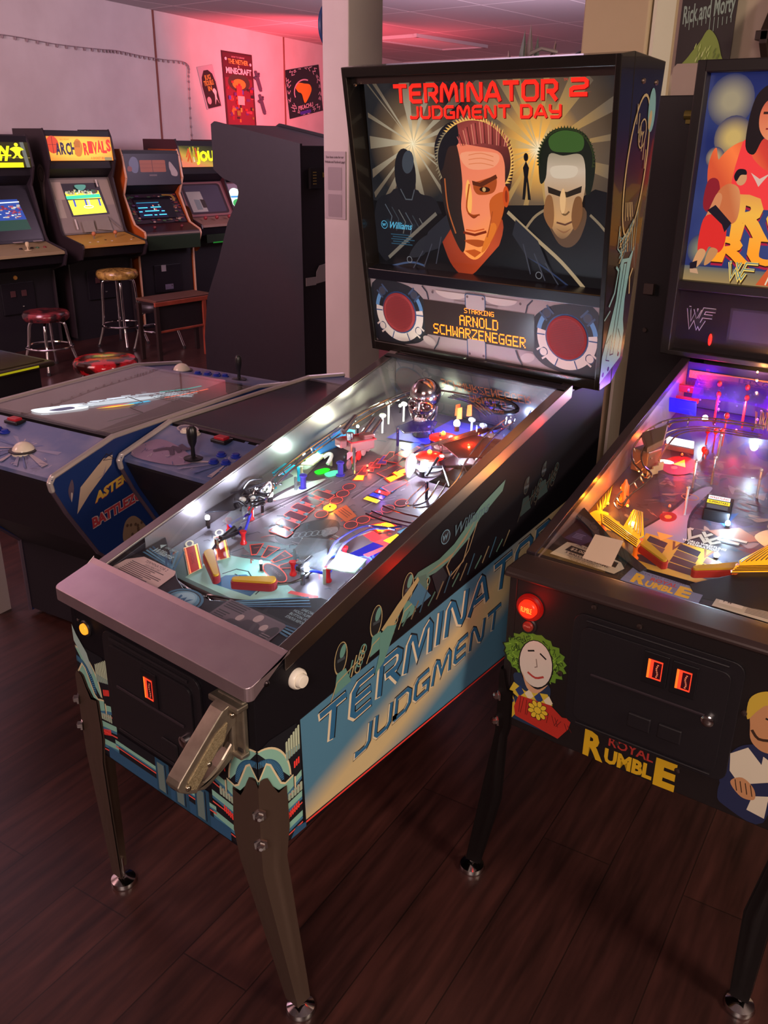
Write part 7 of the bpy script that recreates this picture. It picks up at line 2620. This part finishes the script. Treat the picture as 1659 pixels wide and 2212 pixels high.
def ps(a):
    a.rect(.05, .05, .95, .95, P('#a8909a', .4))
    a.ell(.20, .45, .18, .36, E('#e8fff0', 1.6))
    a.ell(.20, .30, .15, .16, E('#48b060', 1.2))
    a.rect(.06, .5, .34, .56, E('#58a0e0', 1.2))


monitor(t, d, m('bezel_rose', '#6a4446', .4), ps)
marquee(t, d, lambda a: a.rect(0, 0, 1, 1, P('#2a2026', .4)))

# big black cabinet seen from its side
t = thing('arcade_cabinet', 'large black arcade cabinet seen side-on in front of the posters, beside the left column', 'arcade cabinet', (-3.09, 3.62, 0))
prof = [(0, .03), (-.004, 1.703), (-.831, 1.838), (-.868, 1.82), (-.868, 1.526), (-.778, 1.470), (-.63, 1.43), (-.615, 1.38), (-.63, 1.33), (-.745, 1.17), (-.865, .90), (-1.02, .61), (-1.08, .30), (-1.08, .03)]
SB = mnoise('black_side_board', '#17131a', '#1b171e', 20, .5)
for y in (0, .63):
    o = MB(SB).prism([(x, y, z) for x, z in prof], (0, .02, 0)).build('side_panel', t)
b = MB(m('cab_back_board', '#221e24', .55))
b.prism([(-.01, .02, .0), (-.014, .02, 1.690), (-.02, .02, 1.690), (-.02, .02, 0)], (0, .61, 0))
b.prism([(-.012, .02, 1.685), (-.83, .02, 1.82), (-.83, .02, 1.80), (-.012, .02, 1.665)], (0, .61, 0))
b.prism([(-.86, .02, .03), (-.88, .02, .60), (-.84, .02, .92), (-.6, .02, 1.33), (-.6, .02, 1.40), (-.84, .02, 1.51), (-.84, .02, 1.80), (-.5, .02, 1.7), (-.4, .02, .03)], (0, .61, 0))
b.build('body', t)
b = MB(m('vent_black', '#0f0d10', .6)).box((.004, .15, 1.49), (.02, .15, .13)).build('vent', t)
g = MB(m('vent_brass', '#b09a50', .4, .6))
for i in range(5):
    g.box((.0155, .115, 1.455 + .018 * i), (.004, .03, .006))
g.box((.0155, .20, 1.51), (.004, .012, .03))
g.build('vent_slots', b)
b = MB(m('paper_label', '#a09698', .6))
b.box((.002, .075, .82), (.004, .10, .055))
b.prism([(.001, .125, .80), (.001, .235, .81), (.001, .24, .93), (.001, .16, .92), (.001, .13, .88)], (.004, 0, 0))
b.build('sticker', t)

# black cabinet back between the two pinball machines
t = thing('arcade_cabinet', 'black cabinet back with a brass latch between the two pinball backboxes', 'arcade cabinet', (.0, 2.06, 0), .06)
MB(m('cab_back_black', '#181418', .5)).box((.1875, .12, .935), (.395, .20, 1.86)).build('body', t, bevel=.004)
o = MB(m('brass_latch', '#a89a58', .3, .8))
o.cyl((.085, .012, 1.808), (.155, .012, 1.808), .014, 12)
o.box((.12, .014, 1.790), (.06, .012, .014))
o.build('latch', t)
MB(m('hinge_plate', '#4a3c38', .5)).box((.04, .012, 1.27), (.034, .02, .036)).build('hinge', t, bevel=.002)
MB(m('round_bolt', '#5a4e4a', .4, .6)).lathe([(.009, 0), (.007, .006)], (.04, .02, 1.13), (0, -1, 0), 12).build('bolt', t)
o = MB(m('beige_board', '#a08c84', .6)).prism([(.018, 2.10, 1.865), (.25, 2.11, 1.865), (.25, 2.11, 1.955), (.028, 2.10, 1.955), (.016, 2.10, 1.943)], (0, .012, 0)).build('display_board')
tag(o, 'small beige board standing on the black cabinet below the green blob banner', 'board')

o = MB(m('topper_box', '#2a2326', .5)).box((-.96, 3.13, .99), (.62, .5, 1.98)).build('display_cabinet', bevel=.004)
tag(o, 'tall dark cabinet hidden behind the lit backbox, under the paper crystals', 'cabinet')
# paper crystals and round ornament beyond the backbox
t = thing('paper_crystals', 'cluster of grey pointed paper crystals standing behind the lit backbox', 'decoration', (-1.06, 3.02, 1.98))
CRY = [m('crystal_grey', '#9a8e90', .7), m('crystal_pink', '#a8908e', .7), m('crystal_brown', '#5a4644', .7), m('crystal_green', '#7e8a84', .7)]
for i, (x, h, w, k, tl) in enumerate(((-.075, .13, .028, 1, -.02), (-.035, .21, .03, 3, .01), (.0, .235, .032, 0, .0), (.030, .19, .026, 3, .005), (.075, .16, .03, 2, .045), (.10, .175, .022, 1, .015), (-.012, .16, .03, 1, -.01))):
    rt2 = Vector((math.cos(.68), math.sin(.68), 0))
    fd = Vector((-math.sin(.68), math.cos(.68), 0)) * .02
    base = rt2 * x
    b = MB(CRY[k])
    tip = base + rt2 * tl + Vector((0, 0, h))
    mid = [base + rt2 * (tl * .5 - w / 2) + Vector((0, 0, h * .55)), base + rt2 * (tl * .5 + w / 2) + Vector((0, 0, h * .55)), base + rt2 * tl * .5 + fd + Vector((0, 0, h * .55)), base + rt2 * tl * .5 - fd + Vector((0, 0, h * .55))]
    bt = [base - rt2 * w * .35, base + rt2 * w * .35, base + fd, base - fd]
    mid = [b.bm.verts.new(p) for p in (mid[0], mid[3], mid[1], mid[2])]
    bt = [b.bm.verts.new(p) for p in (bt[0], bt[3], bt[1], bt[2])]
    tv = b.bm.verts.new(tip)
    for j in range(4):
        b.face([bt[j], bt[(j + 1) % 4], mid[(j + 1) % 4], mid[j]])
        b.face([mid[j], mid[(j + 1) % 4], tv])
    b.face(list(reversed(bt)))
    b.build('crystal', t)
b = MB(CRY[0])
b.tube([Vector((.01, -.02, .11)), Vector((.05, .02, .135)), Vector((.11, .06, .12))], .008, 6)
b.build('ribbon', t)
t = thing('party_hat', 'dark brimmed ornament with purple and white tinsel beside the paper crystals', 'decoration', (-.80, 3.20, 1.98))
MB(m('tinsel_lilac', '#c8bcd8', .3, .5)).ball((0, 0, .055), .07, (1.3, 1.3, .8), 20).build('tinsel', t, smooth=True)
MB(m('hat_brim', '#30282c', .5)).lathe([(.10, .105), (.115, .115), (.10, .125), (.001, .125)], (0, 0, 0), n=24).build('brim', t)

# ---------------------------------------------------------------- stools
def stool(label, x, y, hs, kseat, rot=0):
    t = thing('bar_stool', label, 'stool', (x, y, 0), rot, None)
    b = MB(kseat)
    b.lathe([(.10, hs - .075), (.165, hs - .07), (.178, hs - .05), (.178, hs - .025), (.165, hs - .006), (.12, hs), (.001, hs + .002)], n=32)
    b.build('seat', t, smooth=True)
    for i in range(4):
        q = PI / 4 + PI / 2 * i
        c, s = math.cos(q), math.sin(q)
        l = MB(CHROME)
        l.tube([(.05 * c, .05 * s, hs - .085), (.11 * c, .11 * s, hs - .09), (.135 * c, .135 * s, hs - .125), (.15 * c, .15 * s, hs * .5), (.165 * c, .165 * s, .17), (.215 * c, .215 * s, .008)], .0125, 10, sub=4)
        l = l.build('leg', t, smooth=True)
        MB(m('rubber_foot', '#2a2426', .7)).cyl((.214 * c, .214 * s, 0), (.213 * c, .213 * s, .025), .015, 10).build('foot_cap', l)
    b = MB(CHROME)
    b.tube([(.178 * math.cos(2 * PI * i / 32), .178 * math.sin(2 * PI * i / 32), .19) for i in range(32)], .009, 8, closed=True)
    b.build('foot_ring', t, smooth=True)
    return t


stool('tall chrome bar stool with gold speckled seat in front of the basketball cabinet', -5.55, 3.83, .665, mnoise('seat_gold', '#7a5c2c', '#b8944c', 30, .25, lo=.4, hi=.6), .3)
stool('short chrome stool with dark red patterned seat near the leftmost arcade cabinet', -5.20, 2.90, .47, mnoise('seat_red_dark', '#2a1a1c', '#7a2a30', 14, .2, lo=.45, hi=.6), .1)
stool('chrome stool with glossy red and black seat behind the blue-sided cocktail table', -3.06, 1.98, .58, mnoise('seat_red_bright', '#30100f', '#c8202c', 12, .12, lo=.48, hi=.58), .5)
stool('small chrome stool half hidden behind the reddish bench', -5.17, 3.93, .42, mnoise('seat_black', '#1c1518', '#2c2226', 12, .4), .2)

# low bench in front of the orange cabinet
t = thing('play_bench', 'low reddish wooden bench with dark front in front of the orange-sided arcade cabinet', 'bench', (-4.86, 3.90, 0))
RW2 = mnoise('bench_red', '#8a3c2c', '#a04a34', 10, .4)
MB(m('bench_top', '#5a3a30', .35)).box((0, 0, .50), (.26, .60, .022)).build('bench_top', t, bevel=.004)
MB(RW2).box((.125, 0, .480), (.02, .62, .035)).build('front_rail', t, bevel=.003)
MB(m('bench_panel', '#1c1214', .6)).box((.112, -.06, .36), (.012, .48, .21)).build('front_panel', t)
for x in (-.11, .12):
    for y in (-.29, .20, .29):
        if x > 0 or y != .20:
            MB(RW2 if x > 0 and y > 0 else m('bench_leg_dark', '#2a1a18', .5)).box((x, y, .235), (.028, .036, .47)).build('leg', t, bevel=.003)
MB(RW2).box((.122, -.05, .255), (.016, .46, .018)).build('lower_rail', t, bevel=.003)

# sticky note on the right machine's glass
o = MB(m('note_paper', '#cbb09c', .6))
pts = [(.121, .101), (.189, .098), (.178, .187), (.112, .184)]
o.prism([(x, y, gz2(y) - .001) for x, y in pts], (0, 0, .0012))
o = o.build('paper_note')
o.location = R.location
o.rotation_euler = R.rotation_euler
tag(o, 'blank square beige note stuck on the right pinball machine glass over the price card', 'note')
